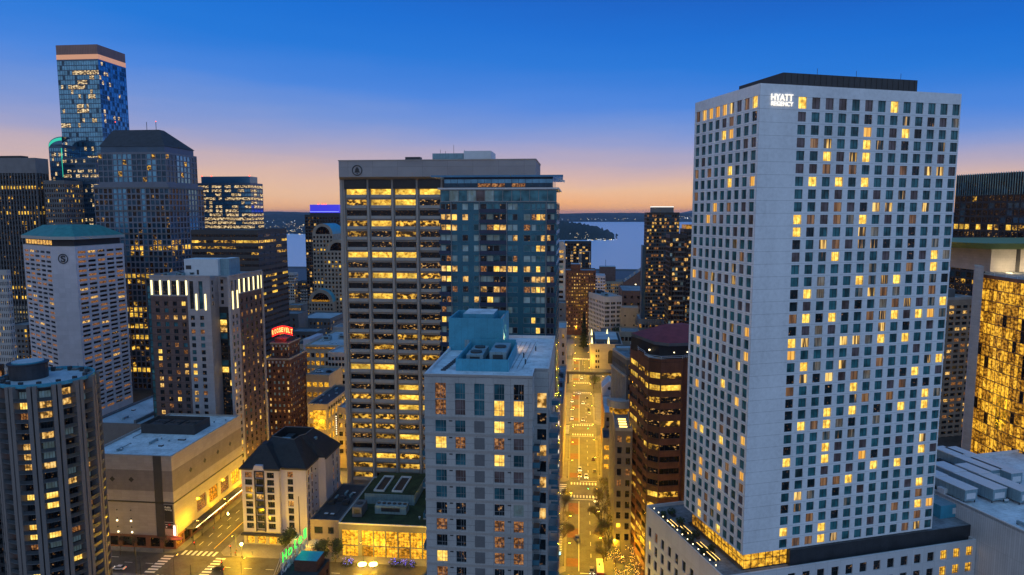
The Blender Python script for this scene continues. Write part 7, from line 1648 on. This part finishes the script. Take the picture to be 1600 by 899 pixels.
# tall dark conifer
s, d = at_z(912, 545, 0); t = thing('conifer', 'tall dark conifer standing at the far end of the central street', 'tree', Wp(s, d, 0)); m = MB(); h_ = at_d(912, 487, d)[1]; m.bar((0, 0, 0), (0, 0, h_), .5, 'bark', 6, .05); m.build('trunk', t)
c = MB(); rg = random.Random(3)
for k in range(2600):
    u = rg.random() ** 1.25; z = 2.5 + (h_ - 2.5) * u; rr = 5.0 * (1 - u) ** .8 * (0.75 + .25 * math.sin(z * 2.2)); a = rg.uniform(0, 6.28); q = rr * math.sqrt(rg.random()) 
    foliage(c, q * math.cos(a), q * math.sin(a), z - q * .25, .1, .1, 1, ['leaf_dark', 'leaf_dark', 'leaf2'], .5, rg, 0)
c.build('crown', t)

# ---- people
for k, c_ in {'skin': (.45, .28, .2), 'cloth_dark': (.02, .022, .03), 'cloth_blue': (.04, .07, .15), 'cloth_tan': (.3, .2, .12), 'cloth_red': (.3, .03, .03), 'hair': (.03, .02, .015)}.items(): mat('p_' + k, c_, .8, .1, 2)
PM = {}
def person_mesh(top, pants, stride, seed):
    key = (top, pants, stride)
    if key in PM: return PM[key]
    a = stride; V = [(0, 0, .95), (0, 0, 1.2), (0, -.01, 1.42), (0, -.01, 1.52), (0, -.02, 1.64), (0, -.02, 1.74),
         (.10, 0, .9), (.11, -a * .5, .5), (.11, -a * .8 + .02, .08), (.11, -a * .8 - .14, .04), (-.10, 0, .9), (-.11, a * .3, .5), (-.11, a * .85, .1), (-.11, a * .85 - .14, .05),
         (.20, 0, 1.40), (.25, a * .25, 1.14), (.25, a * .25 - .12, .90), (.25, a * .25 - .16, .82), (-.20, 0, 1.40), (-.25, -a * .3, 1.14), (-.25, -a * .45 - .05, .90), (-.25, -a * .5 - .07, .82)]
    Ed = [(0, 1), (1, 2), (2, 3), (3, 4), (4, 5), (0, 6), (6, 7), (7, 8), (8, 9), (0, 10), (10, 11), (11, 12), (12, 13), (2, 14), (14, 15), (15, 16), (16, 17), (2, 18), (18, 19), (19, 20), (20, 21)]
    Rr = [.15, .135, .15, .055, .10, .085, .095, .065, .045, .035, .095, .065, .045, .035, .065, .048, .035, .03, .065, .048, .035, .03]
    me = bpy.data.meshes.new('tmp'); me.from_pydata(V, Ed, []); o = bpy.data.objects.new('tmp', me); scene.collection.objects.link(o)
    sk = o.modifiers.new('s', 'SKIN'); 
    if not me.skin_vertices: me.attributes.new if 0 else None
    for i, v in enumerate(me.skin_vertices[0].data): v.radius = (Rr[i], Rr[i]); v.use_root = i == 0
    o.modifiers.new('d', 'SUBSURF').levels = 1
    dg = C.evaluated_depsgraph_get(); dg.update(); out = bpy.data.meshes.new_from_object(o.evaluated_get(dg)); bpy.data.objects.remove(o, do_unlink=True)
    out.materials.clear()
    for k in ('p_skin', top, pants, 'p_hair'): out.materials.append(MATS[k])
    for p in out.polygons:
        z = p.center.z; y = p.center.y; x = abs(p.center.x)
        p.material_index = 3 if (z > 1.70 or (z > 1.56 and y > .04)) else (0 if z > 1.48 or (z < .88 and x > .2) else (1 if z > .93 or x > .19 else 2)); p.use_smooth = True
    out.name = 'body'; PM[key] = out; return out
PEOPLE = [(361, 871, 'p_cloth_dark', 'p_cloth_blue', .25, 'person in a dark jacket waiting nearest the kerb under the blazing corner lamp'), (368, 869, 'p_cloth_red', 'p_cloth_dark', .1, 'person in a red jacket standing under the blazing corner lamp'), (369.5, 864, 'p_cloth_tan', 'p_cloth_dark', .3, 'person in a tan coat walking behind the pair at the corner lamp'),
          (394, 868, 'p_cloth_blue', 'p_cloth_dark', .2, 'person in blue standing at the lit hotel shopfront'), (909, 760, 'p_cloth_dark', 'p_cloth_dark', .35, 'leftmost of three people in dark clothes crossing the first crossing'), (914, 760, 'p_cloth_tan', 'p_cloth_dark', .3, 'middle of three people crossing, in a tan coat'), (919, 760.5, 'p_cloth_dark', 'p_cloth_blue', .35, 'rightmost of three people crossing, dark jacket'),
          (300, 845, 'p_cloth_dark', 'p_cloth_dark', .3, 'person in dark clothes walking by the mall entrance'), (963, 860, 'p_cloth_tan', 'p_cloth_dark', .2, 'person in a tan coat on the gold-lit plaza'), (965, 866, 'p_cloth_dark', 'p_cloth_blue', .1, 'person in a dark jacket on the plaza steps'), (334, 830, 'p_cloth_red', 'p_cloth_blue', .3, 'person in red walking up the left street pavement')]
for px, py, tp, pt_, st, lb in PEOPLE:
    s, d = at_z(px, py, 0); o = link('person', person_mesh(tp, pt_, st, 1), None, Wp(s, d, .15 if px not in (909, 914, 919) else .01), RNG.uniform(0, 6.2)); tag(o, lb, 'person', 'pedestrians')
# ---- cafe terrace lights in front of the glass hall
lamp_mat('blue_led', (.08, .08, 1), 3)
for i, (px, py) in enumerate(((566, 886), (583, 886))):
    s, d = at_z(px, py, 0); t = thing('fire_table', ['round glowing fire table, left one before the glass hall', 'round glowing fire table, right one before the glass hall'][i], 'table', Wp(s, d, .15), 0, 'glowing tables before the glass hall')
    m = MB(); m.cyl(0, 0, 0, .7, .8, 'dark_stone', 14); m.build('base', t); m = MB(); m.cyl(0, 0, .7, .9, 1.5, 'sodium', 16); m.build('glowing_top', t); link('lamp_light', light_data(2500, SOD, .5), t, (0, 0, 2.2))
for i, (px, py) in enumerate(((543, 883), (640, 886), (618, 884))):
    s, d = at_z(px, py, 0); t = thing('hedge', ['low hedge dotted with blue lights left of the glowing tables', 'low hedge with blue lights near the grey condo', 'small blue-lit hedge at the middle of the glass front'][i], 'hedge', Wp(s, d, .15), A_, 'blue-lit hedges')
    m = MB(); foliage(m, 0, 0, .7, 2.6, .7, 260, ['leaf_dark', 'leaf2'], .2); m.build('foliage', t); m = MB(); rg = random.Random(i)
    for k in range(26): x, y, z = rg.uniform(-2.5, 2.5), rg.uniform(-2, 2), rg.uniform(.9, 1.6); m.box(x - .06, x + .06, y - .06, y + .06, z - .06, z + .06, 'blue_led')
    o = m.build('string_lights', t); o['kind'] = 'stuff'

# ---- roof with the green neon hotel sign, bottom left of centre
RZ = 27.5
b = Bld('sign_building', 'teal-roofed brick building carrying the green neon roof sign at the bottom edge', 'hotel', 'A', *at_z(432, 899, RZ), 0)
sxx = b.s0; b.face((0, 0), FRONT, 11, 0, RZ, spans(11, 3, .4), rows_dn(RZ - 3, 3.2, 8, 1.6), 'red_brick', .25, O1(5)); b.face((11, 0), RIGHT, 10, 0, RZ, spans(10, 3, .4), rows_dn(RZ - 3, 3.2, 8, 1.6), 'red_brick', .25, O1(6)); b.face((11, 10), BACK, 11, 0, RZ, (), (), 'red_brick'); b.face((0, 10), LEFT, 10, 0, RZ, (), (), 'red_brick')
roof_slab(b, 0, 11, 0, 10, RZ - .6, 'roof_dark', 'dark_stone', .6, .3); b.part('roof_house').box(3.5, 10, 3.5, 9, RZ - .58, RZ + 2.6, 'red_brick', 'teal_metal')
b.done()
p0 = at_z(441, 893, RZ + 1); p1 = at_z(481, 848, RZ + 1); ang = math.atan2(p1[1] - p0[1], p1[0] - p0[0]); L_ = math.hypot(p1[0] - p0[0], p1[1] - p0[1])
t = thing('neon_roof_sign', 'scaffolded roof sign with green neon word Hotel above grey letters Camlin', 'sign', Wp(p0[0], p0[1], RZ), ang - YAW['A'])
m = MB()
for i in range(8):
    x = L_ * i / 7; m.bar((x, .35, -RZ if 0 else -1), (x, .35, 6.2), .07, 'white_metal', 4); m.bar((x, .35, 5), (x, 2.6, -.6), .05, 'white_metal', 4)
for z in (.0, 2.9, 3.1, 6.1): m.bar((0, .3, z), (L_, .3, z), .06, 'white_metal', 4)
for i in range(7): m.bar((L_ * i / 7, .3, .0), (L_ * (i + 1) / 7, .3, 3), .04, 'white_metal', 4)
m.build('scaffold', t)
for i, ch in enumerate('Hotel'): link('neon_letter', fit_text(ch, L_ / 5 * (.5 if ch in 'lt' else .7), 2.8 if ch in 'Htl' else 2.0, 'neon_green', 'neon_letter', .12, -.012), t, (L_ * (i + .5) / 5, 0, 4.6 if ch in 'Htl' else 4.2))
for i, ch in enumerate('Camlin'): link('letter', fit_text(ch, L_ / 6 * (.35 if ch in 'li' else .8), 2.8 if ch in 'Cl' else 2.2, 'white_metal', 'letter', .25, 0), t, (L_ * (i + .5) / 6, 0, 1.5 if ch in 'Cl' else 1.2))
link('neon_glow', light_data(220, (.05, 1, .2), .8), t, (L_ * .5, -2.2, 6))

# ================================================================= small roof plant: every pipe, vent and duct a part of its roof
def clutter(root, x0, x1, y0, y1, z, n, seed, avoid=()):
    rg = random.Random(seed); k = 0; tries = 0
    while k < n and tries < n * 20:
        tries += 1; x = rg.uniform(x0, x1); y = rg.uniform(y0, y1)
        if any(a - 1 < x < c + 1 and e - 1 < y < g + 1 for a, c, e, g in avoid): continue
        kind = rg.choice(['roof_vent', 'roof_pipe', 'roof_duct', 'roof_hatch', 'roof_vent']); m = MB()
        if kind == 'roof_vent': m.cyl(0, 0, 0, .8, .28, 'unit', 8); m.cyl(0, 0, .8, 1.05, .45, 'white_metal', 8, .2)
        elif kind == 'roof_pipe': L_ = rg.uniform(3, 8); m.bar((0, 0, .3), (0, L_, .3), .1, 'dark_metal', 6); m.bar((0, 0, 0), (0, 0, .3), .1, 'dark_metal', 6); m.bar((0, L_, 0), (0, L_, .3), .1, 'dark_metal', 6)
        elif kind == 'roof_duct': L_ = rg.uniform(2, 5); m.box(-.35, .35, 0, L_, .3, .95, 'unit'); m.box(-.3, .3, 0, .3, 0, .3, 'dark_metal'); m.box(-.3, .3, L_ - .3, L_, 0, .3, 'dark_metal'); m.box(-.4, .4, -.4, .0, .0, 1.0, 'unit')
        else: m.box(-.8, .8, -.6, .6, 0, .5, 'dark_stone'); m.box(-.7, .7, -.5, .5, .5, .58, 'white_metal')
        m.build(kind, root, (x, y, z + .01)); k += 1
RT = {o.name: o for o in scene.collection.objects if o.parent is None}
clutter(RT['condo_tower'], 1.5, 17, 26, 38, rz, 0, 1)
clutter(RT['shopping_mall'], 2, 31, 4, 48, at_d(260, 716, MD)[1], 16, 2, [(3, 28, 25, 39)])
clutter(RT['mall_annex'], 2, 32, 6, 84, 28, 14, 3, [(19, 22, 0, 90), (23, 34, 68, 90)])
clutter(RT['convention_hall'], 3, 40, 6, 44, 47.4, 16, 4, [(2, 13, 7, 16)])
clutter(RT['hotel_podium'], 62, 72, 4, 36, PZ, 0, 5)
clutter(RT['low_annex'], 1, 10, 3, 30, 12, 10, 6)
clutter(RT['department_store'], 3, 30, 6, 50, at_d(477, 541, 425)[1], 10, 7)
clutter(RT['glass_hall'], 28, 43, 4, 24, at_d(600, 822, 231.5)[1], 6, 8)
clutter(RT['concrete_slab'], 4, 60, 4, 22, ztop_slab, 8, 9) if 'ztop_slab' in globals() else None
clutter(RT['corner_store'], 1, 8, 4, 36, at_d(480, 634, 330)[1], 6, 10)
clutter(RT['white_office_block'], 3, 20, 6, 80, 44, 10, 11)
clutter(RT['arched_hall'], 4, 20, 4, 12, at_d(940, 540, 545)[1], 4, 12)

# ================================================================= evening air
def haze(dens):
    m = bpy.data.materials.new('haze'); m.use_nodes = True; nt = m.node_tree; nt.nodes.clear(); MATS['haze'] = m
    v = nt.nodes.new('ShaderNodeVolumePrincipled'); v.inputs['Color'].default_value = (.62, .74, .95, 1); v.inputs['Density'].default_value = dens; v.inputs['Anisotropy'].default_value = .0
    o = nt.nodes.new('ShaderNodeOutputMaterial'); nt.links.new(v.outputs[0], o.inputs['Volume'])
    b = MB(); b.box(-46000, 46000, -600, 61000, -3.2, 340, 'haze'); tag(b.build('haze'), kind='stuff')
haze(1.5e-5)
